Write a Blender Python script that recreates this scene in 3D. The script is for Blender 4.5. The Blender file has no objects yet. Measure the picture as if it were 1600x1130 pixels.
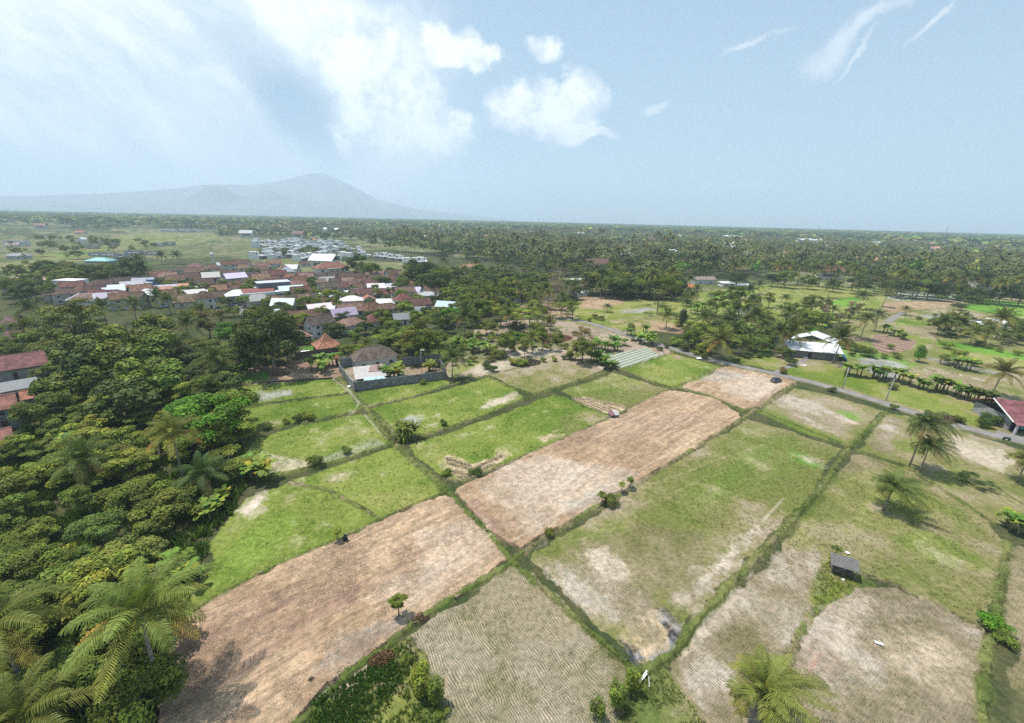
import bpy, math, random
import numpy as np
from mathutils import Vector, Matrix

C = bpy.context.scene.collection
scene = bpy.context.scene
rad = math.radians

# ------------------------------------------------------------------ camera
CAM_H, FPX, PITCH, ROLL = 50.0, 650.0, rad(18.9), rad(1.36)
cam_d = bpy.data.cameras.new('camera')
cam_d.sensor_width = 36.0
cam_d.lens = 36.0 * FPX / 1600.0
cam_d.clip_start = 0.5
cam_d.clip_end = 60000
cam = bpy.data.objects.new('camera', cam_d)
C.objects.link(cam)
cam.matrix_world = Matrix.Translation((0, 0, CAM_H)) @ Matrix.Rotation(rad(90) - PITCH, 4, 'X') @ Matrix.Rotation(ROLL, 4, 'Z')
scene.camera = cam

# ------------------------------------------------------------------ light and exposure
SUN_EL, SUN_AZ = rad(70), rad(-68)      # azimuth measured from the viewing direction (+Y) towards +X
scene.view_settings.view_transform = 'Standard'
scene.view_settings.look = 'None'
scene.view_settings.exposure = 0.18
scene.view_settings.gamma = 1.0
scene.view_settings.use_curve_mapping = False
sun_d = bpy.data.lights.new('sun', 'SUN')
sun_d.energy = 5.0
sun_d.angle = rad(0.55)
sun_d.color = (1.0, 0.955, 0.89)
sun = bpy.data.objects.new('sun', sun_d)
C.objects.link(sun)
sdir = Vector((math.sin(SUN_AZ) * math.cos(SUN_EL), math.cos(SUN_AZ) * math.cos(SUN_EL), math.sin(SUN_EL)))
sun.rotation_euler = sdir.to_track_quat('Z', 'Y').to_euler()
sun.location = sdir * 200

# ------------------------------------------------------------------ pixel -> place helpers (photo is 1600 x 1130)
_f = np.array([0, math.cos(PITCH), -math.sin(PITCH)])
_u0 = np.array([0, math.sin(PITCH), math.cos(PITCH)])
_r0 = np.array([1.0, 0, 0])
_r = math.cos(ROLL) * _r0 + math.sin(ROLL) * _u0
_u = -math.sin(ROLL) * _r0 + math.cos(ROLL) * _u0
def ray(px, py):
    return _f * FPX + _r * (px - 800) - _u * (py - 565)
def G(px, py, z=0.0):
    d = ray(px, py)
    t = (z - CAM_H) / d[2]
    return float(d[0] * t), float(d[1] * t)
def proj(x, y, z=0.0):
    x = np.asarray(x, float); y = np.asarray(y, float)
    dz = np.asarray(z, float) - CAM_H
    a = x * _f[0] + y * _f[1] + dz * _f[2]
    r = x * _r[0] + y * _r[1] + dz * _r[2]
    u = x * _u[0] + y * _u[1] + dz * _u[2]
    a = np.where(a > 0.5, a, 0.5)
    return 800 + FPX * r / a, 565 - FPX * u / a
AZ_A, AZ_B = rad(51.3), rad(-41.0)      # the two directions the fields and lanes run in
DIR_A = np.array([math.sin(AZ_A), math.cos(AZ_A)])
DIR_B = np.array([math.sin(AZ_B), math.cos(AZ_B)])

# ------------------------------------------------------------------ small node helpers
class NT:
    def __init__(s, nt): s.nt = nt; s.L = nt.links
    def n(s, t, **kw):
        nd = s.nt.nodes.new(t)
        for k, v in kw.items(): setattr(nd, k, v)
        return nd
    def put(s, sock, v):
        if hasattr(v, 'is_output') or hasattr(v, 'links'): s.L.new(v, sock)
        else: sock.default_value = v
    def math(s, op, a, b=None, c=None, clamp=False):
        nd = s.n('ShaderNodeMath', operation=op); nd.use_clamp = clamp
        s.put(nd.inputs[0], a)
        if b is not None: s.put(nd.inputs[1], b)
        if c is not None: s.put(nd.inputs[2], c)
        return nd.outputs[0]
    def vec(s, op, a, b=None):
        nd = s.n('ShaderNodeVectorMath', operation=op)
        s.put(nd.inputs[0], a)
        if b is not None: s.put(nd.inputs[1], b)
        return nd.outputs['Value'] if op in ('LENGTH', 'DOT_PRODUCT', 'DISTANCE') else nd.outputs[0]
    def mix(s, f, a, b, blend='MIX'):
        nd = s.n('ShaderNodeMix', data_type='RGBA', blend_type=blend)
        s.put(nd.inputs[0], f); s.put(nd.inputs[6], a); s.put(nd.inputs[7], b)
        return nd.outputs[2]
    def ramp(s, f, lo, hi, a=0.0, b=1.0, smooth=True):
        nd = s.n('ShaderNodeMapRange'); nd.interpolation_type = 'SMOOTHSTEP' if smooth else 'LINEAR'
        s.put(nd.inputs[0], f)
        nd.inputs[1].default_value = lo; nd.inputs[2].default_value = hi
        nd.inputs[3].default_value = a; nd.inputs[4].default_value = b
        return nd.outputs[0]
    def noise(s, vec, scale, detail=3.0, rough=0.55, dist=0.0, out=0):
        nd = s.n('ShaderNodeTexNoise')
        if vec is not None: s.L.new(vec, nd.inputs['Vector'])
        nd.inputs['Scale'].default_value = scale; nd.inputs['Detail'].default_value = detail
        nd.inputs['Roughness'].default_value = rough; nd.inputs['Distortion'].default_value = dist
        return nd.outputs[out]
    def mapping(s, vec, rot=(0, 0, 0), scale=(1, 1, 1), loc=(0, 0, 0)):
        nd = s.n('ShaderNodeMapping'); s.L.new(vec, nd.inputs[0])
        nd.inputs[1].default_value = loc; nd.inputs[2].default_value = rot; nd.inputs[3].default_value = scale
        return nd.outputs[0]
    def comb(s, x, y, z=0.0):
        nd = s.n('ShaderNodeCombineXYZ'); s.put(nd.inputs[0], x); s.put(nd.inputs[1], y); s.put(nd.inputs[2], z)
        return nd.outputs[0]

# ------------------------------------------------------------------ sky: Nishita sky with clouds by direction
world = bpy.data.worlds.new('World')
scene.world = world
world.use_nodes = True
W = NT(world.node_tree)
world.node_tree.nodes.clear()
sky = W.n('ShaderNodeTexSky', sky_type='NISHITA')
sky.sun_disc = False
sky.sun_elevation = SUN_EL
sky.sun_rotation = SUN_AZ
sky.altitude = 100; sky.air_density = 1.0; sky.dust_density = 1.6; sky.ozone_density = 1.6
tc = W.n('ShaderNodeTexCoord').outputs['Generated']
sep = W.n('ShaderNodeSeparateXYZ'); W.L.new(tc, sep.inputs[0])
yy = W.math('MAXIMUM', W.math('ABSOLUTE', sep.outputs[1]), 0.12)
cu = W.math('DIVIDE', sep.outputs[0], yy)
cv = W.math('DIVIDE', sep.outputs[2], yy)
uv = W.comb(cu, cv, 0.0)
def uvpx(px, py):
    d = ray(px, py); return d[0] / d[1], d[2] / d[1]
def rpx(px, py, r):
    a = uvpx(px, py); b = uvpx(px + r, py); c = uvpx(px, py - r)
    return b[0] - a[0], c[1] - a[1]
n_big = W.noise(uv, 3.2, 6.0, 0.58)
n_det = W.noise(W.vec('ADD', uv, (7.3, 2.1, 0.0)), 11.0, 7.0, 0.62)
wob = W.n('ShaderNodeTexNoise'); W.L.new(uv, wob.inputs['Vector']); wob.inputs['Scale'].default_value = 7.0; wob.inputs['Detail'].default_value = 5.0
wob.inputs['Roughness'].default_value = 0.6
wobv = W.vec('SUBTRACT', wob.outputs['Color'], (0.5, 0.5, 0.5))
sc_ = W.n('ShaderNodeVectorMath', operation='SCALE'); W.L.new(wobv, sc_.inputs[0]); sc_.inputs[3].default_value = 0.10
uvw = W.vec('ADD', uv, sc_.outputs[0])
def blob(px, py, rx, ry, vec, rot=0.0):
    c = uvpx(px, py); sx = rpx(px, py, rx)[0]; sy = rpx(px, py, ry)[1]
    m = W.n('ShaderNodeMapping'); m.vector_type = 'TEXTURE'; W.L.new(vec, m.inputs[0])
    m.inputs[1].default_value = (c[0], c[1], 0); m.inputs[2].default_value = (0, 0, rad(rot)); m.inputs[3].default_value = (sx, sy, 1)
    ln = W.vec('LENGTH', m.outputs[0])
    return W.math('SUBTRACT', 1.0, ln)
def union(bl, vec):
    o = None
    for b in bl:
        v = blob(*b[:4], vec, b[4] if len(b) > 4 else 0)
        o = v if o is None else W.math('MAXIMUM', o, v)
    return o
# crisp cumulus
cum = union([(688, 62, 42, 40), (722, 72, 44, 36), (752, 92, 42, 24), (900, 150, 44, 58), (858, 172, 66, 60), (806, 170, 58, 48), (880, 205, 60, 34), (926, 214, 36, 12),
             (640, 160, 72, 58), (700, 205, 58, 50), (560, 90, 88, 110), (585, 200, 90, 60), (850, 76, 28, 26)], uvw)
cum = W.math('ADD', cum, W.ramp(n_det, 0.25, 0.75, -0.50, 0.42, False))
cum_a = W.ramp(cum, -0.12, 0.42, 0, 0.96)
# thin wisps on the right
wisp = union([(1305, 70, 86, 34, 38), (1352, 40, 80, 20, 36), (1455, 32, 44, 9, 48), (1032, 170, 24, 12), (1168, 285, 34, 8), (1100, 289, 24, 6), (1170, 78, 60, 9, 25), (1340, 80, 50, 8, 45), (938, 215, 30, 8)], uvw)
wisp = W.math('ADD', wisp, W.ramp(n_det, 0.25, 0.75, -0.45, 0.25, False))
wis_a = W.ramp(wisp, -0.15, 0.75, 0, 0.75)
# wide soft cloud bank on the left
bank = union([(150, 90, 620, 350), (500, 110, 220, 200), (150, 270, 600, 130), (560, 225, 150, 90)], uvw)
bank = W.math('ADD', bank, W.ramp(n_big, 0.2, 0.8, -0.22, 0.22, False))
bank_a = W.ramp(bank, -0.05, 0.42, 0, 0.95)
streak = W.noise(W.mapping(W.mapping(uvw, rot=(0, 0, rad(35))), scale=(1.0, 3.2, 1)), 2.0, 7.0, 0.62)
grey = union([(455, 185, 150, 105, -35), (330, 175, 210, 90, -35), (420, 90, 170, 70, -35)], uvw)
grey_a = W.ramp(W.math('ADD', grey, W.ramp(n_big, 0.25, 0.75, -0.35, 0.35, False)), 0.0, 0.8, 0, 1.0)
core = W.ramp(W.math('ADD', blob(475, 178, 150, 90, uvw, -38), W.ramp(n_det, 0.25, 0.75, -0.15, 0.15, False)), 0.0, 0.75, 0, 1.0)
bank_col = W.mix(W.ramp(streak, 0.36, 0.60), (0.68, 0.76, 0.84, 1), (1.12, 1.12, 1.13, 1))
bank_col = W.mix(W.math('MULTIPLY', grey_a, 0.45), bank_col, (0.42, 0.56, 0.70, 1))
bank_col = W.mix(W.math('MULTIPLY', core, 0.95), bank_col, (0.22, 0.37, 0.57, 1))
cum_shade = W.ramp(W.math('ADD', W.noise(W.vec('ADD', uv, (0.02, -0.03, 0)), 13.0, 6.0, 0.65), W.math('MULTIPLY', cum, 0.12)), 0.40, 0.66)
cum_col = W.mix(cum_shade, (0.68, 0.76, 0.85, 1), (1.16, 1.16, 1.16, 1))
SKY_S = 0.10
skyc = W.n('ShaderNodeVectorMath', operation='MULTIPLY'); W.L.new(sky.outputs[0], skyc.inputs[0]); skyc.inputs[1].default_value = (SKY_S * 1.0, SKY_S * 1.05, SKY_S * 1.0)
# a milky veil that thickens towards the horizon lies over the clear sky
base = W.mix(W.ramp(cv, 0.0, 0.75, 0.62, 0.36), skyc.outputs[0], (0.45, 0.65, 0.84, 1))
col = W.mix(bank_a, base, bank_col)
col = W.mix(cum_a, col, cum_col)
col = W.mix(wis_a, col, (0.80, 0.86, 0.91, 1))
up = W.ramp(sep.outputs[2], 0.0, 0.02)
col = W.mix(up, (0.34, 0.42, 0.50, 1), col)
colx = W.n('ShaderNodeVectorMath', operation='SCALE'); W.L.new(col, colx.inputs[0]); colx.inputs[3].default_value = 10.6
bg = W.n('ShaderNodeBackground'); W.L.new(colx.outputs[0], bg.inputs[0]); bg.inputs[1].default_value = 0.1
wo = W.n('ShaderNodeOutputWorld'); W.L.new(bg.outputs[0], wo.inputs[0])
scene.cycles.use_denoising = False
scene.cycles.use_adaptive_sampling = False
scene.cycles.adaptive_threshold = 0.02
scene.cycles.max_bounces = 8
scene.cycles.diffuse_bounces = 1
scene.cycles.glossy_bounces = 2
scene.cycles.transmission_bounces = 3
scene.cycles.transparent_max_bounces = 4
scene.cycles.volume_bounces = 3
world.cycles.sampling_method = 'MANUAL'
world.cycles.sample_map_resolution = 512

# ------------------------------------------------------------------ object helpers
def tag(o, label=None, cat=None, group=None, kind=None):
    if label: o['label'] = label
    if cat: o['category'] = cat
    if group: o['group'] = group
    if kind: o['kind'] = kind
    return o
def empty(name, loc, rz=0.0, scale=1.0):
    o = bpy.data.objects.new(name, None); C.objects.link(o)
    o.empty_display_size = 0.3
    o.location = loc; o.rotation_euler = (0, 0, rz)
    o.scale = (scale,) * 3 if not hasattr(scale, '__len__') else scale
    return o
def npmesh(name, V, Q=None, T=None, mats=(), col=None, fx=None, smooth=False, midx=None):
    V = np.asarray(V, np.float32)
    Q = np.zeros((0, 4), np.int32) if Q is None or len(Q) == 0 else np.asarray(Q, np.int32)
    T = np.zeros((0, 3), np.int32) if T is None or len(T) == 0 else np.asarray(T, np.int32)
    me = bpy.data.meshes.new(name)
    me.vertices.add(len(V)); me.vertices.foreach_set('co', V.ravel())
    nl = Q.size + T.size
    me.loops.add(nl)
    me.loops.foreach_set('vertex_index', np.concatenate([Q.ravel(), T.ravel()]).astype(np.int32))
    npoly = len(Q) + len(T)
    me.polygons.add(npoly)
    st = np.concatenate([np.arange(len(Q)) * 4, Q.size + np.arange(len(T)) * 3]).astype(np.int32)
    me.polygons.foreach_set('loop_start', st)
    if midx is not None: me.polygons.foreach_set('material_index', np.asarray(midx, np.int32))
    me.polygons.foreach_set('use_smooth', np.full(npoly, smooth, bool))
    for m in mats: me.materials.append(m)
    if col is not None:
        a = me.color_attributes.new('Col', 'FLOAT_COLOR', 'POINT')
        c4 = np.ones((len(V), 4), np.float32); c4[:, :3] = col
        a.data.foreach_set('color', c4.ravel())
    if fx is not None:
        a = me.attributes.new('fx', 'FLOAT_VECTOR', 'POINT')
        a.data.foreach_set('vector', np.asarray(fx, np.float32).ravel())
    me.update(calc_edges=True)
    me.validate()
    return me
def link(name, me, parent=None, loc=None, rz=None, color=None):
    o = bpy.data.objects.new(name, me); C.objects.link(o)
    if parent is not None: o.parent = parent
    if loc is not None: o.location = loc
    if rz is not None: o.rotation_euler = (0, 0, rz)
    if color is not None: o.color = (*color, 1.0)
    return o

class MB:
    """collects boxes, prisms and tubes and links them as one mesh"""
    def __init__(s): s.V = []; s.Q = []; s.T = []; s.n = 0
    def add(s, V, Q=(), T=()):
        V = np.asarray(V, float); s.V.append(V)
        if len(Q): s.Q.append(np.asarray(Q, int) + s.n)
        if len(T): s.T.append(np.asarray(T, int) + s.n)
        s.n += len(V); return s
    def box(s, x0, x1, y0, y1, z0, z1):
        V = [(x0, y0, z0), (x1, y0, z0), (x1, y1, z0), (x0, y1, z0), (x0, y0, z1), (x1, y0, z1), (x1, y1, z1), (x0, y1, z1)]
        return s.add(V, [(0, 3, 2, 1), (4, 5, 6, 7), (0, 1, 5, 4), (1, 2, 6, 5), (2, 3, 7, 6), (3, 0, 4, 7)])
    def hexa(s, V):
        return s.add(V, [(0, 3, 2, 1), (4, 5, 6, 7), (0, 1, 5, 4), (1, 2, 6, 5), (2, 3, 7, 6), (3, 0, 4, 7)])
    def slab(s, P, t):
        """a polygon P (3 or 4 points in space) given thickness t downwards"""
        P = np.asarray(P, float); n = len(P); B = P.copy(); B[:, 2] -= t
        V = np.vstack([P, B]); Q = [(i, i + n, (i + 1) % n + n, (i + 1) % n) for i in range(n)]
        if n == 4: return s.add(V, Q + [(0, 1, 2, 3), (7, 6, 5, 4)])
        return s.add(V, Q, [(0, 1, 2), (5, 4, 3)])
    def tube(s, pts, radii, seg=6, cap=True):
        V, Q = tube(pts, radii, seg); s.add(V, Q)
        return s
    def mesh(s, name, mats, col=None, smooth=False):
        V = np.vstack(s.V); Q = np.vstack(s.Q) if s.Q else None; T = np.vstack(s.T) if s.T else None
        return npmesh(name, V, Q, T, mats, col, smooth=smooth)
    def build(s, name, mat, parent=None, color=None, smooth=False):
        return link(name, s.mesh(name, [mat], smooth=smooth), parent, color=color)
def tube(pts, radii, seg=6):
    P = np.asarray(pts, float); n = len(P)
    V = []
    for i in range(n):
        d = P[min(i + 1, n - 1)] - P[max(i - 1, 0)]; d = d / (np.linalg.norm(d) + 1e-9)
        a = np.cross(d, (0, 0, 1.0)) if abs(d[2]) < 0.95 else np.cross(d, (1.0, 0, 0)); a /= np.linalg.norm(a)
        b = np.cross(d, a)
        for k in range(seg):
            t = 2 * math.pi * k / seg
            V.append(P[i] + radii[i] * (math.cos(t) * a + math.sin(t) * b))
    Q = [(i * seg + k, i * seg + (k + 1) % seg, (i + 1) * seg + (k + 1) % seg, (i + 1) * seg + k) for i in range(n - 1) for k in range(seg)]
    V.append(P[0]); V.append(P[-1])
    c0, c1 = n * seg, n * seg + 1
    for k in range(0, seg, 2):
        Q.append((c0, (k + 2) % seg, (k + 1) % seg, k)); e = (n - 1) * seg
        Q.append((c1, e + k, e + (k + 1) % seg, e + (k + 2) % seg))
    return np.array(V), np.array(Q)

# ------------------------------------------------------------------ numpy noise
def _h(ix, iy, seed):
    n = (ix.astype(np.int64) * 374761393 + iy.astype(np.int64) * 668265263 + seed * 1442695041) & 0x7fffffff
    n = ((n ^ (n >> 13)) * 1274126177) & 0x7fffffff
    n = (n ^ (n >> 16)) & 0xffffff
    return n / float(0xffffff)
def vn(x, y, seed=0):
    xi = np.floor(x); yi = np.floor(y); fx_ = x - xi; fy = y - yi
    fx_ = fx_ * fx_ * (3 - 2 * fx_); fy = fy * fy * (3 - 2 * fy)
    a = _h(xi, yi, seed); b = _h(xi + 1, yi, seed); c = _h(xi, yi + 1, seed); d = _h(xi + 1, yi + 1, seed)
    return (a * (1 - fx_) + b * fx_) * (1 - fy) + (c * (1 - fx_) + d * fx_) * fy
def fbm(x, y, s, seed=0, o=4):
    t = 0; a = 1; w = 0
    for k in range(o):
        t = t + a * vn(x / s + 17.1 * k, y / s + 9.7 * k, seed + k); w += a; a *= 0.55; s = s * 0.48
    return t / w
def sst(x, lo, hi):
    t = np.clip((x - lo) / (hi - lo), 0, 1); return t * t * (3 - 2 * t)
def lerp(a, b, t):
    a = np.asarray(a, float); b = np.asarray(b, float); t = np.asarray(t)[:, None]
    return a * (1 - t) + b * t
def pip(px, py, poly):
    P = np.asarray(poly, float)
    m = (px >= P[:, 0].min()) & (px <= P[:, 0].max()) & (py >= P[:, 1].min()) & (py <= P[:, 1].max())
    out = np.zeros(px.shape, bool)
    idx = np.nonzero(m)[0]
    if len(idx) == 0: return out
    x = px[idx]; y = py[idx]; ins = np.zeros(len(idx), bool)
    j = len(P) - 1
    for i in range(len(P)):
        xi, yi = P[i]; xj, yj = P[j]
        if yi != yj:
            c = ((yi > y) != (yj > y)) & (x < (xj - xi) * (y - yi) / (yj - yi) + xi)
            ins ^= c
        j = i
    out[idx] = ins
    return out
def seg_dist(x, y, pts):
    """distance to a polyline given in metres"""
    best = np.full(x.shape, 1e9)
    for (ax, ay), (bx, by) in zip(pts[:-1], pts[1:]):
        vx, vy = bx - ax, by - ay
        t = np.clip(((x - ax) * vx + (y - ay) * vy) / (vx * vx + vy * vy + 1e-9), 0, 1)
        best = np.minimum(best, np.hypot(x - ax - t * vx, y - ay - t * vy))
    return best

# ------------------------------------------------------------------ materials
def new_mat(name):
    m = bpy.data.materials.new(name); m.use_nodes = True; m.node_tree.nodes.clear()
    return m, NT(m.node_tree)
def finish(N, col, rough=0.85, bump=None, bstr=0.3, bdist=0.05, spec=0.25, metal=0.0):
    p = N.n('ShaderNodeBsdfPrincipled')
    N.put(p.inputs['Base Color'], col); N.put(p.inputs['Roughness'], rough)
    p.inputs['Specular IOR Level'].default_value = spec; N.put(p.inputs['Metallic'], metal)
    if bump is not None:
        b = N.n('ShaderNodeBump'); b.inputs['Strength'].default_value = bstr; b.inputs['Distance'].default_value = bdist
        N.L.new(bump, b.inputs['Height']); N.L.new(b.outputs[0], p.inputs['Normal'])
    o = N.n('ShaderNodeOutputMaterial'); N.L.new(p.outputs[0], o.inputs[0])
    return p
def rgb(c): return (c[0], c[1], c[2], 1.0)

# ground: albedo per vertex, fine stubble rows / ploughed streaks added by nodes
M_ground, N = new_mat('ground_cover')
at = N.n('ShaderNodeAttribute', attribute_name='Col'); fxn = N.n('ShaderNodeAttribute', attribute_name='fx')
fs = N.n('ShaderNodeSeparateXYZ'); N.L.new(fxn.outputs['Vector'], fs.inputs[0])
pos = N.n('ShaderNodeNewGeometry').outputs['Position']
n1 = N.noise(pos, 1.3, 5.0, 0.65); n2 = N.noise(pos, 7.5, 3.0, 0.7); n3 = N.noise(pos, 0.22, 3.0, 0.6)
c = N.mix(1.0, at.outputs['Color'], N.comb(N.ramp(n1, 0.28, 0.72, 0.68, 1.28), N.ramp(n1, 0.28, 0.72, 0.72, 1.24), N.ramp(n1, 0.28, 0.72, 0.70, 1.28)), 'MULTIPLY')
g2 = N.ramp(n2, 0.3, 0.7, 0.68, 1.32)
c = N.mix(1.0, c, N.comb(g2, g2, g2), 'MULTIPLY')
# rows of stubble clumps
rv = N.mapping(pos, rot=(0, 0, AZ_B + rad(8)))
wv = N.n('ShaderNodeTexNoise'); N.L.new(rv, wv.inputs['Vector']); wv.inputs['Scale'].default_value = 0.22; wv.inputs['Detail'].default_value = 2
wo_ = N.n('ShaderNodeVectorMath', operation='SCALE'); N.L.new(wv.outputs['Color'], wo_.inputs[0]); wo_.inputs[3].default_value = 1.5
rvv = N.vec('ADD', rv, wo_.outputs[0])
rs = N.n('ShaderNodeSeparateXYZ'); N.L.new(rvv, rs.inputs[0])
row = N.math('SINE', N.math('MULTIPLY', rs.outputs[0], 2 * math.pi / 0.30))
clp = N.math('SINE', N.math('MULTIPLY', rs.outputs[1], 2 * math.pi / 0.33))
stb = N.ramp(N.math('ADD', N.math('ADD', N.math('MULTIPLY', row, N.ramp(N.noise(pos, 0.5, 3.0, 0.6), 0.35, 0.65, 0.12, 0.48)), N.math('MULTIPLY', clp, 0.08)), N.ramp(n2, 0.3, 0.7, -0.8, 0.8, False)), -0.5, 0.8)
stc = N.mix(stb, N.mix(1.0, c, (1.36, 1.33, 1.33, 1), 'MULTIPLY'), N.mix(1.0, c, (0.50, 0.56, 0.42, 1), 'MULTIPLY'))
c = N.mix(fs.outputs[0], c, stc)
# ploughed / graded streaks along the long axis of the plots
pv = N.mapping(N.mapping(pos, rot=(0, 0, AZ_A - rad(2))), scale=(1.0, 0.10, 1.0))
st1 = N.noise(pv, 2.6, 6.0, 0.72, 0.5); st2 = N.noise(pv, 0.45, 3.0, 0.6, 0.8)
stn = N.math('ADD', N.math('MULTIPLY', st1, 0.7), N.math('MULTIPLY', st2, 0.3))
stf = N.ramp(stn, 0.38, 0.60, 1.16, 0.72)
c = N.mix(fs.outputs[1], c, N.mix(1.0, c, N.comb(stf, N.math('MULTIPLY', stf, 0.985), N.math('MULTIPLY', stf, 0.97)), 'MULTIPLY'))
bh = N.math('ADD', N.math('ADD', N.math('MULTIPLY', n2, 0.6), N.math('MULTIPLY', N.math('MULTIPLY', stb, fs.outputs[0]), 1.0)), N.math('MULTIPLY', N.math('MULTIPLY', stn, fs.outputs[1]), 1.3))
finish(N, c, 0.95, bh, 0.8, 0.10, 0.12)

M_leaf, N = new_mat('foliage')
at = N.n('ShaderNodeAttribute', attribute_name='Col'); oi = N.n('ShaderNodeObjectInfo')
c = N.mix(1.0, at.outputs['Color'], oi.outputs['Color'], 'MULTIPLY')
p = N.n('ShaderNodeBsdfPrincipled'); N.L.new(c, p.inputs['Base Color']); p.inputs['Roughness'].default_value = 0.6; p.inputs['Specular IOR Level'].default_value = 0.18
tr = N.n('ShaderNodeBsdfTranslucent'); N.L.new(N.mix(1.0, c, (1.25, 1.35, 0.55, 1), 'MULTIPLY'), tr.inputs[0])
ms = N.n('ShaderNodeMixShader'); ms.inputs[0].default_value = 0.16; N.L.new(p.outputs[0], ms.inputs[1]); N.L.new(tr.outputs[0], ms.inputs[2])
o = N.n('ShaderNodeOutputMaterial'); N.L.new(ms.outputs[0], o.inputs[0])

def obj_mat(name, rough, spec, build):
    m, N = new_mat(name)
    oi = N.n('ShaderNodeObjectInfo'); pos = N.n('ShaderNodeTexCoord').outputs['Object']
    build(N, oi.outputs['Color'], pos, rough, spec)
    return m
def _bark(N, c, pos, r, s):
    n = N.noise(pos, 3.0, 4.0, 0.7); f = N.ramp(n, 0.3, 0.7, 0.6, 1.3)
    finish(N, N.mix(1.0, c, N.comb(f, f, f), 'MULTIPLY'), r, n, 0.4, 0.05, s)
M_bark = obj_mat('bark', 0.9, 0.1, _bark)
def _tile(N, c, pos, r, s):
    sp = N.n('ShaderNodeSeparateXYZ'); N.L.new(pos, sp.inputs[0])
    n = N.noise(pos, 0.55, 5.0, 0.7); n2 = N.noise(pos, 4.0, 3.0, 0.7); n3 = N.noise(N.mapping(pos, scale=(2.5, 2.5, 1.0)), 1.6, 2.0)
    cr = N.math('SINE', N.math('MULTIPLY', sp.outputs[2], 2 * math.pi / 0.17))
    cl = N.math('SINE', N.math('MULTIPLY', sp.outputs[0], 2 * math.pi / 0.30))
    f = N.math('MULTIPLY', N.ramp(n, 0.3, 0.7, 0.55, 1.35), N.ramp(n2, 0.25, 0.75, 0.72, 1.3))
    f = N.math('MULTIPLY', f, N.math('ADD', 1.0, N.math('MULTIPLY', N.math('ADD', cr, cl), 0.05)))
    cc = N.mix(1.0, c, N.comb(f, f, f), 'MULTIPLY')
    cc = N.mix(N.ramp(n3, 0.60, 0.72, 0, 0.35), cc, (0.30, 0.24, 0.20, 1))
    finish(N, cc, r, N.math('ADD', cr, cl), 0.5, 0.03, s)
M_tile = obj_mat('clay_tiles', 0.85, 0.2, _tile)
def _metal(N, c, pos, r, s):
    sp = N.n('ShaderNodeSeparateXYZ'); N.L.new(pos, sp.inputs[0])
    n = N.noise(pos, 0.9, 5.0, 0.7); n2 = N.noise(N.mapping(pos, scale=(5, 0.6, 0.6)), 1.2, 3.0, 0.6)
    w = N.math('SINE', N.math('MULTIPLY', sp.outputs[0], 2 * math.pi / 0.35))
    f = N.math('MULTIPLY', N.ramp(n, 0.3, 0.7, 0.86, 1.08), N.ramp(n2, 0.35, 0.7, 0.88, 1.06))
    cc = N.mix(1.0, c, N.comb(f, f, f), 'MULTIPLY')
    finish(N, cc, r, w, 0.4, 0.04, s)
M_metal = obj_mat('corrugated_sheet', 0.5, 0.4, _metal)
def _wall(N, c, pos, r, s):
    sp = N.n('ShaderNodeSeparateXYZ'); N.L.new(pos, sp.inputs[0])
    n = N.noise(pos, 0.8, 5.0, 0.7); n2 = N.noise(N.mapping(pos, scale=(3, 3, 0.5)), 1.0, 3.0, 0.6)
    f = N.math('MULTIPLY', N.ramp(n, 0.3, 0.7, 0.86, 1.06), N.ramp(n2, 0.35, 0.7, 0.86, 1.05))
    finish(N, N.mix(1.0, c, N.comb(f, f, N.math('MULTIPLY', f, 0.98)), 'MULTIPLY'), r, n, 0.15, 0.02, s)
M_wall = obj_mat('plaster', 0.88, 0.2, _wall)
def _conc(N, c, pos, r, s):
    n = N.noise(pos, 0.7, 6.0, 0.75); n2 = N.noise(pos, 6.0, 3.0, 0.7)
    br = N.n('ShaderNodeTexBrick'); N.L.new(N.mapping(pos, rot=(rad(90), 0, 0)), br.inputs[0]); br.inputs['Scale'].default_value = 1.0
    br.inputs['Brick Width'].default_value = 0.6; br.inputs['Row Height'].default_value = 0.3; br.inputs['Mortar Size'].default_value = 0.03
    br.inputs['Color1'].default_value = (1, 1, 1, 1); br.inputs['Color2'].default_value = (0.82, 0.82, 0.82, 1); br.inputs['Mortar'].default_value = (0.7, 0.7, 0.7, 1)
    f = N.math('MULTIPLY', N.ramp(n, 0.3, 0.7, 0.55, 1.3), N.ramp(n2, 0.25, 0.75, 0.8, 1.2))
    cc = N.mix(1.0, N.mix(1.0, c, N.comb(f, f, f), 'MULTIPLY'), br.outputs[0], 'MULTIPLY')
    finish(N, cc, r, n2, 0.3, 0.03, s)
M_conc = obj_mat('block_wall', 0.92, 0.15, _conc)
def _plain(N, c, pos, r, s):
    n = N.noise(pos, 2.0, 4.0, 0.6); f = N.ramp(n, 0.3, 0.7, 0.88, 1.1)
    finish(N, N.mix(1.0, c, N.comb(f, f, f), 'MULTIPLY'), r, None, spec=s)
M_plain = obj_mat('painted', 0.7, 0.3, _plain)
M_wood = obj_mat('weathered_wood', 0.85, 0.15, _plain)
M_glass = obj_mat('dark_glass', 0.12, 0.6, _plain)
def _carp(N, c, pos, r, s):
    p = finish(N, c, r, None, spec=s); p.inputs['Coat Weight'].default_value = 0.8; p.inputs['Coat Roughness'].default_value = 0.05
M_car = obj_mat('car_paint', 0.3, 0.5, _carp)
M_rubber = obj_mat('rubber', 0.8, 0.2, _plain)
M_road, N = new_mat('asphalt')
pos = N.n('ShaderNodeNewGeometry').outputs['Position']
n = N.noise(pos, 0.35, 5.0, 0.7); n2 = N.noise(pos, 4.0, 3.0, 0.7)
finish(N, N.mix(N.ramp(n, 0.35, 0.7), (0.20, 0.185, 0.17, 1), (0.29, 0.27, 0.25, 1)), 0.92, n2, 0.3, 0.02, 0.2)
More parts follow.
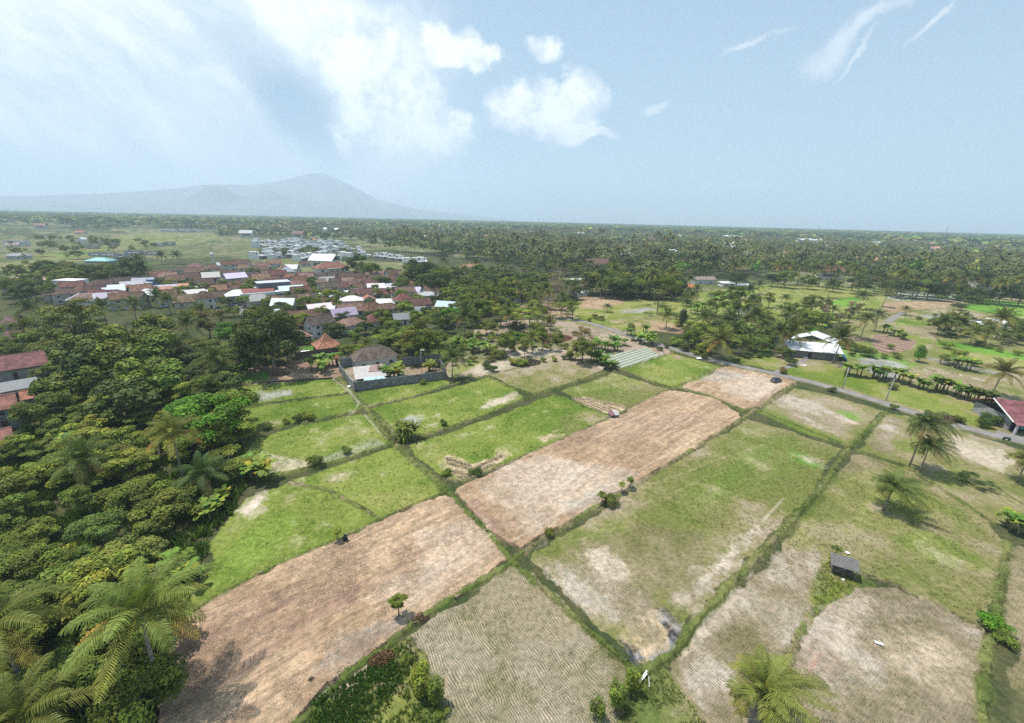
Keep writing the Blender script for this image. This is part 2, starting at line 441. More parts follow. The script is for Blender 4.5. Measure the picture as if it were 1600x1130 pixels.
M_soil, N = new_mat('loose_straw')
at = N.n('ShaderNodeAttribute', attribute_name='Col')
finish(N, at.outputs['Color'], 0.95, None, spec=0.1)

# ------------------------------------------------------------------ the ground: one sheet, fields and plots cut from it
fr = np.deg2rad(np.linspace(-60, 60, 1050)); bk = np.deg2rad(np.linspace(60, 300, 70))[1:-1]
ANG = np.concatenate([fr, bk])
dep = np.deg2rad(np.linspace(66, 0.28, 700))
RAD = CAM_H / np.tan(dep)
RAD = np.concatenate([RAD, [12500.0]])
na, nr = len(ANG), len(RAD)
AA, RR = np.meshgrid(ANG, RAD)
gx = (RR * np.sin(AA)).ravel(); gy = (RR * np.cos(AA)).ravel()
gr = RR.ravel()
NV = len(gx)
wx = gx + (fbm(gx, gy, 4.0, 1, 4) - 0.5) * 2.2; wy = gy + (fbm(gx, gy, 4.0, 2, 4) - 0.5) * 2.2
PXW, PYW = proj(wx, wy)
lx = gx + (fbm(gx, gy, 9.0, 3, 5) - 0.5) * 14; ly = gy + (fbm(gx, gy, 9.0, 4, 5) - 0.5) * 14     # loose edges for stains and patches
PXL, PYL = proj(lx, ly)
front = gy > 5
PXW = np.where(front, PXW, -9999); PXL = np.where(front, PXL, -9999)
nA = fbm(gx, gy, 14.0, 11, 5); nB = fbm(gx, gy, 5.0, 12, 5); nC = fbm(gx, gy, 1.6, 13, 4); nD = fbm(gx, gy, 40.0, 14, 4)
qa = gx * DIR_A[0] + gy * DIR_A[1]; qb = gx * DIR_B[0] + gy * DIR_B[1]
nS = fbm(qa / 9.0, qb / 0.9, 1.0, 15, 4)      # streaks along the plots
COL = lerp((0.045, 0.062, 0.022), (0.085, 0.085, 0.035), sst(nB, 0.3, 0.7))
FX = np.zeros((NV, 3)); HGT = np.zeros(NV); FID = np.zeros(NV, int)
field_info = [('ground', None)]

JIT = []
for s1, sd, am in ((2.2, 41, 4.0), (6.0, 43, 9.0), (1.1, 47, 2.6)):
    jx, jy = proj(gx + (fbm(gx, gy, s1, sd, 4) - 0.5) * am, gy + (fbm(gx, gy, s1, sd + 1, 4) - 0.5) * am)
    JIT.append((np.where(front, jx, -9999), jy))
def sty(name, m):
    """albedo and fine-pattern values for the vertices m of a field of the given look"""
    a, b, c_, s_ = nA[m], nB[m], nC[m], nS[m]
    n = len(a); f = np.zeros((n, 3))
    mixn = sst(0.5 * a + 0.3 * b + 0.2 * c_, 0.36, 0.62)
    if name == 'green':
        k = lerp((0.105, 0.165, 0.022), (0.20, 0.235, 0.05), mixn); k = lerp(k, np.array([(0.34, 0.33, 0.17)]), sst(b * 0.6 + c_ * 0.4, 0.60, 0.74) * 0.8); f[:, 0] = 0.14
    elif name == 'lush':
        k = lerp((0.08, 0.20, 0.02), (0.16, 0.30, 0.04), mixn); f[:, 0] = 0.15
    elif name == 'yellowgreen':
        k = lerp((0.16, 0.20, 0.035), (0.27, 0.27, 0.08), mixn); k = lerp(k, np.array([(0.36, 0.32, 0.19)]), sst(b, 0.58, 0.75) * 0.7); f[:, 0] = 0.35
    elif name == 'drying':
        k = lerp((0.165, 0.18, 0.05), (0.28, 0.24, 0.12), mixn); k = lerp(k, np.array([(0.36, 0.29, 0.21)]), sst(b * 0.5 + a * 0.5, 0.52, 0.68) * 0.85); f[:, 0] = 0.42
    elif name == 'stubble':
        k = lerp((0.22, 0.205, 0.105), (0.38, 0.32, 0.225), mixn); f[:, 0] = 1.0
    elif name == 'pinkstubble':
        k = lerp((0.25, 0.205, 0.125), (0.41, 0.325, 0.24), mixn); k = lerp(k, np.array([(0.56, 0.49, 0.42)]), sst(b * 0.55 + a * 0.45, 0.52, 0.64) * 0.8); f[:, 0] = 0.9
    elif name == 'brownstubble':
        k = lerp((0.20, 0.18, 0.085), (0.33, 0.265, 0.165), mixn); f[:, 0] = 0.8
    elif name == 'bare':
        k = lerp((0.33, 0.228, 0.140), (0.465, 0.335, 0.215), mixn); k = lerp(k, np.array([(0.23, 0.155, 0.105)]), sst(s_ * 0.6 + a * 0.4, 0.54, 0.64) * 0.6); f[:, 1] = 0.75
    elif name == 'pale':
        k = lerp((0.47, 0.385, 0.29), (0.58, 0.49, 0.385), mixn); f[:, 1] = 0.4
    elif name == 'redsoil':
        k = lerp((0.26, 0.165, 0.115), (0.36, 0.25, 0.18), mixn); f[:, 1] = 0.7
    elif name == 'dirtyard':
        k = lerp((0.24, 0.185, 0.13), (0.38, 0.30, 0.22), mixn); k = lerp(k, np.array([(0.14, 0.15, 0.05)]), sst(b, 0.56, 0.66) * 0.8)
    elif name == 'weeds':
        k = lerp((0.09, 0.13, 0.03), (0.20, 0.20, 0.07), mixn); k = lerp(k, np.array([(0.28, 0.23, 0.14)]), sst(c_ * 0.5 + b * 0.5, 0.55, 0.68) * 0.7)
    elif name == 'roughland':
        k = lerp((0.07, 0.10, 0.03), (0.155, 0.155, 0.065), sst(nD[m] * .5 + b * .5, .35, .62)); k = lerp(k, np.array([(0.22, 0.19, 0.12)]), sst(a, .56, .68) * .7)
    elif name == 'grass':
        k = lerp((0.11, 0.165, 0.02), (0.22, 0.235, 0.05), mixn); k = lerp(k, np.array([(0.29, 0.24, 0.13)]), sst(a * 0.5 + b * 0.5, 0.55, 0.66) * 0.6); f[:, 0] = 0.1
    elif name == 'straw':
        k = lerp((0.40, 0.31, 0.19), (0.56, 0.44, 0.29), sst(c_, 0.3, 0.7)); f[:, 0] = 0.2
    elif name == 'ash':
        k = lerp((0.045, 0.044, 0.043), (0.27, 0.265, 0.26), sst(c_ * 0.6 + b * 0.4, 0.42, 0.62))
    elif name == 'grey':
        k = lerp((0.28, 0.27, 0.25), (0.42, 0.41, 0.37), mixn); f[:, 0] = 0.5
    elif name == 'rows':
        w = 0.5 + 0.5 * np.sin(2 * math.pi * (qb[m] / 1.9 + 0.25 * b)); k = lerp((0.13, 0.19, 0.07), (0.46, 0.44, 0.42), sst(w, 0.3, 0.7))
    elif name == 'furrows':
        w = 0.5 + 0.5 * np.sin(2 * math.pi * (qa[m] / 1.5 + 0.2 * b)); k = lerp((0.17, 0.10, 0.07), (0.34, 0.24, 0.18), w)
    elif name == 'bund':
        k = lerp((0.085, 0.115, 0.025), (0.16, 0.17, 0.055), sst(b, 0.3, 0.7)); k = lerp(k, np.array([(0.22, 0.185, 0.10)]), sst(c_ * 0.5 + a * 0.5, 0.56, 0.68) * 0.8)
    elif name == 'drybund':
        k = lerp((0.16, 0.145, 0.07), (0.26, 0.21, 0.12), sst(b, 0.3, 0.7)); k = lerp(k, np.array([(0.12, 0.16, 0.03)]), sst(c_ * 0.5 + a * 0.5, 0.48, 0.6) * 0.8)
    elif name == 'path':
        k = lerp((0.36, 0.31, 0.22), (0.47, 0.42, 0.33), sst(c_, 0.3, 0.7))
    else:
        k = np.tile(np.array([name], float), (n, 1)) * (0.85 + 0.3 * c_)[:, None]
    return k, f
def field(name, style, poly, label=None, h=0.0):
    m = pip(PXW, PYW, poly); idx = np.nonzero(m)[0]
    k, f = sty(style, idx); COL[idx] = k; FX[idx] = f; HGT[idx] = h
    if name:
        field_info.append((name, label)); FID[idx] = len(field_info) - 1
def patch(style, poly, amt=1.0, loose=True):
    m = pip(PXL if loose else PXW, PYL if loose else PYW, poly); idx = np.nonzero(m)[0]
    k, f = sty(style, idx)
    if loose:
        # ragged, feathered edge: average the mask over jittered copies of the outline
        soft = np.zeros(NV)
        for q, (s1, s2, am) in enumerate(((2.2, 41, 5.0), (5.0, 43, 9.0), (1.1, 47, 3.0))):
            jx, jy = JIT[q]
            soft += pip(jx, jy, poly)
        idx = np.nonzero(soft)[0]; k, f = sty(style, idx)
        if style == 'redsoil': soft[idx] *= .35 + 1.1 * sst(nS[idx], .44, .56)
        a_ = (soft[idx] / 3.0 * (0.6 + 0.8 * nC[idx]) * amt).clip(0, 1)
        COL[idx] = COL[idx] * (1 - a_)[:, None] + k * a_[:, None]; FX[idx] = FX[idx] * (1 - a_)[:, None] + f * a_[:, None]
        return
    COL[idx] = COL[idx] * (1 - amt) + k * amt; FX[idx] = FX[idx] * (1 - amt) + f * amt
def ell(cx, cy, rx, ry, rot=0, n=18):
    t = np.linspace(0, 2 * math.pi, n, endpoint=False); c_, s_ = math.cos(rad(rot)), math.sin(rad(rot))
    return [(cx + rx * math.cos(q) * c_ - ry * math.sin(q) * s_, cy + rx * math.cos(q) * s_ + ry * math.sin(q) * c_) for q in t]

# --- far and middle open land
field('open_field', 'roughland', [(-200, 372), (60, 372), (130, 360), (180, 366), (240, 360), (330, 362), (345, 372), (420, 372), (425, 384), (400, 392), (390, 400), (330, 402), (250, 406), (200, 400), (120, 412), (70, 425), (-200, 432)], 'rough open land with low weeds around unfinished grey houses, left distance')
patch('yellowgreen', [(60, 398), (200, 390), (330, 376), (345, 366), (240, 363), (180, 370), (140, 388), (70, 402)], 0.35)
patch('yellowgreen', [(5, 410), (60, 398), (140, 400), (120, 410), (60, 422), (5, 428)], 0.3)
patch('lush', [(80, 392), (140, 392), (140, 400), (90, 402)], 0.35)
patch('lush', [(5, 424), (100, 412), (200, 410), (260, 410), (100, 430), (5, 434)], 0.3)
field('open_field', 'yellowgreen', [(860, 496), (905, 470), (1000, 468), (1040, 472), (1075, 458), (1140, 452), (1180, 446), (1240, 443), (1300, 445), (1380, 456), (1395, 470), (1330, 500), (1250, 520), (1200, 520), (1150, 500), (1060, 512), (1000, 520), (950, 512)], 'yellow green paddies beyond the lane in the centre distance')
patch('bare', [(905, 462), (960, 462), (985, 470), (940, 484), (905, 482)], 0.9)
patch('grey', [(965, 488), (1010, 480), (1025, 484), (990, 490)], 0.9)
patch('bare', [(985, 505), (1020, 500), (1075, 508), (1090, 515), (1060, 522), (1010, 515)], 0.9)
patch('drying', [(940, 500), (1040, 488), (1060, 498), (980, 510)], 0.7)
patch('lush', [(1060, 480), (1150, 470), (1170, 478), (1090, 486)], 0.7)
patch('lush', [(1100, 462), (1180, 452), (1180, 460), (1120, 468)], 0.8)
patch('grey', [(1140, 486), (1170, 478), (1180, 490), (1150, 500)], 0.8)
patch('drying', [(1140, 466), (1190, 458), (1200, 466), (1150, 476)], 0.7)
field('rice_field', 'lush', [(1298, 474), (1310, 467), (1345, 462), (1335, 481), (1300, 477)], 'vivid green rice plot beyond the banana clumps')
field('rice_field', 'lush', [(1250, 521), (1302, 502), (1296, 508), (1262, 526), (1252, 528)], 'narrow vivid green plot behind the white roofed shed')
field('open_field', 'drying', [(1180, 560), (1230, 540), (1300, 530), (1330, 500), (1380, 480), (1385, 462), (1470, 460), (1600, 466), (1800, 480), (1800, 720), (1590, 690), (1480, 658), (1390, 632), (1310, 606), (1240, 588), (1190, 575)], 'mixed dry and green fields beyond the lane on the right')
patch('rows', [(1384, 466), (1395, 457), (1450, 457), (1500, 462), (1495, 470), (1400, 470)], 0.8, False)
patch('bare', [(1380, 474), (1495, 468), (1495, 480), (1430, 484), (1385, 490)], 0.85)
patch('lush', [(1505, 478), (1530, 466), (1600, 474), (1700, 480), (1700, 505), (1590, 496), (1510, 484)], 1.0)
patch('grey', [(1430, 494), (1460, 490), (1500, 496), (1560, 505), (1560, 512), (1470, 500)], 0.7)
patch('green', [(1398, 508), (1412, 496), (1470, 500), (1470, 508), (1400, 510)], 1.0, False)
patch('brownstubble', [(1398, 510), (1468, 509), (1462, 525), (1400, 518)], 1.0, False)
patch('green', [(1400, 520), (1460, 530), (1440, 545), (1385, 530)], 1.0)
field('ploughed_field', 'furrows', [(1358, 530), (1372, 521), (1434, 533), (1424, 545), (1395, 553), (1372, 549)], 'reddish brown ploughed plot with furrows beyond the lane')
field('grass_field', 'yellowgreen', [(1462, 538), (1590, 560), (1700, 580), (1700, 600), (1555, 566), (1530, 566), (1470, 550)], 'yellow green meadow beside the dark green crop rows')
patch('lush', [(1465, 530), (1590, 552), (1700, 572), (1700, 582), (1560, 556), (1462, 538)], 1.0, False)
patch('lush', [(1290, 545), (1350, 535), (1370, 550), (1390, 556), (1440, 570), (1410, 575), (1330, 560), (1290, 560)], 0.7)
patch('grey', [(1342, 560), (1360, 560), (1400, 566), (1412, 572), (1400, 592), (1370, 590), (1345, 570)], 0.9)
patch('brownstubble', [(1440, 582), (1475, 580), (1550, 592), (1560, 620), (1510, 610), (1440, 592)], 1.0)
patch('weeds', [(1450, 560), (1560, 575), (1560, 590), (1460, 575)], 0.7)
field('grass_field', 'grass', [(1215, 582), (1245, 572), (1290, 570), (1330, 583), (1400, 600), (1450, 612), (1500, 625), (1545, 636), (1552, 668), (1530, 666), (1480, 652), (1390, 626), (1310, 601), (1240, 588)], 'grassy green strip along the far side of the lane')
patch('green', [(1385, 612), (1430, 612), (1500, 640), (1530, 660), (1480, 652), (1400, 628)], 1.0)
patch('lush', [(1180, 548), (1200, 545), (1215, 560), (1210, 568), (1185, 565)], 0.8)
patch('grass', [(1140, 560), (1215, 555), (1220, 580), (1180, 572), (1140, 566)], 0.8)
field('yard', 'dirtyard', [(860, 500), (905, 498), (960, 512), (1010, 530), (1045, 545), (1045, 552), (980, 574), (955, 576), (925, 560), (880, 562), (770, 588), (690, 590), (700, 560), (740, 540), (740, 515), (800, 500)], 'rough dirt and weeds between the trees and the paddies')
patch('weeds', [(690, 550), (760, 530), (870, 520), (900, 535), (860, 560), (760, 580)], 0.6)
patch('redsoil', [(840, 520), (860, 515), (905, 520), (900, 535), (850, 538)], 0.9)
patch('pale', [(780, 546), (850, 544), (885, 548), (850, 558), (785, 556)], 0.8)
patch('pale', [(725, 572), (800, 562), (812, 572), (750, 585)], 0.6)
patch('green', [(700, 580), (725, 568), (760, 560), (740, 575), (710, 592)], 0.8)
patch('grass', [(870, 500), (905, 490), (960, 505), (950, 515), (900, 505)], 1.0)
patch('bare', [(790, 480), (860, 470), (890, 480), (900, 496), (860, 500), (800, 495)], 0.8)
patch('grass', [(660, 540), (700, 525), (760, 520), (730, 545), (690, 560)], 0.6)
field('vegetable_plot', 'rows', [(928, 559), (1010, 543), (1042, 552), (1035, 556), (972, 575)], 'grey vegetable plot in low rows beside the lane')
patch('redsoil', [(1010, 543), (1030, 541), (1048, 552), (1036, 556), (1020, 548)], 0.8)
# village ground
patch('dirtyard', [(230, 440), (420, 425), (600, 440), (700, 470), (640, 500), (540, 500), (420, 470), (240, 470)], 0.3)
patch('lush', [(470, 545), (505, 537), (520, 545), (500, 552)], 1.0)
patch('pale', [(488, 520), (510, 516), (520, 525), (500, 536)], 0.8)
field('vegetable_garden', 'redsoil', [(383, 572), (440, 572), (470, 560), (530, 562), (534, 590), (450, 596), (383, 600)], 'brown garden plot of earth and dry leaves below the brick wall')
patch('lush', [(385, 582), (420, 580), (422, 594), (385, 598)], 0.9)
patch('straw', [(425, 585), (470, 575), (525, 580), (520, 586), (450, 592)], 0.6)
field('yard', 'dirtyard', [(534, 578), (560, 572), (690, 575), (694, 591), (640, 600), (556, 608)], 'rubble strewn yard inside the grey block wall')
patch('redsoil', [(630, 578), (680, 572), (690, 585), (640, 595)], 0.7)
# --- paddies of the near ground
field('rice_field', 'green', [(372, 604), (400, 602), (517, 591), (545, 613), (470, 622), (400, 632), (366, 637)], 'topmost small green paddy with grey wet strips')
patch('grey', [(372, 622), (400, 615), (450, 610), (462, 616), (400, 627), (366, 634)], 0.8)
field('rice_field', 'green', [(368, 640), (400, 635), (545, 616), (563, 634), (552, 643), (480, 657), (400, 674), (374, 682)], 'green paddy strip with a row of bushes on its lower edge')
patch('yellowgreen', [(400, 665), (460, 645), (480, 652), (400, 676)], 0.7)
field('rice_field', 'green', [(386, 692), (470, 664), (565, 646), (578, 652), (609, 690), (607, 696), (540, 716), (422, 747), (400, 742)], 'green paddy left of the path fork')
patch('pale', [(412, 712), (432, 712), (470, 718), (500, 722), (470, 732), (425, 740)], 0.6); patch('yellowgreen', [(520, 660), (590, 670), (590, 690), (540, 700)], 0.5)
patch('grey', [(500, 715), (590, 688), (605, 694), (560, 710), (480, 730)], 0.35)
field('rice_field', 'green', [(452, 752), (530, 727), (613, 698), (628, 702), (694, 766), (690, 772), (590, 808), (560, 790), (517, 768)], 'green paddy above the small curved ridge')
patch('yellowgreen', ell(525, 748, 20, 9, -15), 0.9); patch('pale', ell(530, 747, 10, 5), 0.5); patch('yellowgreen', [(560, 775), (680, 755), (690, 768), (600, 800)], 0.8)
field('rice_field', 'green', [(450, 754), (515, 768), (555, 790), (588, 808), (560, 832), (520, 848), (432, 885), (345, 930), (290, 962), (280, 940), (330, 890), (330, 850), (365, 800), (395, 775)], 'large bright green paddy beside the tree belt, lower left')
patch('pale', [(368, 800), (400, 772), (420, 765), (405, 790), (380, 810)], 0.9); patch('yellowgreen', ell(455, 780, 14, 6, -10), 0.9)
patch('lush', [(330, 880), (420, 800), (470, 800), (440, 860), (340, 920)], 0.35)
field('rice_field', 'green', [(556, 614), (640, 601), (696, 592), (702, 600), (640, 622), (577, 636)], 'narrow green paddy along the foot of the block wall')
field('rice_field', 'green', [(579, 638), (702, 608), (762, 590), (800, 607), (820, 621), (760, 648), (655, 683), (628, 684)], 'broad green paddy with a grey puddle stain')
patch('grey', [(625, 655), (645, 650), (662, 654), (655, 664), (632, 664)], 0.95); patch('pale', [(745, 640), (770, 626), (805, 612), (815, 620), (770, 636)], 0.7)
patch('pale', [(668, 664), (690, 660), (680, 667)], 0.6)
field('rice_field', 'green', [(636, 698), (740, 664), (800, 641), (862, 618), (880, 620), (950, 646), (944, 656), (915, 668), (868, 691), (800, 720), (722, 752), (700, 746), (665, 722)], 'long green paddy with tan straw at its lower corner')
patch('yellowgreen', [(640, 700), (700, 690), (720, 730), (690, 730)], 0.5); patch('yellowgreen', [(850, 625), (880, 628), (890, 640), (850, 638)], 0.8)
patch('drying', [(880, 650), (930, 640), (950, 650), (880, 690)], 0.7)
patch('straw', [(694, 716), (720, 712), (735, 726), (765, 718), (792, 704), (800, 712), (760, 732), (742, 746), (722, 752), (694, 736)], 0.95)
patch('straw', [(838, 684), (860, 680), (888, 676), (875, 684), (850, 692)], 0.85)
field('rice_field', 'drying', [(768, 589), (820, 568), (880, 562), (925, 563), (948, 575), (940, 580), (880, 600), (832, 615), (826, 613)], 'yellowing paddy with a rounded corner below the lone palm')
patch('pale', [(925, 565), (947, 573), (944, 578), (930, 571)], 0.7, False)
field('rice_field', 'drying', [(874, 612), (925, 596), (960, 582), (1043, 609), (1000, 628), (975, 641), (945, 640)], 'drying paddy with rows of yellow straw')
patch('green', [(880, 610), (960, 584), (1010, 598), (980, 610), (900, 620)], 0.6)
patch('straw', [(892, 622), (912, 620), (978, 634), (975, 642), (950, 648), (915, 634)], 1.0, False)
field('rice_field', 'green', [(972, 577), (1012, 564), (1052, 553), (1128, 574), (1095, 590), (1062, 607), (1020, 596)], 'green paddy between the lane and the graded soil')
patch('yellowgreen', [(985, 580), (1020, 570), (1060, 580), (1010, 592)], 0.8); patch('redsoil', [(1050, 556), (1068, 558), (1064, 562), (1050, 560)], 0.8)
# graded bare plots
field('bare_plot', 'bare', [(1064, 606), (1100, 590), (1132, 573), (1190, 580), (1244, 597), (1215, 615), (1180, 638), (1165, 641), (1110, 620)], 'pale graded bare plot where the dark car stands', h=0.35)
patch('pale', [(1120, 590), (1180, 585), (1225, 600), (1180, 630), (1130, 615)], 0.5); patch('grey', [(1090, 595), (1130, 578), (1170, 590), (1110, 598)], 0.5)
field('bare_plot', 'bare', [(1046, 611), (1085, 617), (1112, 622), (1158, 648), (1155, 656), (1085, 700), (1000, 752), (905, 806), (815, 861), (770, 838), (735, 800), (712, 772), (714, 764), (760, 745), (800, 723), (868, 693), (920, 669), (950, 657), (975, 646), (1000, 628)], 'long graded bare plot running away through the centre', h=0.35)
patch('pale', [(780, 730), (850, 712), (880, 720), (990, 735), (900, 795), (830, 845), (800, 800), (750, 770)], 0.5)
patch('pale', [(800, 745), (880, 720), (930, 735), (860, 790), (800, 790)], 0.55)
patch('redsoil', [(870, 690), (960, 655), (1040, 640), (1100, 650), (1000, 690), (900, 700), (860, 710)], 0.35)
patch('redsoil', [(712, 772), (735, 770), (800, 838), (812, 858), (770, 838)], 0.7)
patch('grey', [(880, 790), (960, 750), (1000, 735), (980, 765), (890, 810)], 0.35)
field('bare_plot', 'bare', [(700, 775), (716, 786), (792, 869), (790, 880), (720, 925), (642, 976), (605, 1010), (545, 1050), (470, 1120), (430, 1180), (200, 1250), (230, 1180), (262, 1060), (262, 1000), (296, 960), (345, 930), (432, 886), (520, 849), (600, 812)], 'graded bare plot with dark brown wheel streaks, lower left', h=0.35)
patch('redsoil', [(400, 940), (560, 905), (565, 930), (420, 1010), (300, 1060), (280, 1020)], 0.85); patch('redsoil', [(620, 850), (740, 820), (740, 835), (640, 880), (600, 890)], 0.45)
patch('redsoil', [(280, 980), (400, 925), (440, 930), (330, 990), (270, 1030)], 0.5); patch('pale', [(640, 830), (760, 810), (785, 870), (640, 950), (560, 940), (660, 880)], 0.3)
patch('redsoil', ell(572, 904, 14, 10), 0.8); patch('grey', [(540, 1000), (640, 960), (600, 1000), (480, 1060)], 0.4)
patch('redsoil', [(270, 1060), (380, 1010), (440, 1020), (300, 1110), (260, 1110)], 0.45)
# right-hand fields
field('rice_field', 'drying', [(1182, 642), (1215, 624), (1242, 606), (1300, 618), (1378, 642), (1350, 672), (1326, 695), (1260, 676)], 'half bare paddy by the lane with bright weeds')
patch('pinkstubble', [(1205, 628), (1240, 614), (1300, 640), (1340, 660), (1310, 682), (1250, 660)], 0.8); patch('green', [(1180, 642), (1200, 640), (1300, 680), (1320, 692), (1250, 676)], 0.8)
patch('lush', [(1300, 642), (1330, 645), (1350, 658), (1330, 656)], 0.8); patch('pale', [(1305, 650), (1335, 658), (1340, 664), (1315, 662)], 0.7)
field('rice_field', 'drying', [(1170, 656), (1240, 676), (1312, 700), (1270, 765), (1240, 800), (1160, 880), (1110, 935), (1075, 970), (1060, 1010), (1030, 1032), (1004, 1034), (960, 1000), (900, 940), (832, 880), (838, 866), (900, 825), (980, 768), (1080, 706)], 'very large paddy, green in the middle and straw coloured towards the camera')
patch('green', [(1165, 660), (1260, 690), (1250, 730), (1150, 780), (1080, 820), (1050, 790), (1080, 740), (1120, 700)], 0.38)
patch('lush', [(1090, 770), (1180, 700), (1210, 705), (1150, 760), (1100, 800)], 0.18)
patch('green', [(870, 850), (960, 800), (1000, 800), (930, 860)], 0.4)
patch('brownstubble', [(900, 850), (1000, 820), (1100, 830), (1100, 900), (1000, 940), (920, 900)], 0.7)
patch('pinkstubble', [(836, 872), (900, 880), (960, 900), (1030, 945), (1060, 960), (1040, 980), (1000, 980), (940, 960), (880, 920)], 0.75)
patch('pale', [(915, 862), (945, 850), (980, 885), (980, 905), (940, 900)], 0.65); patch('pale', [(845, 885), (860, 885), (900, 925), (940, 965), (915, 950)], 0.6)
patch('pinkstubble', [(1050, 930), (1130, 880), (1170, 830), (1180, 835), (1130, 900), (1080, 950)], 0.85); patch('pale', [(1052, 932), (1080, 922), (1085, 940), (1060, 945)], 0.6)
patch('pale', [(1090, 905), (1140, 865), (1185, 822), (1188, 826), (1146, 872), (1100, 915)], 0.8)
patch('lush', [(1238, 703), (1262, 712), (1282, 728), (1265, 730), (1240, 715)], 0.8); patch('pale', [(1250, 712), (1285, 716), (1280, 726), (1262, 722)], 0.5)
# burnt corner
patch('straw', [(968, 985), (1000, 960), (1040, 955), (1060, 985), (1050, 1010), (1015, 1034), (990, 1020), (966, 1000)], 1.0)
patch('pinkstubble', [(982, 975), (1010, 965), (1035, 985), (1025, 998), (1000, 992)], 0.9)
patch('ash', [(1022, 952), (1040, 952), (1062, 970), (1070, 985), (1060, 1000), (1040, 1020), (1020, 1032), (1014, 1026), (1034, 1008), (1045, 990), (1040, 972)], 1.05)
patch('ash', [(968, 1000), (982, 1004), (1002, 1030), (994, 1034), (976, 1018)], 1.3)
field('stubble_field', 'stubble', [(800, 884), (840, 905), (905, 965), (960, 1010), (982, 1040), (975, 1100), (990, 1180), (700, 1180), (680, 1090), (660, 1030), (640, 998), (668, 975), (735, 930)], 'pale stubble field in rows at the bottom centre')
patch('brownstubble', [(800, 890), (850, 920), (900, 970), (890, 1000), (800, 1000), (720, 980), (740, 935)], 0.6)
field('rice_field', 'drying', [(1380, 645), (1440, 652), (1500, 672), (1590, 702), (1760, 760), (1760, 900), (1600, 830), (1550, 820), (1480, 770), (1425, 730), (1345, 704)], 'dry paddy with palms beside the lane, right')
patch('pinkstubble', [(1355, 700), (1380, 650), (1410, 655), (1390, 690), (1400, 712)], 0.8); patch('green', [(1395, 690), (1440, 680), (1430, 710), (1400, 705)], 0.6)
patch('pale', [(1480, 680), (1560, 700), (1590, 720), (1560, 740), (1500, 710)], 0.6); patch('green', [(1450, 740), (1500, 730), (1520, 750), (1480, 770)], 0.5)
field('rice_field', 'drying', [(1342, 708), (1420, 732), (1480, 772), (1545, 818), (1572, 850), (1560, 900), (1552, 980), (1538, 985), (1470, 950), (1400, 918), (1345, 893), (1302, 868), (1335, 810), (1366, 760), (1384, 724)], 'grassy yellow green paddy around the leaning palm, right')
patch('green', [(1390, 840), (1440, 825), (1500, 850), (1550, 890), (1500, 890), (1420, 860)], 0.75); patch('green', [(1460, 790), (1520, 810), (1500, 830)], 0.4)
patch('yellowgreen', [(1300, 770), (1400, 740), (1480, 790), (1400, 830), (1280, 850)], 0.6)
patch('drying', [(1280, 880), (1360, 790), (1400, 780), (1340, 870), (1310, 890)], 0.4)
field('stubble_field', 'brownstubble', [(1322, 728), (1335, 712), (1352, 712), (1384, 724), (1366, 760), (1335, 810), (1302, 868), (1282, 920), (1262, 960), (1225, 1040), (1200, 1180), (1120, 1180), (1040, 1050), (1075, 1010), (1130, 950), (1180, 900), (1240, 840), (1290, 775)], 'long pinkish stubble strip beside the thatched hut')
patch('pinkstubble', [(1090, 1000), (1170, 915), (1240, 850), (1290, 860), (1270, 940), (1215, 1040), (1130, 1150), (1060, 1060)], 0.8); patch('yellowgreen', [(1300, 740), (1380, 730), (1350, 800), (1290, 860), (1230, 850)], 0.6)
patch('pale', [(1090, 960), (1140, 920), (1160, 925), (1120, 985), (1070, 1030), (1060, 1020)], 0.6); patch('brownstubble', [(1180, 930), (1240, 900), (1250, 950), (1200, 1040), (1120, 1040), (1130, 990)], 0.6)
patch('grass', [(1285, 870), (1300, 862), (1335, 895), (1340, 915), (1310, 925), (1290, 950), (1265, 960), (1275, 900)], 1.0)
field('stubble_field', 'pinkstubble', [(1335, 918), (1395, 918), (1470, 952), (1530, 985), (1540, 1000), (1528, 1060), (1530, 1180), (1180, 1180), (1230, 1040), (1262, 975), (1300, 940)], 'pale stubble field with eroded furrows, bottom right')
patch('pale', [(1290, 955), (1330, 925), (1360, 930), (1350, 975), (1330, 1010), (1320, 1040), (1300, 1010)], 0.55); patch('redsoil', [(1260, 1000), (1290, 985), (1305, 1020), (1270, 1060), (1240, 1100), (1240, 1060)], 0.7)
patch('brownstubble', [(1340, 1040), (1420, 1060), (1440, 1110), (1300, 1130), (1290, 1080)], 0.5)
patch('straw', [(1362, 985), (1400, 980), (1470, 990), (1530, 1020), (1525, 1100), (1460, 1080), (1390, 1040)], 0.45); patch('pale', [(1372, 990), (1470, 1000), (1520, 1030), (1500, 1080), (1420, 1060)], 0.35)
field('stubble_field', 'brownstubble', [(1572, 860), (1600, 850), (1700, 900), (1700, 1150), (1600, 1180), (1582, 1020), (1566, 960)], 'narrow dry stubble strip along the right edge')
field('weedy_corner', 'weeds', [(990, 1045), (1035, 1045), (1075, 1090), (1110, 1180), (960, 1180), (985, 1100)], 'weedy corner where two ridges meet at the bottom')
field('weedy_corner', 'weeds', [(640, 1000), (662, 1040), (682, 1100), (700, 1180), (440, 1180), (480, 1118), (550, 1054), (610, 1012)], 'weedy corner below the bare plot')
patch('pale', [(505, 1090), (530, 1062), (578, 1035), (585, 1046), (545, 1085), (515, 1095)], 1.0); patch('redsoil', [(575, 1030), (605, 1020), (612, 1040), (580, 1045)], 0.8)
patch('yellowgreen', [(585, 1110), (620, 1080), (650, 1100), (655, 1180), (570, 1180)], 0.9)

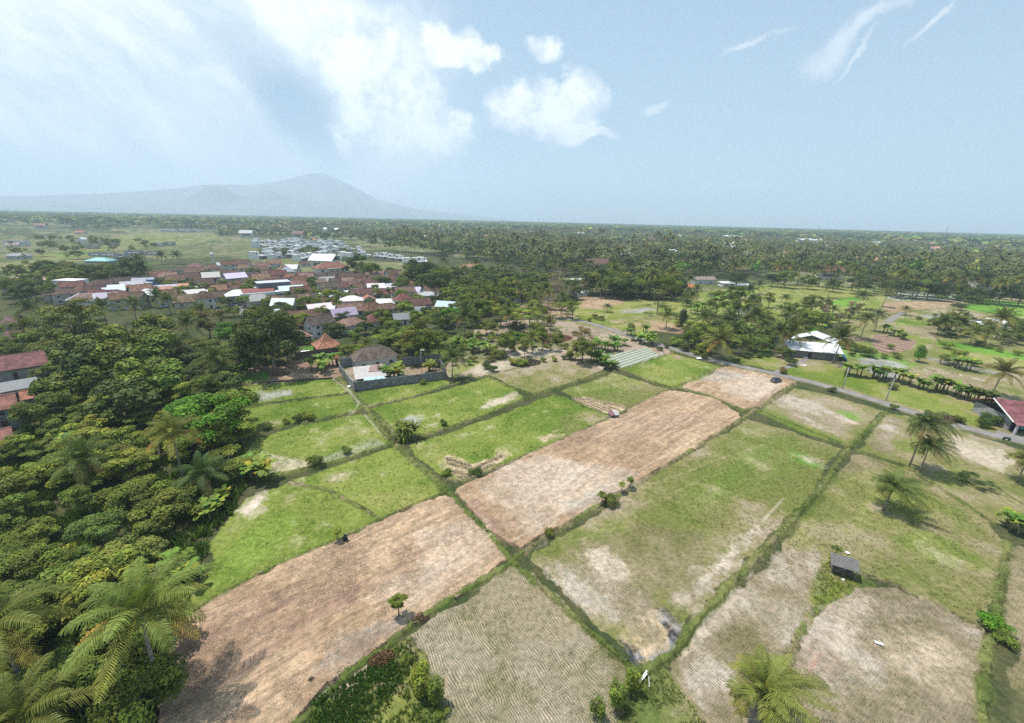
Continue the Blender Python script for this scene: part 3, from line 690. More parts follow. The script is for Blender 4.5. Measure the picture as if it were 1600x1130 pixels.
# --- ridges between the paddies: (polyline in photo pixels, width m, height m, look)
BUNDS = [
 ([(372, 602), (450, 598), (520, 590)], 1.0, .35, 'drybund'), ([(366, 640), (470, 626), (545, 614)], 1.4, .4, 'bund'), ([(372, 684), (400, 676), (480, 659), (555, 644), (570, 634)], 1.6, .4, 'bund'),
 ([(400, 748), (422, 748), (540, 718), (612, 695)], 1.7, .5, 'bund'), ([(452, 755), (515, 767), (553, 788), (590, 808)], 1.0, .3, 'drybund'),
 ([(530, 590), (548, 612), (575, 640), (610, 688), (640, 715), (698, 765)], 2.4, .35, 'bund'), ([(575, 636), (640, 622), (702, 602), (800, 578), (850, 566)], 1.1, .4, 'drybund'),
 ([(578, 640), (600, 660), (625, 685)], 1.6, .35, 'bund'), ([(628, 688), (655, 684), (760, 650), (822, 622), (880, 604), (945, 582)], 1.7, .5, 'bund'), ([(762, 590), (800, 606), (828, 616)], 1.1, .4, 'bund'),
 ([(700, 750), (722, 753), (800, 722), (868, 692), (920, 669), (950, 656), (975, 643), (1045, 609), (1128, 574)], 1.0, .4, 'drybund'), ([(862, 616), (900, 632), (948, 648)], 1.0, .35, 'bund'),
 ([(955, 580), (972, 577), (1043, 608), (1062, 607), (1110, 620), (1160, 642), (1182, 641), (1240, 664), (1325, 698), (1345, 706), (1420, 731), (1480, 770), (1550, 818)], 1.3, .4, 'bund'),
 ([(820, 862), (905, 808), (1000, 754), (1085, 702), (1155, 657), (1185, 638), (1244, 600)], 1.3, .3, 'drybund'), ([(640, 978), (720, 928), (795, 882), (815, 864)], 1.3, .35, 'bund'),
 ([(700, 768), (715, 785), (770, 842), (800, 878), (870, 940), (930, 995), (985, 1045), (1020, 1075)], 1.6, .45, 'bund'), ([(1384, 645), (1325, 702), (1290, 755), (1240, 812), (1160, 895), (1085, 975), (1062, 1015), (1010, 1050), (990, 1060)], 1.9, .45, 'bund'),
 ([(1322, 890), (1400, 915), (1470, 950), (1540, 985)], 0.9, .3, 'drybund'), ([(1575, 850), (1560, 920), (1560, 980), (1545, 1010), (1535, 1080), (1540, 1160)], 1.9, .35, 'bund'), ([(1550, 985), (1600, 1010)], 1.0, .3, 'drybund'),
 ([(300, 960), (345, 930), (432, 885), (520, 848), (560, 832), (592, 812), (692, 772)], 1.0, .35, 'bund'), ([(642, 980), (600, 1015), (545, 1052), (480, 1118), (440, 1160)], 1.2, .35, 'bund'),
 ([(640, 998), (662, 1035), (682, 1095), (700, 1160)], 1.5, .3, 'bund'), ([(930, 562), (972, 576), (1010, 566), (1040, 555)], .9, .3, 'bund'), ([(1262, 962), (1230, 1040), (1200, 1130)], 1.6, .2, 'drybund'),
 ([(1552, 760), (1600, 790)], 1.0, .2, 'drybund'),
 ([(1385, 493), (1430, 486), (1495, 480)], 1.2, .3, 'drybund'), ([(1410, 495), (1470, 508)], 1.2, .3, 'drybund'), ([(1385, 528), (1400, 518), (1462, 527), (1470, 538)], 1.4, .4, 'bund'),
 ([(870, 500), (960, 508), (1060, 490), (1190, 460)], 1.4, .3, 'drybund'), ([(920, 490), (1040, 472), (1150, 458)], 1.4, .3, 'drybund'), ([(1180, 470), (1290, 477), (1350, 480)], 1.4, .3, 'drybund'), ([(1060, 478), (1160, 486), (1210, 500)], 1.4, .3, 'bund'),
 ([(1200, 452), (1280, 462), (1370, 456)], 1.2, .3, 'bund'), ([(1220, 445), (1160, 470)], 1.2, .3, 'bund'), ([(1445, 578), (1500, 586), (1580, 606)], 1.2, .35, 'path'),
]
edge_n = (fbm(gx, gy, 1.2, 31, 3) - 0.5) * 1.1
near = np.nonzero((gr < 420) & front)[0]
nx_, ny_ = gx[near], gy[near]
en = edge_n[near]
for pts, w, h, style in BUNDS:
    W_ = [G(*p) for p in pts]
    w = w * .58; bx = [p[0] for p in W_]; by = [p[1] for p in W_]
    mm = (nx_ > min(bx) - 4) & (nx_ < max(bx) + 4) & (ny_ > min(by) - 4) & (ny_ < max(by) + 4)
    sub = np.nonzero(mm)[0]
    d = seg_dist(nx_[sub], ny_[sub], W_) + en[sub]
    ins = d < w * 0.75
    idx = near[sub[ins]]; dd = d[ins]
    k, f = sty(style, idx); t = 1 - sst(dd, w * 0.35, w * 0.75)
    COL[idx] = lerp(COL[idx], k, np.maximum(t, 0.25)); FX[idx] *= (1 - t)[:, None]
    HGT[idx] = np.maximum(HGT[idx], h * (1 - sst(dd, 0.12 * w, w * 0.6)) * (0.8 + 0.5 * nC[idx]))
    FID[idx[t > 0.5]] = 0
# pale foot-worn lines and wheel tracks
TRACKS = [([(520, 592), (545, 612), (562, 632)], .5, 'path'), ([(570, 648), (590, 672), (604, 686)], .35, 'path'), ([(560, 632), (552, 646), (540, 650)], .3, 'path'),
 ([(768, 836), (720, 880), (660, 905), (600, 925)], .25, 'pale'), ([(762, 826), (715, 870), (655, 897), (590, 918)], .25, 'pale'), ([(1225, 598), (1170, 625), (1140, 622)], .3, 'pale'), ([(1215, 594), (1165, 618), (1130, 612)], .3, 'pale'),
 ([(1180, 600), (1190, 612), (1180, 625)], .3, 'pale'), ([(800, 848), (905, 788), (1010, 730), (1100, 680)], .3, 'pale'), ([(900, 770), (960, 720), (1010, 690), (1060, 640)], .35, 'redsoil'), ([(890, 760), (950, 712), (1000, 682), (1050, 634)], .35, 'redsoil'),
 ([(860, 700), (920, 680), (1000, 650), (1060, 650), (1110, 640)], .5, 'redsoil'), ([(930, 800), (1010, 760), (1140, 712), (1210, 690)], .22, 'straw'), ([(900, 830), (1000, 790), (1110, 745), (1200, 712)], .12, 'straw'),
 ([(1185, 822), (1225, 778)], .3, 'pale'), ([(300, 1080), (420, 1000), (560, 920), (690, 850)], .4, 'redsoil'), ([(310, 1095), (430, 1015), (570, 935)], .4, 'redsoil'), ([(330, 980), (450, 920), (600, 860)], .3, 'redsoil')]
for pts, w, style in TRACKS:
    W_ = [G(*p) for p in pts]
    d = seg_dist(nx_, ny_, W_) + en * 0.35
    idx = near[d < w]; k, f = sty(style, idx); t = (1 - sst(d[d < w], w * .4, w)) * (0.25 if style == 'straw' else 0.5)
    COL[idx] = lerp(COL[idx], k, t)
# general relief: clods on bare soil, wheel ruts, rough weeds
HGT += np.where(gr < 500, (nC - 0.5) * 0.10 + (nB - 0.5) * 0.12, 0)
HGT += FX[:, 1] * (nS - 0.5) * 0.22 * (gr < 300)
HGT += np.where(gr > 900, 0, 0)
fw = (gr > 330) & (FID == 0) & front & (fbm(gx, gy, 75, 91, 3) > .575); idx = np.nonzero(fw)[0]; k, f = sty('roughland', idx); COL[idx] = k * 1.1; FX[idx] = f
# the lane is laid on top: keep the soil under it level
ROAD = [(1800, 742), (1700, 716), (1592, 688), (1545, 679), (1480, 661), (1440, 648), (1390, 633), (1350, 620), (1310, 608), (1240, 590), (1200, 582), (1150, 571), (1100, 559), (1050, 545), (1000, 530), (962, 518), (935, 508), (900, 500), (865, 496), (820, 490)]
RW = [G(*p) for p in ROAD]
dr = seg_dist(nx_, ny_, RW)
HGT[near[dr < 3.4]] = -0.08
mm = (dr > 1.3) & (dr < 3.4)
idx = near[mm]; k, f = sty('drybund', idx); COL[idx] = lerp(COL[idx], k, 1 - sst(dr[mm] + en[mm], 1.8, 3.2)); FX[idx] *= 0.3
idx = near[dr < 2.8]; FID[idx] = 0

GV = np.stack([gx, gy, HGT], 1)
ii = np.arange(nr - 1)[:, None] * na; jj = np.arange(na)[None, :]; j2 = (jj + 1) % na
QD = np.stack([ii + jj, ii + na + jj, ii + na + j2, ii + j2], -1).reshape(-1, 4)[:, ::-1]
cen = np.arange(na)
QF = FID[QD[:, 0]]
for fid, (nm, lab) in enumerate(field_info):
    q = QD[QF == fid]
    if len(q) == 0: continue
    u, inv = np.unique(q.ravel(), return_inverse=True)
    V = GV[u]; tri = None
    me = npmesh(nm, V, inv.reshape(-1, 4), tri, [M_ground], COL[u], FX[u], smooth=True)
    o = link(nm, me); tag(o, lab, kind='structure')
del QD, QF

def strip(name, pts_m, width, z, mat, label=None, jitter=0.0):
    P = np.array(pts_m, float); out = []
    for i in range(len(P) - 1):
        L = np.linalg.norm(P[i + 1] - P[i]); n = max(2, int(L / 3))
        for t in np.linspace(0, 1, n, endpoint=False): out.append(P[i] + (P[i + 1] - P[i]) * t)
    out.append(P[-1]); P = np.array(out)
    for _ in range(4): P[1:-1] = (P[:-2] + 2 * P[1:-1] + P[2:]) / 4
    T = np.gradient(P, axis=0); T /= np.linalg.norm(T, axis=1)[:, None]; Nn = np.stack([T[:, 1], -T[:, 0]], 1)
    r_ = np.random.default_rng(5); j1 = r_.normal(0, jitter, len(P)); j2_ = r_.normal(0, jitter, len(P))
    a = P + Nn * (width / 2 + j1)[:, None]; b = P - Nn * (width / 2 + j2_)[:, None]
    n = len(P); V = np.zeros((4 * n, 3)); V[0::4, :2] = a; V[1::4, :2] = b; V[0::4, 2] = z; V[1::4, 2] = z
    V[2::4, :2] = b - Nn * 0.15; V[3::4, :2] = a + Nn * 0.15; V[2::4, 2] = z - 0.3; V[3::4, 2] = z - 0.3
    Q = []
    for i in range(n - 1):
        a_, b_ = 4 * i, 4 * i + 4
        Q += [(a_, b_, b_ + 1, a_ + 1), (a_ + 1, b_ + 1, b_ + 2, a_ + 2), (a_ + 3, b_ + 3, b_, a_)]
    o = link(name, npmesh(name, V, Q, None, [mat])); tag(o, label, kind='structure')
    return o
strip('road', RW, 3.3, 0.06, M_road, 'narrow grey village lane crossing behind the fields', 0.10)
strip('path', [G(*p) for p in [(1207, 585), (1228, 574), (1254, 566), (1262, 560)]], 1.8, 0.05, M_road, 'short pale drive from the lane to the white roofed shed')
strip('road', [G(*p) for p in [(352, 452), (365, 462), (376, 478), (386, 500), (390, 512)]], 4.0, 0.08, M_road, 'pale concrete lane running down through the village')
strip('road', [G(*p) for p in [(1386, 503), (1400, 495), (1411, 488)]], 3.4, 0.08, M_road, 'pale concrete track end between the far plots')
for k_, (pts, w_) in enumerate([([(1545, 684), (1600, 698), (1700, 722)], 5.0), ([(1340, 612), (1375, 622), (1392, 629)], 1.2), ([(640, 516), (700, 512), (760, 514)], 0.8)]):
    if k_ == 0: strip('apron', [G(1556, 676), G(1600, 688), G(1700, 712)], 4.0, 0.075, M_road, 'pale concrete apron in front of the maroon roofed shop')

# ------------------------------------------------------------------ the volcano and its foothills
def ridge_mesh(name, prof, R0, depth0, depth1, label, seed, rows=46, gully=0.35, col=(0.18, 0.21, 0.22)):  # slope colour lightened and blued, so extra haze fade is in the albedo
    az = []; el = []
    for px, py in prof:
        d = ray(px, py); az.append(math.atan2(d[0], d[1])); el.append(d[2] / math.hypot(d[0], d[1]))
    a = np.linspace(az[0], az[-1], 420); e = np.interp(a, az, el)
    H = CAM_H + e * R0
    H = np.maximum(H, -5)
    Rr = np.concatenate([np.linspace(R0 - depth0, R0, rows), np.linspace(R0, R0 + depth1, 12)[1:]])
    A2, R2 = np.meshgrid(a, Rr)
    x = R2 * np.sin(A2); y = R2 * np.cos(A2)
    t = np.where(R2 <= R0, (R2 - (R0 - depth0)) / depth0, 1 - (R2 - R0) / depth1)
    t = np.clip(t, 0, 1) ** 1.7
    g = fbm(A2 * 60, R2 / 900, 1.0, seed, 4)
    z = H[None, :] * t * (1 - gully * (0.8 - g) * (1 - t) * 1.6) - 6 * (1 - t)
    V = np.stack([x, y, z], -1).reshape(-1, 3); nc = len(a)
    ii = np.arange(len(Rr) - 1)[:, None] * nc; jj = np.arange(nc - 1)[None, :]
    Q = np.stack([ii + jj, ii + jj + 1, ii + nc + jj + 1, ii + nc + jj], -1).reshape(-1, 4)
    cc = np.array(col)[None, :] * (0.75 + 0.6 * fbm(V[:, 0], V[:, 1], 160, seed + 5, 4))[:, None]
    o = link(name, npmesh(name, V, Q, None, [M_ground], cc, np.zeros((len(V), 3)), smooth=True)); tag(o, label, kind='structure')
ridge_mesh('mountain', [(-500, 322), (-200, 314), (7, 307), (150, 303), (260, 296), (330, 288), (400, 289), (440, 282), (470, 275), (488, 271), (503, 271), (520, 277), (545, 288), (565, 299), (590, 311), (620, 320), (660, 328), (740, 337), (800, 343), (900, 352), (1020, 359), (1120, 361)], 9200, 4000, 1800, 'tall hazy volcano cone fading into cloud', 71)
ridge_mesh('hills', [(240, 331), (285, 312), (302, 304), (314, 296), (322, 291), (337, 289), (350, 292), (360, 299), (372, 306), (385, 309), (396, 302), (405, 297), (418, 295), (430, 298), (445, 306), (475, 316), (510, 328), (540, 334)], 7700, 1050, 900, 'two darker rounded foothills below the volcano', 72, rows=26)

# ------------------------------------------------------------------ plants: prototypes
def leaf_quads(rng, C_, Nrm, size, aspect=0.6, fwd=None):
    """one diamond-shaped leaf cluster face per centre"""
    n = len(C_)
    Nrm = Nrm / (np.linalg.norm(Nrm, axis=1)[:, None] + 1e-9)
    r = rng.normal(size=(n, 3)) if fwd is None else fwd
    a = np.cross(Nrm, r); a /= (np.linalg.norm(a, axis=1)[:, None] + 1e-9); b = np.cross(Nrm, a)
    s = (np.asarray(size) * rng.uniform(0.6, 1.35, n))[:, None]
    V = np.empty((n, 4, 3))
    V[:, 0] = C_ - a * s; V[:, 1] = C_ - b * s * aspect + Nrm * s * 0.18; V[:, 2] = C_ + a * s; V[:, 3] = C_ + b * s * aspect + Nrm * s * 0.18
    return V.reshape(-1, 3), np.arange(4 * n).reshape(-1, 4)
def crown_cloud(rng, blobs, dens, size, aspect=0.6, fill=0.25, tone=0.34):
    VV, QQ, CC = [], [], []; off = 0
    for (bx, by, bz, br, bh) in blobs:
        n = int(dens * br * br)
        d = rng.normal(size=(n, 3)); d /= np.linalg.norm(d, axis=1)[:, None]
        d[:, 2] = np.where(d[:, 2] < -0.35, -d[:, 2], d[:, 2])
        rr = np.where(rng.random(n) < fill, rng.uniform(0.3, 0.9, n), rng.uniform(0.86, 1.12, n))
        C_ = np.array([bx, by, bz]) + d * rr[:, None] * np.array([br, br, bh])
        Nn = d + rng.normal(size=(n, 3)) * 0.5 + np.array([0, 0, 0.45])
        V, Q = leaf_quads(rng, C_, Nn, size, aspect)
        t = rng.uniform(1 - tone, 1 + tone) * rng.uniform(0.75, 1.25, n)
        hue = rng.uniform(0.9, 1.15)
        c = np.stack([t * hue * rng.uniform(0.85, 1.2, n), t, t * rng.uniform(0.7, 1.2, n)], 1)
        VV.append(V); QQ.append(Q + off); CC.append(np.repeat(c, 4, 0)); off += len(V)
    return np.vstack(VV), np.vstack(QQ), np.vstack(CC)

def make_broadleaf(seed, H=9.0, R=3.6, kind='round'):
    """returns (trunk mesh, crown mesh); kind: round, tall, umbrella, airy, column"""
    rng = np.random.default_rng(seed)
    blobs = []; ends = []
    if kind == 'umbrella':
        for k in range(16):
            a = rng.uniform(0, 6.28); q = R * 1.25 * math.sqrt(rng.random()); blobs.append((q * math.cos(a), q * math.sin(a), H * 0.86 - 0.10 * q + rng.normal(0, .25), rng.uniform(1.2, 1.9), rng.uniform(0.35, 0.6)))
        dens, size = 120, 0.22
    elif kind == 'airy':
        for k in range(17):
            a = rng.uniform(0, 6.28); z = rng.uniform(0.45, 1.0); q = R * rng.uniform(0.2, 1.0) * (1.15 - 0.4 * z); blobs.append((q * math.cos(a), q * math.sin(a), H * z, rng.uniform(0.75, 1.35), rng.uniform(0.5, 0.9)))
        dens, size = 110, 0.22
    elif kind == 'column':
        for k in range(14):
            z = rng.uniform(0.25, 1.0); a = rng.uniform(0, 6.28); q = R * 0.35 * rng.random(); blobs.append((q * math.cos(a), q * math.sin(a), H * z, R * 0.45, R * 0.55))
        dens, size = 130, 0.18
    elif kind == 'bush':
        for k in range(12):
            a = rng.uniform(0, 6.28); q = R * 0.75 * math.sqrt(rng.random()); blobs.append((q * math.cos(a), q * math.sin(a), H * rng.uniform(0.3, 0.75), R * rng.uniform(.28, .45), H * rng.uniform(.2, .32)))
        dens, size = 190, 0.16
    else:
        nb = 26 if kind == 'round' else 30
        for k in range(nb):
            a = rng.uniform(0, 6.28); z = rng.beta(1.6, 1.2); zz = 0.36 + 0.60 * z
            env = math.sqrt(max(0.05, 1 - ((z - 0.42) / 0.62) ** 2))
            q = R * env * (0.35 + 0.65 * math.sqrt(rng.random())); br = R * rng.uniform(0.20, 0.36)
            blobs.append((q * math.cos(a) * rng.uniform(.8, 1.2), q * math.sin(a), H * zz, br, br * rng.uniform(0.6, 0.85)))
        dens, size = 105, 0.25
    V, Q, c = crown_cloud(rng, blobs, dens, size)
    crown = npmesh('crown', V, Q, None, [M_leaf], c)
    mb = MB(); fork = H * (0.32 if kind != 'umbrella' else 0.45); lean = rng.normal(0, .25, 2)
    if kind != 'bush':
        mb.tube([(0, 0, -0.3), (lean[0] * .4, lean[1] * .4, fork * .5), (lean[0], lean[1], fork)], [H * .028, H * .022, H * .018], 7)
    sel = rng.permutation(len(blobs))[:9 if kind != 'bush' else 5]
    for k in sel:
        b = blobs[k]; st = (lean[0], lean[1], fork * .95) if kind != 'bush' else (0, 0, -0.1)
        m_ = ((st[0] + b[0]) / 2 + rng.normal(0, .2), (st[1] + b[1]) / 2 + rng.normal(0, .2), st[2] + (b[2] - st[2]) * .45)
        mb.tube([st, m_, b[:3]], [H * .012, H * .008, H * .003], 5)
    return mb.mesh('trunk', [M_bark], smooth=True), crown
def make_bigleaf(seed, H=10, R=5.8):
    rng = np.random.default_rng(seed); blobs = []
    for k in range(26):
        a = rng.uniform(0, 6.28); z = rng.beta(1.5, 1.2); env = math.sqrt(max(0.05, 1 - ((z - 0.4) / 0.64) ** 2)); q = R * env * (0.35 + 0.65 * math.sqrt(rng.random())); br = R * rng.uniform(0.22, 0.36)
        blobs.append((q * math.cos(a), q * math.sin(a), H * (0.32 + 0.62 * z), br, br * .8))
    V, Q, c = crown_cloud(rng, blobs, 52, 0.42, 0.7, 0.25, 0.3)
    mb = MB().tube([(0, 0, -.3), (.1, 0, H * .35)], [.35, .26], 7)
    for k in range(7):
        b = blobs[k]; mb.tube([(.1, 0, H * .33), (b[0] * .5, b[1] * .5, b[2] * .75), b[:3]], [.14, .09, .03], 5)
    return mb.mesh('trunk', [M_bark], smooth=True), npmesh('crown', V, Q, None, [M_leaf], c)
def make_bare(seed, H=9, R=3.5):
    rng = np.random.default_rng(seed); mb = MB(); mb.tube([(0, 0, -.3), (0, 0, H * .35)], [.2, .15], 6)
    tips = []
    for k in range(13):
        a = rng.uniform(0, 6.28); z = H * rng.uniform(.6, 1); q = R * rng.uniform(.2, 1); m_ = (q * .45 * math.cos(a), q * .45 * math.sin(a), H * .3 + (z - H * .3) * .5); e = (q * math.cos(a), q * math.sin(a), z)
        mb.tube([(0, 0, H * .3), m_, e], [.09, .06, .02], 4)
        for j in range(6):
            t = rng.uniform(.4, 1); s0 = np.array(m_) + (np.array(e) - m_) * t; e2 = s0 + rng.normal(0, .7, 3) + (0, 0, .6); mb.tube([s0, e2], [.03, .012], 3); tips.append(e2)
    tips = np.array(tips); C_ = np.repeat(tips, 14, 0) + rng.normal(0, .45, (len(tips) * 14, 3))
    V, Q = leaf_quads(rng, C_, rng.normal(size=C_.shape), 0.10, .45)
    c = np.repeat(rng.uniform(.7, 1.3, len(C_))[:, None] * np.ones((1, 3)), 4, 0)
    return mb.mesh('trunk', [M_bark], smooth=True), npmesh('crown', V, Q, None, [M_leaf], c)

def frond(rng, L, az, el0, droop, nleaf, lw, leaf_len, tone, wind=(0, 0), segs=7):
    """a coconut frond: curved midrib with two rows of drooping leaflets"""
    h = np.array([math.cos(az), math.sin(az), 0.0]); P = [np.zeros(3)]; e = el0
    for k in range(segs):
        st = L / segs; P.append(P[-1] + st * (math.cos(e) * h + math.sin(e) * np.array([0, 0, 1.0])) + np.array([wind[0], wind[1], 0]) * st * k / segs); e -= droop / segs * (0.5 + k / segs)
    P = np.array(P); ts = np.linspace(0.10, 0.99, nleaf); q = ts * segs; i = np.minimum(q.astype(int), segs - 1); fr_ = (q - i)[:, None]
    B = P[i] * (1 - fr_) + P[i + 1] * fr_; T = P[i + 1] - P[i]; T /= np.linalg.norm(T, axis=1)[:, None]
    S = np.cross(T, (0, 0, 1.0)); S /= np.linalg.norm(S, axis=1)[:, None] + 1e-9; U = np.cross(S, T)
    ll = leaf_len * np.sin(np.pi * (0.18 + 0.80 * ts)) ** 0.7
    VV = []; CC = []
    for sgn in (-1, 1):
        jit = rng.uniform(.85, 1.15, nleaf)
        D1 = S * sgn * 0.75 + T * 0.55 + U * rng.uniform(-.05, .25, nleaf)[:, None]; D1 /= np.linalg.norm(D1, axis=1)[:, None]
        mid = B + D1 * (ll * jit * .5)[:, None]
        tip = mid + (D1 * .7 + np.array([0, 0, -0.75])) * (ll * jit * .5)[:, None]
        wv_ = T * lw
        V = np.empty((nleaf, 6, 3)); V[:, 0] = B - wv_ * .6; V[:, 1] = B + wv_ * .6; V[:, 2] = mid + wv_; V[:, 3] = mid - wv_; V[:, 4] = tip + wv_ * .25; V[:, 5] = tip - wv_ * .25
        VV.append(V)
        c = tone[None, :] * rng.uniform(.8, 1.2, nleaf)[:, None] * np.linspace(1.0, 1.1, nleaf)[:, None]
        CC.append(np.repeat(c, 6, 0))
    V = np.concatenate(VV).reshape(-1, 3); b = (np.arange(2 * nleaf) * 6)[:, None]
    Q = np.vstack([b + np.array([[0, 1, 2, 3]]), b + np.array([[3, 2, 4, 5]])]); c = np.vstack(CC)
    # midrib as a thin three-sided strip
    R1 = P + np.array([0, 0, 0.0]); w = np.linspace(.055, .012, len(P))[:, None]; S2 = np.cross(np.gradient(P, axis=0), (0, 0, 1.0)); S2 /= np.linalg.norm(S2, axis=1)[:, None] + 1e-9
    m = len(P); Vr = np.vstack([R1 - S2 * w, R1 + S2 * w, R1 + np.array([0, 0, .05])]); o0 = len(V)
    Qr = [(o0 + k, o0 + k + 1, o0 + 2 * m + k + 1, o0 + 2 * m + k) for k in range(m - 1)] + [(o0 + m + k, o0 + 2 * m + k, o0 + 2 * m + k + 1, o0 + m + k + 1) for k in range(m - 1)]
    V = np.vstack([V, Vr]); c = np.vstack([c, np.tile(np.array([[1.5, 1.25, .9]]) * tone.mean(), (3 * m, 1))])
    return V, np.vstack([Q, Qr]), c
def make_palm(seed, H=11.0, L=4.3, n=22, lean=0.8, wind=(0, 0), hi=True, dry=0.25, droop=1.9):
    rng = np.random.default_rng(seed); top = np.array([lean * rng.normal(), lean * rng.normal(), H])
    pts = [(0, 0, -.3), (top[0] * .12, top[1] * .12, H * .3), (top[0] * .45, top[1] * .45, H * .65), tuple(top)]
    trunk = MB().tube(pts, [.24, .17, .14, .13], 8 if hi else 4).mesh('trunk', [M_bark], smooth=True)
    VV, QQ, CC = [], [], []; off = 0
    for k in range(n):
        f = k / (n - 1); az = k * 2.39996 + rng.normal(0, .15); el0 = rad(78) - f * rad(92) + rng.normal(0, .1); dr = droop * rng.uniform(.75, 1.2) * (0.65 + .45 * math.sin(f * 3))
        l_ = L * rng.uniform(.86, 1.08) * (0.72 + .35 * min(1, f * 2.2))
        old = max(0, (f - .62) / .38)
        tone = np.array([.9, 1.0, .8]) * rng.uniform(.8, 1.2)
        tone = tone * (1 - old * .75) + np.array([2.0, 1.45, 1.0]) * old * .75
        if f > .9 and rng.random() < dry: tone = np.array([2.3, 1.25, 1.3])
        V, Q, c = frond(rng, l_, az, el0, dr, 36 if hi else 9, .055 if hi else .16, 1.3, tone, wind, 7 if hi else 4)
        VV.append(V + top); QQ.append(Q + off); CC.append(c); off += len(V)
    crown = npmesh('crown', np.vstack(VV), np.vstack(QQ), None, [M_leaf], np.vstack(CC))
    return trunk, crown
def make_coconuts(seed):
    rng = np.random.default_rng(seed); mb = MB()
    for k in range(9):
        a = rng.uniform(0, 6.28); c = np.array([.28 * math.cos(a), .28 * math.sin(a), -.3 - .3 * rng.random()])
        mb.tube([c + (0, 0, .14), c + (0, 0, .07), c, c - (0, 0, .08), c - (0, 0, .14)], [.03, .1, .13, .1, .03], 6)
    return mb.mesh('coconuts', [M_plain], smooth=True)
def make_banana(seed, stems=4, H=1.35, L=1.9, spread=.7):
    rng = np.random.default_rng(seed); mb = MB(); VV, QQ, CC = [], [], []; off = 0
    for s_ in range(stems):
        bx, by = (rng.normal(0, spread, 2) if s_ else (0, 0)); h = H * rng.uniform(.7, 1.15); mb.tube([(bx, by, -.1), (bx + .05, by, h)], [.15, .08], 6)
        nl = rng.integers(7, 10)
        for k in range(nl):
            az = k * 2.4 + rng.normal(0, .2); e = rad(rng.uniform(45, 80)); dr = rng.uniform(1.0, 2.0); l_ = L * rng.uniform(.7, 1.15); hh = np.array([math.cos(az), math.sin(az), 0]); P = [np.array([bx, by, h])]
            for j in range(6): P.append(P[-1] + l_ / 6 * (math.cos(e) * hh + math.sin(e) * np.array([0, 0, 1]))); e -= dr / 6
            P = np.array(P); sd = np.array([-hh[1], hh[0], 0]); wdt = .40 * np.sin(np.pi * np.array([.06, .35, .55, .62, .6, .45, .04])) * rng.uniform(.8, 1.1)
            V = np.vstack([P - sd * wdt[:, None] + (0, 0, .07), P, P + sd * wdt[:, None] + (0, 0, .07)]); m = 7
            Q = [(j, j + 1, m + j + 1, m + j) for j in range(6)] + [(m + j, m + j + 1, 2 * m + j + 1, 2 * m + j) for j in range(6)]
            t = rng.uniform(.75, 1.3); dry_ = rng.random() < .15; c = np.tile((np.array([1.9, 1.2, .9]) if dry_ else np.array([1, 1, .9])) * t, (3 * m, 1)); c[m:2 * m] *= 1.3
            VV.append(V); QQ.append(np.array(Q) + off); CC.append(c); off += len(V)
    return mb.mesh('stem', [M_bark], smooth=True), npmesh('leaves', np.vstack(VV), np.vstack(QQ), None, [M_leaf], np.vstack(CC))
def make_papaya(seed, H=2.6):
    rng = np.random.default_rng(seed); mb = MB().tube([(0, 0, -.1), (.05, 0, H * .5), (0, .04, H)], [.10, .08, .06], 6); VV, QQ, CC = [], [], []; off = 0
    for k in range(20):
        az = k * 2.4; el = rng.uniform(-.1, 1.35); d = np.array([math.cos(az) * math.cos(el), math.sin(az) * math.cos(el), math.sin(el)]); s0 = np.array([0, .04, H - rng.uniform(0, .5)]); e0 = s0 + d * rng.uniform(.3, .85)
        mb.tube([s0, e0], [.02, .012], 3)
        for j in range(9):
            a = az + (j - 4) * .42; dd = np.array([math.cos(a), math.sin(a), -.35]); C_ = (e0 + dd * .24)[None]; V, Q = leaf_quads(rng, C_, np.array([[0, 0, 1.0]]) + rng.normal(0, .25, (1, 3)), .30, .32, np.cross(dd, (0, 0, 1))[None])
            VV.append(V); QQ.append(Q + off); CC.append(np.full((4, 3), rng.uniform(.75, 1.25))); off += 4
    return mb.mesh('trunk', [M_bark], smooth=True), npmesh('crown', np.vstack(VV), np.vstack(QQ), None, [M_leaf], np.vstack(CC))
def make_strapplant(seed, H=2.4, n=70, up=.7):
    rng = np.random.default_rng(seed); VV, QQ, CC = [], [], []; off = 0; mb = MB()
    for s_ in range(6):
        x, y = rng.normal(0, .5, 2); mb.tube([(x * .4, y * .4, -.1), (x, y, H * .5)], [.07, .05], 5)
        for k in range(n // 6):
            az = rng.uniform(0, 6.28); e = rng.uniform(-.1, 1.6) * up + .15; l_ = H * rng.uniform(.45, .75); hh = np.array([math.cos(az), math.sin(az), 0]); P = [np.array([x, y, H * .5 * rng.uniform(.5, 1)])]
            for j in range(4): P.append(P[-1] + l_ / 4 * (math.cos(e) * hh + math.sin(e) * np.array([0, 0, 1]))); e -= .35
            P = np.array(P); sd = np.array([-hh[1], hh[0], 0]); w = np.array([.08, .12, .11, .08, .02]); V = np.vstack([P - sd * w[:, None], P + sd * w[:, None]]); Q = [(j, j + 1, 5 + j + 1, 5 + j) for j in range(4)]
            VV.append(V); QQ.append(np.array(Q) + off); CC.append(np.full((10, 3), rng.uniform(.7, 1.3))); off += 10
    return mb.mesh('stem', [M_bark]), npmesh('leaves', np.vstack(VV), np.vstack(QQ), None, [M_leaf], np.vstack(CC))
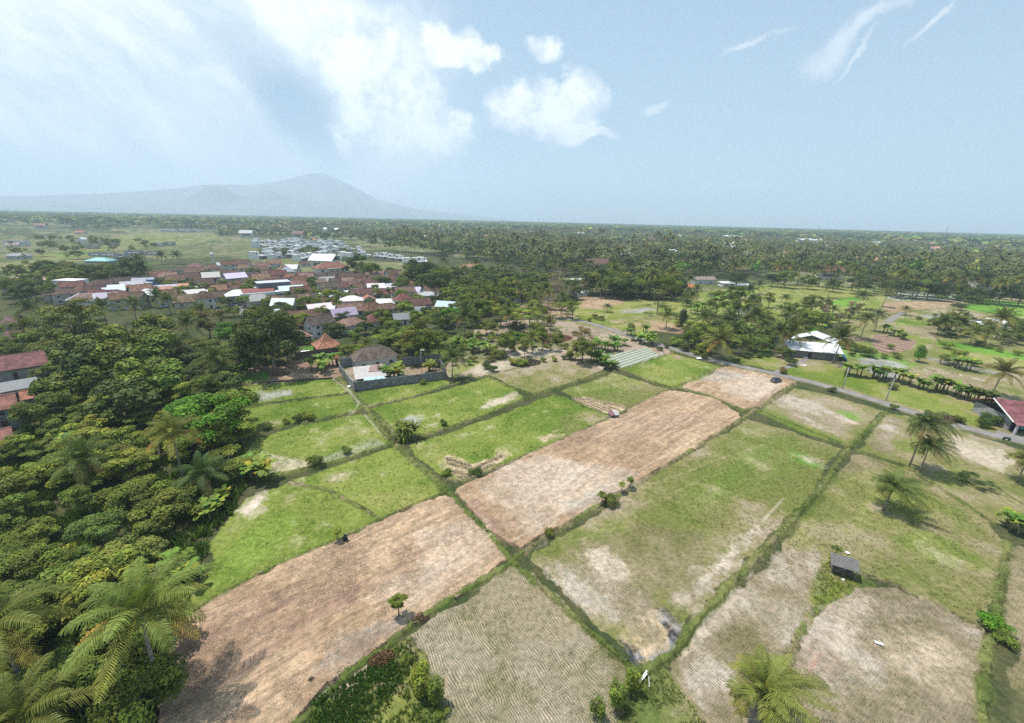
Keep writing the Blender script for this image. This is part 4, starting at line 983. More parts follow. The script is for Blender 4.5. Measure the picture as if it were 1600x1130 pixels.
def make_sapling(seed, H=2.6):
    rng = np.random.default_rng(seed); mb = MB(); blobs = []
    for s_ in range(4):
        x, y = rng.normal(0, .25, 2); mb.tube([(x * .3, y * .3, -.1), (x, y, H * rng.uniform(.8, 1))], [.03, .015], 4)
        for z in np.linspace(.35, 1, 5): blobs.append((x * 1.6, y * 1.6, H * z, .42, .36))
    V, Q, c = crown_cloud(rng, blobs, 260, .13, .45)
    return mb.mesh('stem', [M_bark]), npmesh('leaves', V, Q, None, [M_leaf], c)

PROTO = {}
PROTO['round'] = [make_broadleaf(100 + k, 9, 5.0, 'round') for k in range(5)]
PROTO['tall'] = [make_broadleaf(120 + k, 12, 4.4, 'tall') for k in range(4)]
PROTO['umbrella'] = [make_broadleaf(140 + k, 8, 5.6, 'umbrella') for k in range(3)]
PROTO['airy'] = [make_broadleaf(160 + k, 9, 4.0, 'airy') for k in range(4)]
PROTO['column'] = [make_broadleaf(180 + k, 6, 3.0, 'column') for k in range(2)]
PROTO['bush'] = [make_broadleaf(200 + k, 2.6, 2.4, 'bush') for k in range(4)]
PROTO['bigleaf'] = [make_bigleaf(220 + k) for k in range(3)]
PROTO['bare'] = [make_bare(240 + k) for k in range(2)]
PROTO['palm'] = [make_palm(300 + k, 11, 5.6, 24, .7, (0, 0), True, .3, 1.5 + .2 * k) for k in range(6)]
PROTO['windpalm'] = [make_palm(330 + k, 8.5, 5.6, 32, .5, (.8, -.15), True, .7, 2.2) for k in range(3)]
PROTO['shortpalm'] = [make_palm(340 + k, 5.5, 5.4, 22, .3, (0, 0), True, .2, 1.4) for k in range(3)]
PROTO['banana'] = [make_banana(360 + k, 3 + k % 3) for k in range(4)]
PROTO['papaya'] = [make_papaya(380 + k) for k in range(2)]
PROTO['pandan'] = [make_strapplant(390, 2.4, 132, .8)]
PROTO['sapling'] = [make_sapling(395 + k) for k in range(3)]
HB = {'round': 9, 'tall': 12, 'umbrella': 8, 'airy': 9, 'column': 6, 'bush': 2.2, 'bigleaf': 10, 'bare': 9, 'palm': 11, 'windpalm': 8.5, 'shortpalm': 5.5, 'banana': 3.0, 'papaya': 2.6, 'pandan': 2.4, 'sapling': 2.6}
CH = {'round': .68, 'tall': .70, 'umbrella': .82, 'airy': .72, 'column': .6, 'bush': .5, 'bigleaf': .65, 'bare': .7, 'palm': .97, 'windpalm': .97, 'shortpalm': .95, 'banana': .75, 'papaya': .85, 'pandan': .55, 'sapling': .6}
NUTS = make_coconuts(5)
NAMES = {'round': 'broadleaf_tree', 'tall': 'tall_tree', 'umbrella': 'umbrella_tree', 'airy': 'slender_tree', 'column': 'clipped_tree', 'bush': 'bush', 'bigleaf': 'large_leaved_tree', 'bare': 'bare_tree', 'palm': 'coconut_palm', 'windpalm': 'coconut_palm', 'shortpalm': 'coconut_palm', 'banana': 'banana_plant', 'papaya': 'papaya_tree', 'pandan': 'pandan_plant', 'sapling': 'sapling'}
CATS = {'palm': 'palm tree', 'windpalm': 'palm tree', 'shortpalm': 'palm tree', 'banana': 'banana plant', 'bush': 'bush', 'pandan': 'plant', 'sapling': 'sapling', 'papaya': 'papaya tree'}
GREEN = {'dark': (.075, .115, .027), 'mid': (.145, .195, .030), 'lite': (.225, .268, .040), 'olive': (.155, .185, .038), 'bright': (.10, .235, .018), 'bluish': (.065, .11, .04), 'rust': (.17, .14, .045), 'dry': (.33, .26, .17), 'pink': (.33, .235, .18),
         'palm': (.105, .13, .036), 'palmy': (.165, .17, .042), 'palmd': (.085, .11, .036), 'banana': (.12, .205, .036)}
BARK = {'palm': (.30, .26, .21), 'windpalm': (.26, .23, .19), 'shortpalm': (.27, .24, .19), 'bare': (.36, .30, .24), 'banana': (.20, .20, .08)}
rngT = np.random.default_rng(77)
KM = {'banana': 1.55, 'pandan': 1.9, 'bush': 1.15, 'round': 1.3, 'tall': 1.25, 'airy': 1.3, 'umbrella': 1.25, 'bigleaf': 1.4, 'bare': 1.6}
PLANTS = []      # (x, y, radius) of every plant placed, to keep the scatter from piling up
def plant(kind, x, y, label, tone='mid', scale=1.0, group=None, var=None, zs=1.0, jit=.10):
    scale *= KM.get(kind, 1.0)
    v = int(rngT.integers(len(PROTO[kind]))) if var is None else var % len(PROTO[kind])
    t, c = PROTO[kind][v]
    e = empty(NAMES[kind], (x, y, 0), rngT.uniform(0, 6.28) if kind != 'windpalm' else rngT.normal(0, .3), (scale, scale, scale * zs))
    tag(e, label, CATS.get(kind, 'tree'), group)
    link('stem' if kind in ('banana', 'pandan', 'sapling') else 'trunk', t, e, color=BARK.get(kind, (.22, .18, .13)))
    g = np.array(GREEN[tone]) * (1 + rngT.normal(0, jit)) * np.array([1 + rngT.normal(0, jit * .7), 1, 1])
    cr = link('leaves' if kind in ('banana', 'pandan', 'sapling') else 'crown', c, e, color=tuple(np.clip(g, .01, .6)))
    if kind in ('palm', 'windpalm', 'shortpalm') and tone == 'palmy':
        V = np.empty(len(c.vertices) * 3); 
        n = link('coconuts', NUTS, e, color=(.20, .19, .04)); tp = t.vertices[len(t.vertices) - 1].co; n.location = tp
    PLANTS.append((x, y, scale * 2.5))
    return e
def at_crown(kind, px, py, scale=1.0, zs=1.0):
    """spot whose crown centre shows at this photo pixel"""
    return G(px, py, HB[kind] * CH[kind] * scale * KM.get(kind, 1.0) * zs)
def crown(kind, px, py, label, tone='mid', scale=1.0, group=None, var=None, zs=1.0):
    x, y = at_crown(kind, px, py, scale, zs); return plant(kind, x, y, label, tone, scale, group, var, zs)
def base(kind, px, py, label, tone='mid', scale=1.0, group=None, var=None, zs=1.0):
    x, y = G(px, py); return plant(kind, x, y, label, tone, scale, group, var, zs)

# ------------------------------------------------------------------ buildings
rngB = np.random.default_rng(9)
FOOT = []       # footprints (x, y, radius) that trees keep clear of
BROWN = (.155, .082, .062); DKBROWN = (.115, .078, .062); RED = (.24, .105, .075); SALMON = (.52, .27, .19); ORANGE = (.42, .175, .09); WHITE = (.78, .78, .76); CREAM = (.62, .58, .50); GREY = (.30, .31, .32); DKGREY = (.13, .14, .155)
WOODC = (.10, .06, .04)
def window(parent, x, z, w, h, y, side='front', xs=0, frame=(.62, .62, .60)):
    """window frame and pane; y is the wall face"""
    a = MB(); b = MB()
    if side == 'front':
        a.box(x - w / 2, x + w / 2, y - .05, y + .02, z, z + h); b.box(x - w / 2 + .1, x + w / 2 - .1, y - .065, y - .04, z + .1, z + h - .1)
    else:
        s = 1 if xs > 0 else -1
        lo, hi = sorted((xs - s * .02, xs + s * .05)); a.box(lo, hi, y - w / 2, y + w / 2, z, z + h)
        lo, hi = sorted((xs + s * .04, xs + s * .065)); b.box(lo, hi, y - w / 2 + .1, y + w / 2 - .1, z + .1, z + h - .1)
    f = a.build('window', M_plain, parent, frame); b.build('pane', M_glass, f, (.03, .035, .04)); return f
def house(px, py, wpx, depth, label, H=3.0, rise=2.0, roof='gable', wall=CREAM, rc=BROWN, yaw=None, caps=None, nwin=2, ov=.6, name='house', group=None, mat=None, door=True, cat='house', ridge_along=True, wmat=None, win2=False):
    d = DIR_A if yaw is None else np.array([math.cos(rad(yaw)), math.sin(rad(yaw))])
    fx_, fy = G(px, py, H)
    p1 = proj(fx_ - d[0] * .5, fy - d[1] * .5, H); p2 = proj(fx_ + d[0] * .5, fy + d[1] * .5, H)
    L = wpx / max(abs(float(p2[0] - p1[0])), 1e-3) - (2 * ov if roof in ('gable', 'hip', 'joglo') else 0); L = min(max(L, 3.0), 38.0)
    n = np.array([-d[1], d[0]])
    inset = ov if roof in ('gable', 'hip', 'joglo') else 0
    cx, cy = fx_ + n[0] * (depth / 2 + inset), fy + n[1] * (depth / 2 + inset)
    e = empty(name, (cx, cy, 0), math.atan2(d[1], d[0])); tag(e, label, cat, group)
    FOOT.append((cx, cy, max(L, depth) * .5 + 1.0))
    a, b = L / 2, depth / 2
    w = MB().box(-a, a, -b, b, -.3, H)
    rm = mat or M_tile; r = MB(); ao, bo = a + ov, b + ov; ez = H - .12
    if roof == 'gable':
        if ridge_along:
            w.add([(-a, -b, H), (-a, b, H), (-a, 0, H + rise * b / bo)], T=[(0, 2, 1)]); w.add([(a, -b, H), (a, b, H), (a, 0, H + rise * b / bo)], T=[(0, 1, 2)])
            r.slab([(-ao, -bo, ez), (ao, -bo, ez), (ao, 0, ez + rise), (-ao, 0, ez + rise)], .14).slab([(ao, bo, ez), (-ao, bo, ez), (-ao, 0, ez + rise), (ao, 0, ez + rise)], .14)
            lines = [((-ao, 0, ez + rise), (ao, 0, ez + rise))]
        else:
            w.add([(-a, -b, H), (a, -b, H), (0, -b, H + rise * a / ao)], T=[(0, 1, 2)]); w.add([(-a, b, H), (a, b, H), (0, b, H + rise * a / ao)], T=[(0, 2, 1)])
            r.slab([(-ao, bo, ez), (-ao, -bo, ez), (0, -bo, ez + rise), (0, bo, ez + rise)], .14).slab([(ao, -bo, ez), (ao, bo, ez), (0, bo, ez + rise), (0, -bo, ez + rise)], .14)
            lines = [((0, -bo, ez + rise), (0, bo, ez + rise))]
    elif roof in ('hip', 'joglo'):
        def hip(x, y, z0, z1, t):
            rl = max(x - y, x * t); yr = max(y - x, 0)
            P = [(-x, -y, z0), (x, -y, z0), (x, y, z0), (-x, y, z0), (-rl, -yr, z1), (rl, yr, z1)] if yr == 0 else [(-x, -y, z0), (x, -y, z0), (x, y, z0), (-x, y, z0), (0, -yr, z1), (0, yr, z1)]
            if yr == 0: r.add(P, [(0, 1, 5, 4), (2, 3, 4, 5), (0, 3, 2, 1)], [(1, 2, 5), (3, 0, 4)]); return [((P[0]), P[4]), (P[3], P[4]), (P[1], P[5]), (P[2], P[5]), (P[4], P[5])]
            r.add(P, [(1, 2, 5, 4), (3, 0, 4, 5), (0, 3, 2, 1)], [(0, 1, 4), (2, 3, 5)]); return [(P[0], P[4]), (P[1], P[4]), (P[2], P[5]), (P[3], P[5]), (P[4], P[5])]
        if roof == 'hip': lines = hip(ao, bo, ez, ez + rise, .05)
        else:
            k = .48; z1 = ez + rise * .36
            O = [(-ao, -bo, ez), (ao, -bo, ez), (ao, bo, ez), (-ao, bo, ez)]; I = [(-ao * k, -bo * k, z1), (ao * k, -bo * k, z1), (ao * k, bo * k, z1), (-ao * k, bo * k, z1)]
            r.add(O + I, [(0, 1, 5, 4), (1, 2, 6, 5), (2, 3, 7, 6), (3, 0, 4, 7), (0, 3, 2, 1)])
            lines = hip(ao * k - .01, bo * k - .01, z1 - .02, ez + rise, .25) + [(O[i], I[i]) for i in range(4)]
    elif roof == 'flat':
        w.V[0][4:, 2] = H; lines = []
        r.box(-a - ov * .25, a + ov * .25, -b - ov * .25, b + ov * .25, H, H + .22); r.box(-a, a, -b, -b + .18, H + .22, H + .8); r.box(-a, a, b - .18, b, H + .22, H + .8); r.box(-a, -a + .18, -b + .18, b - .18, H + .22, H + .8); r.box(a - .18, a, -b + .18, b - .18, H + .22, H + .8)
    elif roof == 'shed':
        lines = []; w.hexa([(-a, -b, H - .01), (a, -b, H - .01), (a, b, H - .01), (-a, b, H - .01), (-a, -b, H), (a, -b, H), (a, b, H + rise), (-a, b, H + rise)])
        q = rise / max(depth, 1)
        r.slab([(-ao, -b - ov, H + .12 - ov * q), (ao, -b - ov, H + .12 - ov * q), (ao, b + ov, H + rise + .12 + ov * q), (-ao, b + ov, H + rise + .12 + ov * q)], .1)
    w.build('wall', wmat or M_wall, e, wall)
    ro = r.build('roof', rm, e, rc)
    if lines and caps is not None or (lines and rm is M_tile):
        cm = MB(); cc = caps if caps is not None else tuple(c * 1.35 for c in rc)
        for p, q in lines: cm.tube([p, q], [.16, .16], 6)
        cm.build('ridge_cap', M_plain, ro, cc)
    fl = min(H, 3.2)
    for z0 in ([.9] if H < 5 else [.9, H / 2 + .8]):
        for k in range(nwin):
            t = (k + .5) / nwin; x = -a + L * t
            if door and z0 == .9 and k == nwin // 2: continue
            window(e, x, z0, min(1.5, L / nwin * .6), min(1.3, fl * .42), -b)
        if depth > 5:
            window(e, 0, z0, 1.3, 1.2, -b * .35, 'side', a)
            if wpx > 24: window(e, 0, z0, 1.3, 1.2, -b * .35, 'side', -a)
    if door:
        x = -a + L * ((nwin // 2 + .5) / max(nwin, 1)); MB().box(x - .5, x + .5, -b - .05, -b + .02, 0, 2.1).build('door', M_wood, e, WOODC)
    return e
def boxes(name, px, py, label, parts, cat='house', yaw=None, z=0.0, group=None):
    """a building assembled from a list of (part name, material, colour, [boxes]) in a local frame at pixel (px, py)"""
    d = DIR_A if yaw is None else np.array([math.cos(rad(yaw)), math.sin(rad(yaw))])
    x, y = G(px, py, z); e = empty(name, (x, y, 0), math.atan2(d[1], d[0])); tag(e, label, cat, group)
    last = None
    for pn, m, c, bl in parts:
        par = e
        if pn.startswith('>'): pn = pn[1:]; par = last
        for q in ([[b] for b in bl] if pn in ('window', 'parapet', 'pillar', 'post', 'column', 'pier', 'gutter') else [bl]):
            mb = MB()
            for b in q:
                if len(b) == 6: mb.box(*b)
                else: mb.slab(b, .12)
            o = mb.build(pn, m, par, c)
        if par is e: last = o
    return e

# --- named houses of the village, nearest first
house(486, 497, 52, 9.5, 'long brown tiled house with a stepped front roof behind the walled garden', 3.2, 3.2, 'gable', CREAM, BROWN, nwin=4)
house(470, 511, 44, 5, 'low brown lean-to roofed wing in front of the long brown house', 2.6, 1.3, 'shed', CREAM, BROWN, mat=M_tile, nwin=3)
house(505, 476, 48, 9, 'brown gabled house just behind the long brown house', 3.2, 2.8, 'gable', (.45, .36, .30), BROWN, nwin=3)
house(448, 490, 30, 8, 'brown hipped roof left of the long brown house', 3, 2.5, 'hip', CREAM, (.18, .09, .068), nwin=2)
house(468, 528, 42, 7.5, 'slate walled house with pink ridge tiles on a low hipped brown roof', 3.2, 2.4, 'hip', (.10, .115, .14), BROWN, caps=(.62, .42, .36), nwin=3)
house(516, 543, 40, 8.5, 'open pavilion with a steep orange tiled peak roof', 2.6, 4.6, 'joglo', (.12, .07, .05), (.36, .165, .10), caps=(.42, .2, .13), nwin=2, cat='pavilion', name='pavilion')
house(590, 560, 70, 8.5, 'white walled house with a dark brown hipped roof beside the grey block wall', 3.6, 3.2, 'hip', (.62, .61, .57), (.135, .105, .085), caps=(.19, .15, .12), nwin=3, yaw=34)
# two-storey hall with columns
e = house(522, 419, 54, 13, 'large white two storey hall with tall columns and a red hipped roof', 7.5, 4.2, 'hip', (.74, .74, .74), RED, caps=(.55, .38, .34), nwin=0, door=False, ov=1.2)
mb = MB(); gl = MB()
for k in range(6): mb.box(-4.6 + k * 1.7, -4.2 + k * 1.7, -8.9, -8.5, 0, 7.3)
mb.box(-5.2, 5.0, -9.2, -8.0, 7.3, 7.5); mb.box(-5.2, 5.0, -9.2, -8.0, 0, .25)
mb.build('column', M_wall, e, WHITE)
for k in range(5): gl.box(-4.05 + k * 1.7, -2.95 + k * 1.7, -6.62, -6.52, .6, 6.8)
gl.build('window', M_glass, e, (.05, .06, .07))
bc = MB().box(5.6, 12.0, -9.0, -6.0, 3.4, 3.75).box(5.6, 12.0, -9.1, -8.9, 3.75, 4.5); bc.build('balcony', M_wall, e, WHITE)
for xx in (7.5, 10.5): window(e, xx, 4.4, 1.8, 1.9, -6.5)
for xx in (-9, 8.6): window(e, xx, .8, 1.8, 1.8, -6.5)
for xx in (-9,): window(e, xx, 4.4, 1.8, 1.9, -6.5)
# white modern block
boxes('house', 426, 474, 'white flat roofed modern house with a dark red awning and a slate upper storey', [
 ('wall', M_wall, (.72, .75, .76), [(-15, 13, 0, 10, -.3, 6.4), (-9, 12, -5, 0, -.3, 3.4)]), ('roof', M_plain, (.76, .78, .79), [(-15.3, 13.3, -.3, 10.3, 6.4, 6.7)]),
 ('upper_storey', M_wall, (.15, .18, .22), [(-5, 12, 6, 15, 6.7, 11.0)]), ('>roof_slab', M_plain, (.5, .52, .54), [(-5.4, 12.4, 5.6, 15.4, 11.0, 11.25)]),
 ('awning', M_metal, (.24, .055, .045), [[(-14, 1.0, 7.0), (2.5, 1.0, 7.0), (2.5, 6, 8.6), (-14, 6, 8.6)]]),
 ('retaining_wall', M_conc, (.42, .45, .47), [(-12, 11, -8.0, -5.0, -.3, 2.6)]),
 ('window', M_glass, (.05, .06, .07), [(2, 3.6, -.06, .02, 3.6, 5.4), (4.0, 5.6, -.06, .02, 3.6, 5.4), (-9, -6.5, -.06, .02, 4.6, 5.2), (-2.5, -1.6, -.06, .02, 3.6, 5.2)])])
FOOT.append((*G(426, 460), 13))
boxes('house', 566, 470, 'white house with a pale sloping roof terrace between brown roofs', [
 ('wall', M_wall, (.76, .77, .78), [(-8, 8, 0, 8, -.3, 5.6), (-1, 8, -4, 0, -.3, 3.4)]), ('roof', M_plain, (.62, .6, .56), [[(-1.2, -4.2, 3.6), (8.4, -4.2, 3.6), (8.4, 0, 4.4), (-1.2, 0, 4.4)], (-8.1, 8.1, -.1, 8.1, 5.6, 5.8)]),
 ('parapet', M_wall, (.76, .77, .78), [(-8, -4, .0, .2, 5.8, 6.8), (-4, 4, 7.8, 8, 5.8, 6.6)]), ('window', M_glass, (.04, .05, .06), [(-6, -5, -.06, .02, 2.6, 4.4), (-3, -1.8, -.06, .02, 3.8, 4.6), (0, 6.5, -4.06, -4, 2.3, 3.1)])])
FOOT.append((*G(566, 462), 9))
house(577, 470, 26, 7, 'small house with an orange tiled gable facing the camera', 3.6, 2.6, 'gable', (.55, .53, .48), (.36, .17, .11), nwin=2, ridge_along=False, yaw=25)
boxes('house', 608, 486, 'grey house with a bright white sheet roof and a red and yellow door', [
 ('wall', M_wall, (.26, .28, .30), [(-6.5, 5.5, 0, 7, -.3, 4.0), (-11, -6.5, -1.0, 6, -.3, 3.2)]), ('roof', M_metal, (.80, .82, .83), [[(-6.9, -.6, 4.1), (6, -.6, 4.1), (6, 7.4, 5.6), (-6.9, 7.4, 5.6)], [(-11.3, -1.6, 3.3), (-6.9, -1.6, 3.3), (-6.9, 6.3, 4.2), (-11.3, 6.3, 4.2)]]),
 ('door', M_plain, (.55, .32, .05), [(-10.0, -8.6, -1.06, -1.0, .2, 2.7)]), ('gate', M_plain, (.36, .03, .03), [(-8.5, -6.9, -1.06, -1.0, .2, 2.7)]), ('window', M_glass, (.04, .05, .06), [(-4.5, -1.5, -.06, 0, .8, 3.0)])], yaw=15)
FOOT.append((*G(608, 482), 9))
house(633, 499, 36, 7, 'nearer of two grey gabled bungalows with white walls', 3.0, 2.4, 'gable', (.60, .63, .66), (.15, .16, .18), mat=M_metal, nwin=3, yaw=22)
house(653, 488, 30, 7, 'farther of two grey gabled bungalows with white walls', 3.0, 2.4, 'gable', (.60, .62, .64), (.17, .18, .20), mat=M_metal, nwin=2, yaw=22)
house(668, 462, 34, 7.5, 'pale pink two storey house with brown shutters and a grey roof', 5.6, 1.8, 'hip', (.68, .56, .52), (.40, .41, .42), mat=M_metal, nwin=3, caps=(.5, .5, .5), yaw=10)
house(697, 480, 38, 8, 'pale blue roofed gabled building beside the pink house', 3.2, 2.6, 'gable', (.60, .66, .68), (.45, .55, .58), mat=M_metal, nwin=2, yaw=-12)
house(628, 446, 44, 9, 'broad brown tiled roof in front of the dark trees', 3, 2.6, 'gable', CREAM, (.19, .09, .068), nwin=3)
house(640, 453, 26, 5, 'low white sheet roofed shed below the broad brown roof', 2.6, .6, 'shed', GREY, WHITE, mat=M_metal, nwin=2)
house(598, 457, 28, 8, 'dark brown roof beside the white terrace house', 3, 2.3, 'hip', CREAM, DKBROWN, nwin=2)
boxes('house', 803, 472, 'white fronted house with dull red panels and a clay roof under the palms', [
 ('wall', M_wall, (.70, .70, .70), [(-9, -3.5, 0, 7, -.3, 5.2), (-3.5, 8, 1.0, 8, -.3, 4.0)]), ('roof', M_tile, (.36, .22, .16), [[(-9.6, -.8, 5.3), (8.6, -.8, 4.6), (8.6, 5, 7.2), (-9.6, 5, 7.2)], [(8.6, 11, 4.4), (-9.6, 11, 4.4), (-9.6, 5, 7.2), (8.6, 5, 7.2)]]),
 ('panel', M_plain, (.28, .06, .045), [(-3.0, .2, .94, 1.0, .3, 3.5), (4.4, 7.4, .94, 1.0, .3, 3.5)]), ('porch', M_plain, (.62, .62, .60), [(-3.6, 8.2, -1.2, 1.0, -.2, .25)])], yaw=8)
FOOT.append((*G(803, 466), 11))
# roofs crowding the village street, middle and left
for a in [
 (333, 419, 28, 7, 'two storey brown hipped house rising over the village roofs', 6.0, 2.6, 'hip', CREAM, (.17, .10, .08)),
 (311, 441, 40, 10, 'broad brown hipped roof in the middle of the village cluster', 3, 3.2, 'hip', CREAM, BROWN),
 (351, 447, 36, 10, 'dark brown hipped roof left of the white modern house', 3, 3.0, 'hip', (.5, .42, .36), DKBROWN),
 (366, 430, 28, 8, 'brown roof with a steep peak behind the dark hipped roof', 3, 3.2, 'hip', CREAM, (.17, .09, .07)),
 (418, 427, 22, 7, 'small brown gabled roof behind the slate upper storey', 3, 2, 'gable', (.6, .58, .55), (.15, .09, .075)),
 (456, 434, 24, 7, 'reddish pyramid roof right of the slate upper storey', 4, 2.8, 'hip', (.6, .58, .55), (.25, .12, .09)),
 (427, 432, 14, 5, 'small pinkish pyramid roof behind the slate upper storey', 4, 2, 'hip', (.6, .55, .5), (.40, .22, .17)),
 (289, 421, 24, 7, 'brown gabled roof at the back left of the village cluster', 3, 2, 'gable', CREAM, (.20, .11, .085)),
 (255, 428, 22, 7, 'dark brown roof at the left back of the village cluster', 3, 2.2, 'gable', CREAM, BROWN),
 (283, 434, 26, 6, 'brown gable with an open dark front beside the broad hipped roof', 3, 2.2, 'gable', (.3, .25, .2), BROWN),
 (261, 438, 22, 7, 'small brown gable behind the salmon roof', 3, 2.2, 'gable', CREAM, DKBROWN),
 (262, 457, 50, 9, 'wide salmon coloured hipped roof above the palms', 3.2, 3.0, 'hip', (.66, .60, .54), SALMON),
 (288, 448, 20, 6, 'small salmon gable beside the wide salmon roof', 4, 1.8, 'gable', (.7, .62, .56), (.55, .30, .21)),
 (321, 451, 26, 7, 'grey brown twin gable above the orange brown roof', 3, 2.2, 'gable', (.42, .42, .40), (.17, .13, .11)),
 (332, 462, 26, 7, 'faded orange hipped roof near the lane in the village', 2.8, 2.0, 'hip', (.36, .36, .36), (.30, .15, .11)),
 (137, 450, 34, 8, 'brown gabled house with an open verandah right of the blue and white box house', 3.2, 2.4, 'gable', (.34, .33, .32), BROWN),
 (174, 460, 48, 7, 'long brown hipped roof over a slate wall, left of the wide salmon roof', 3, 2.2, 'hip', (.26, .30, .35), (.15, .085, .07)),
 (193, 451, 26, 6, 'brown roof with an orange tint behind the long slate walled house', 3, 1.8, 'gable', CREAM, (.27, .14, .10)),
 (220, 453, 22, 7, 'brown roof between the blue wall and the green shrub', 3, 2, 'gable', CREAM, BROWN),
 (391, 437, 20, 6, 'brown roof just behind the dark red awning', 3, 2, 'gable', CREAM, BROWN),
 (395, 425, 20, 6, 'low brown roof at the back behind the white modern house', 3, 2, 'gable', CREAM, (.16, .10, .085)),
 (511, 447, 26, 7, 'brown double gable below the columned hall', 3, 2.4, 'gable', CREAM, (.15, .085, .07)),
 (494, 452, 24, 7, 'dark brown roof left below the columned hall', 3, 2.4, 'gable', CREAM, DKBROWN),
 (520, 456, 20, 6, 'small reddish gable between the hall and the long brown house', 3, 2, 'gable', (.5, .45, .4), (.23, .11, .085)),
 (545, 445, 22, 7, 'brown gable right below the columned hall', 3, 2.2, 'gable', CREAM, (.17, .10, .08)),
 (564, 449, 20, 7, 'brown gable beside the white terrace house', 3, 2.4, 'gable', CREAM, BROWN),
 (472, 466, 20, 6, 'brown roof above the bush right of the grey retaining wall', 3, 2, 'gable', CREAM, BROWN),
 (548, 482, 20, 7, 'small brown roof over a white porch right of the dark round tree', 3, 2.2, 'gable', (.7, .68, .64), (.15, .08, .07)),
 (503, 404, 16, 6, 'small orange roof in front of the white housing estate', 3, 2.2, 'hip', CREAM, (.52, .22, .12)),
 (480, 412, 20, 7, 'dark brown roof left of the small orange roof', 3, 2, 'gable', CREAM, DKBROWN),
 (600, 427, 20, 7, 'faded pinkish brown roof beyond the trees right of the hall', 3, 2.4, 'gable', CREAM, (.27, .16, .13)),
 (617, 427, 14, 8, 'narrow orange brown roof end among trees', 3, 2.4, 'gable', CREAM, (.38, .18, .12)),
 (741, 417, 32, 8, 'orange brown roof behind two palms', 3, 2.8, 'hip', CREAM, (.40, .22, .14)),
 (740, 431, 26, 8, 'dull brown roof above the white fenced yard', 3, 2.4, 'gable', CREAM, (.25, .13, .10)),
 (746, 446, 14, 6, 'small clay roof over a whitewashed wall beside tall palm trunks', 3, 2, 'gable', (.66, .66, .64), (.36, .19, .13)),
 (773, 421, 18, 6, 'slate blue box shaped building among palms', 4.5, .3, 'flat', (.24, .29, .35), (.28, .33, .38)),
 (827, 423, 16, 6, 'small red brown roof between palms', 3, 2, 'gable', (.6, .55, .52), (.30, .14, .11)),
 (885, 420, 24, 7, 'clay roofed house with a pale front behind the bare pinkish tree', 3, 2.2, 'gable', CREAM, (.27, .14, .11)),
 (915, 437, 30, 6, 'bright white flat sheet roof behind the brown farm roof', 3.6, .5, 'shed', (.3, .3, .3), WHITE),
 (910, 447, 28, 8, 'brown farm roof with a low whitewashed wall by the bare yard', 3, 2.4, 'gable', (.6, .6, .58), (.19, .12, .095)),
 (930, 413, 12, 5, 'tiny red roof among the palms, centre distance', 3, 1.8, 'gable', CREAM, (.33, .13, .11)),
 (1082, 449, 22, 7, 'bright orange roof by the long white building', 3, 2, 'hip', (.72, .72, .7), (.50, .20, .09)),
 (1104, 437, 34, 8, 'long whitewashed building with a faded brown roof at the edge of the wood', 4, 2.2, 'gable', (.68, .68, .68), (.30, .23, .20)),
 (1367, 413, 14, 7, 'faded red roof in the wood, right distance', 4, 2.6, 'gable', CREAM, (.33, .12, .12)),
 (1357, 411, 10, 6, 'small orange roof in the wood, right distance', 4, 2.4, 'gable', CREAM, (.5, .2, .12)),
 (1376, 414, 16, 7, 'pinkish brown roof beside the faded red roof in the wood', 3.5, 2.6, 'hip', CREAM, (.30, .18, .17)),
 (1447, 411, 18, 8, 'bright red roof in the wood beside a white building', 5, 2.2, 'gable', (.7, .7, .7), (.52, .09, .10)),
 (1427, 412, 16, 7, 'white two storey building in the wood beside the bright red roof', 7, .5, 'flat', WHITE, (.6, .6, .6)),
]:
    t = a[10] if len(a) > 10 else None
    house(*a[:5], H=a[5], rise=a[6], roof=a[7], wall=a[8], rc=a[9], nwin=2, mat=M_metal if a[9] in (WHITE,) else None, yaw=None if a[0] < 1000 else 12)
FILL = [('dark brown', DKBROWN), ('brown', BROWN), ('reddish brown', (.17, .092, .070)), ('faded terracotta', (.245, .148, .115)), ('grey sheet', (.36, .37, .38)), ('white sheet', (.72, .73, .74))]
for q in range(1100):
    py = rngB.uniform(411, 509); px = rngB.uniform(60, 690); 
    if not pip(np.array([px]), np.array([py]), [(75, 462), (85, 448), (110, 446), (228, 440), (262, 422), (330, 412), (420, 410), (520, 428), (600, 425), (690, 440), (700, 462), (660, 478), (645, 505), (600, 520), (545, 520), (530, 505), (440, 508), (430, 490), (400, 470), (345, 470), (300, 474), (235, 470)])[0] or abs(px - (350 + (py - 450) * .6)) < 9 or (640 < px < 700 and py < 455): continue
    x, y = G(px, py, 3); w_ = rngB.uniform(5.0, 7.8)
    if not all((x - a) ** 2 + (y - b) ** 2 > (.80 * c + w_ * .72) ** 2 for a, b, c in FOOT): continue
    k = int(rngB.choice(6, p=[.26, .24, .12, .11, .10, .17])); nm, rc_ = FILL[k]; m_ = M_metal if k > 3 else M_tile
    d_ = DIR_A; p1 = proj(x, y, 3); p2 = proj(x + d_[0], y + d_[1], 3); house(px, py, abs(float(p2[0] - p1[0])) * 2 * w_, rngB.uniform(6, 8.5), 'small ' + nm + ' roofed house wedged into the packed village', rngB.choice([3.2, 3.6, 5.8]), rngB.uniform(2.2, 3.6), rngB.choice(['gable', 'gable', 'hip']), [CREAM, (.6, .6, .58), (.42, .38, .33), (.68, .67, .64)][int(rngB.integers(4))], tuple(c * rngB.uniform(.85, 1.15) for c in rc_), mat=m_, nwin=2, group='small ' + nm + ' roofed houses packed in the village', yaw=None if rngB.random() < .7 else float(rngB.choice([5, 22, 55])))
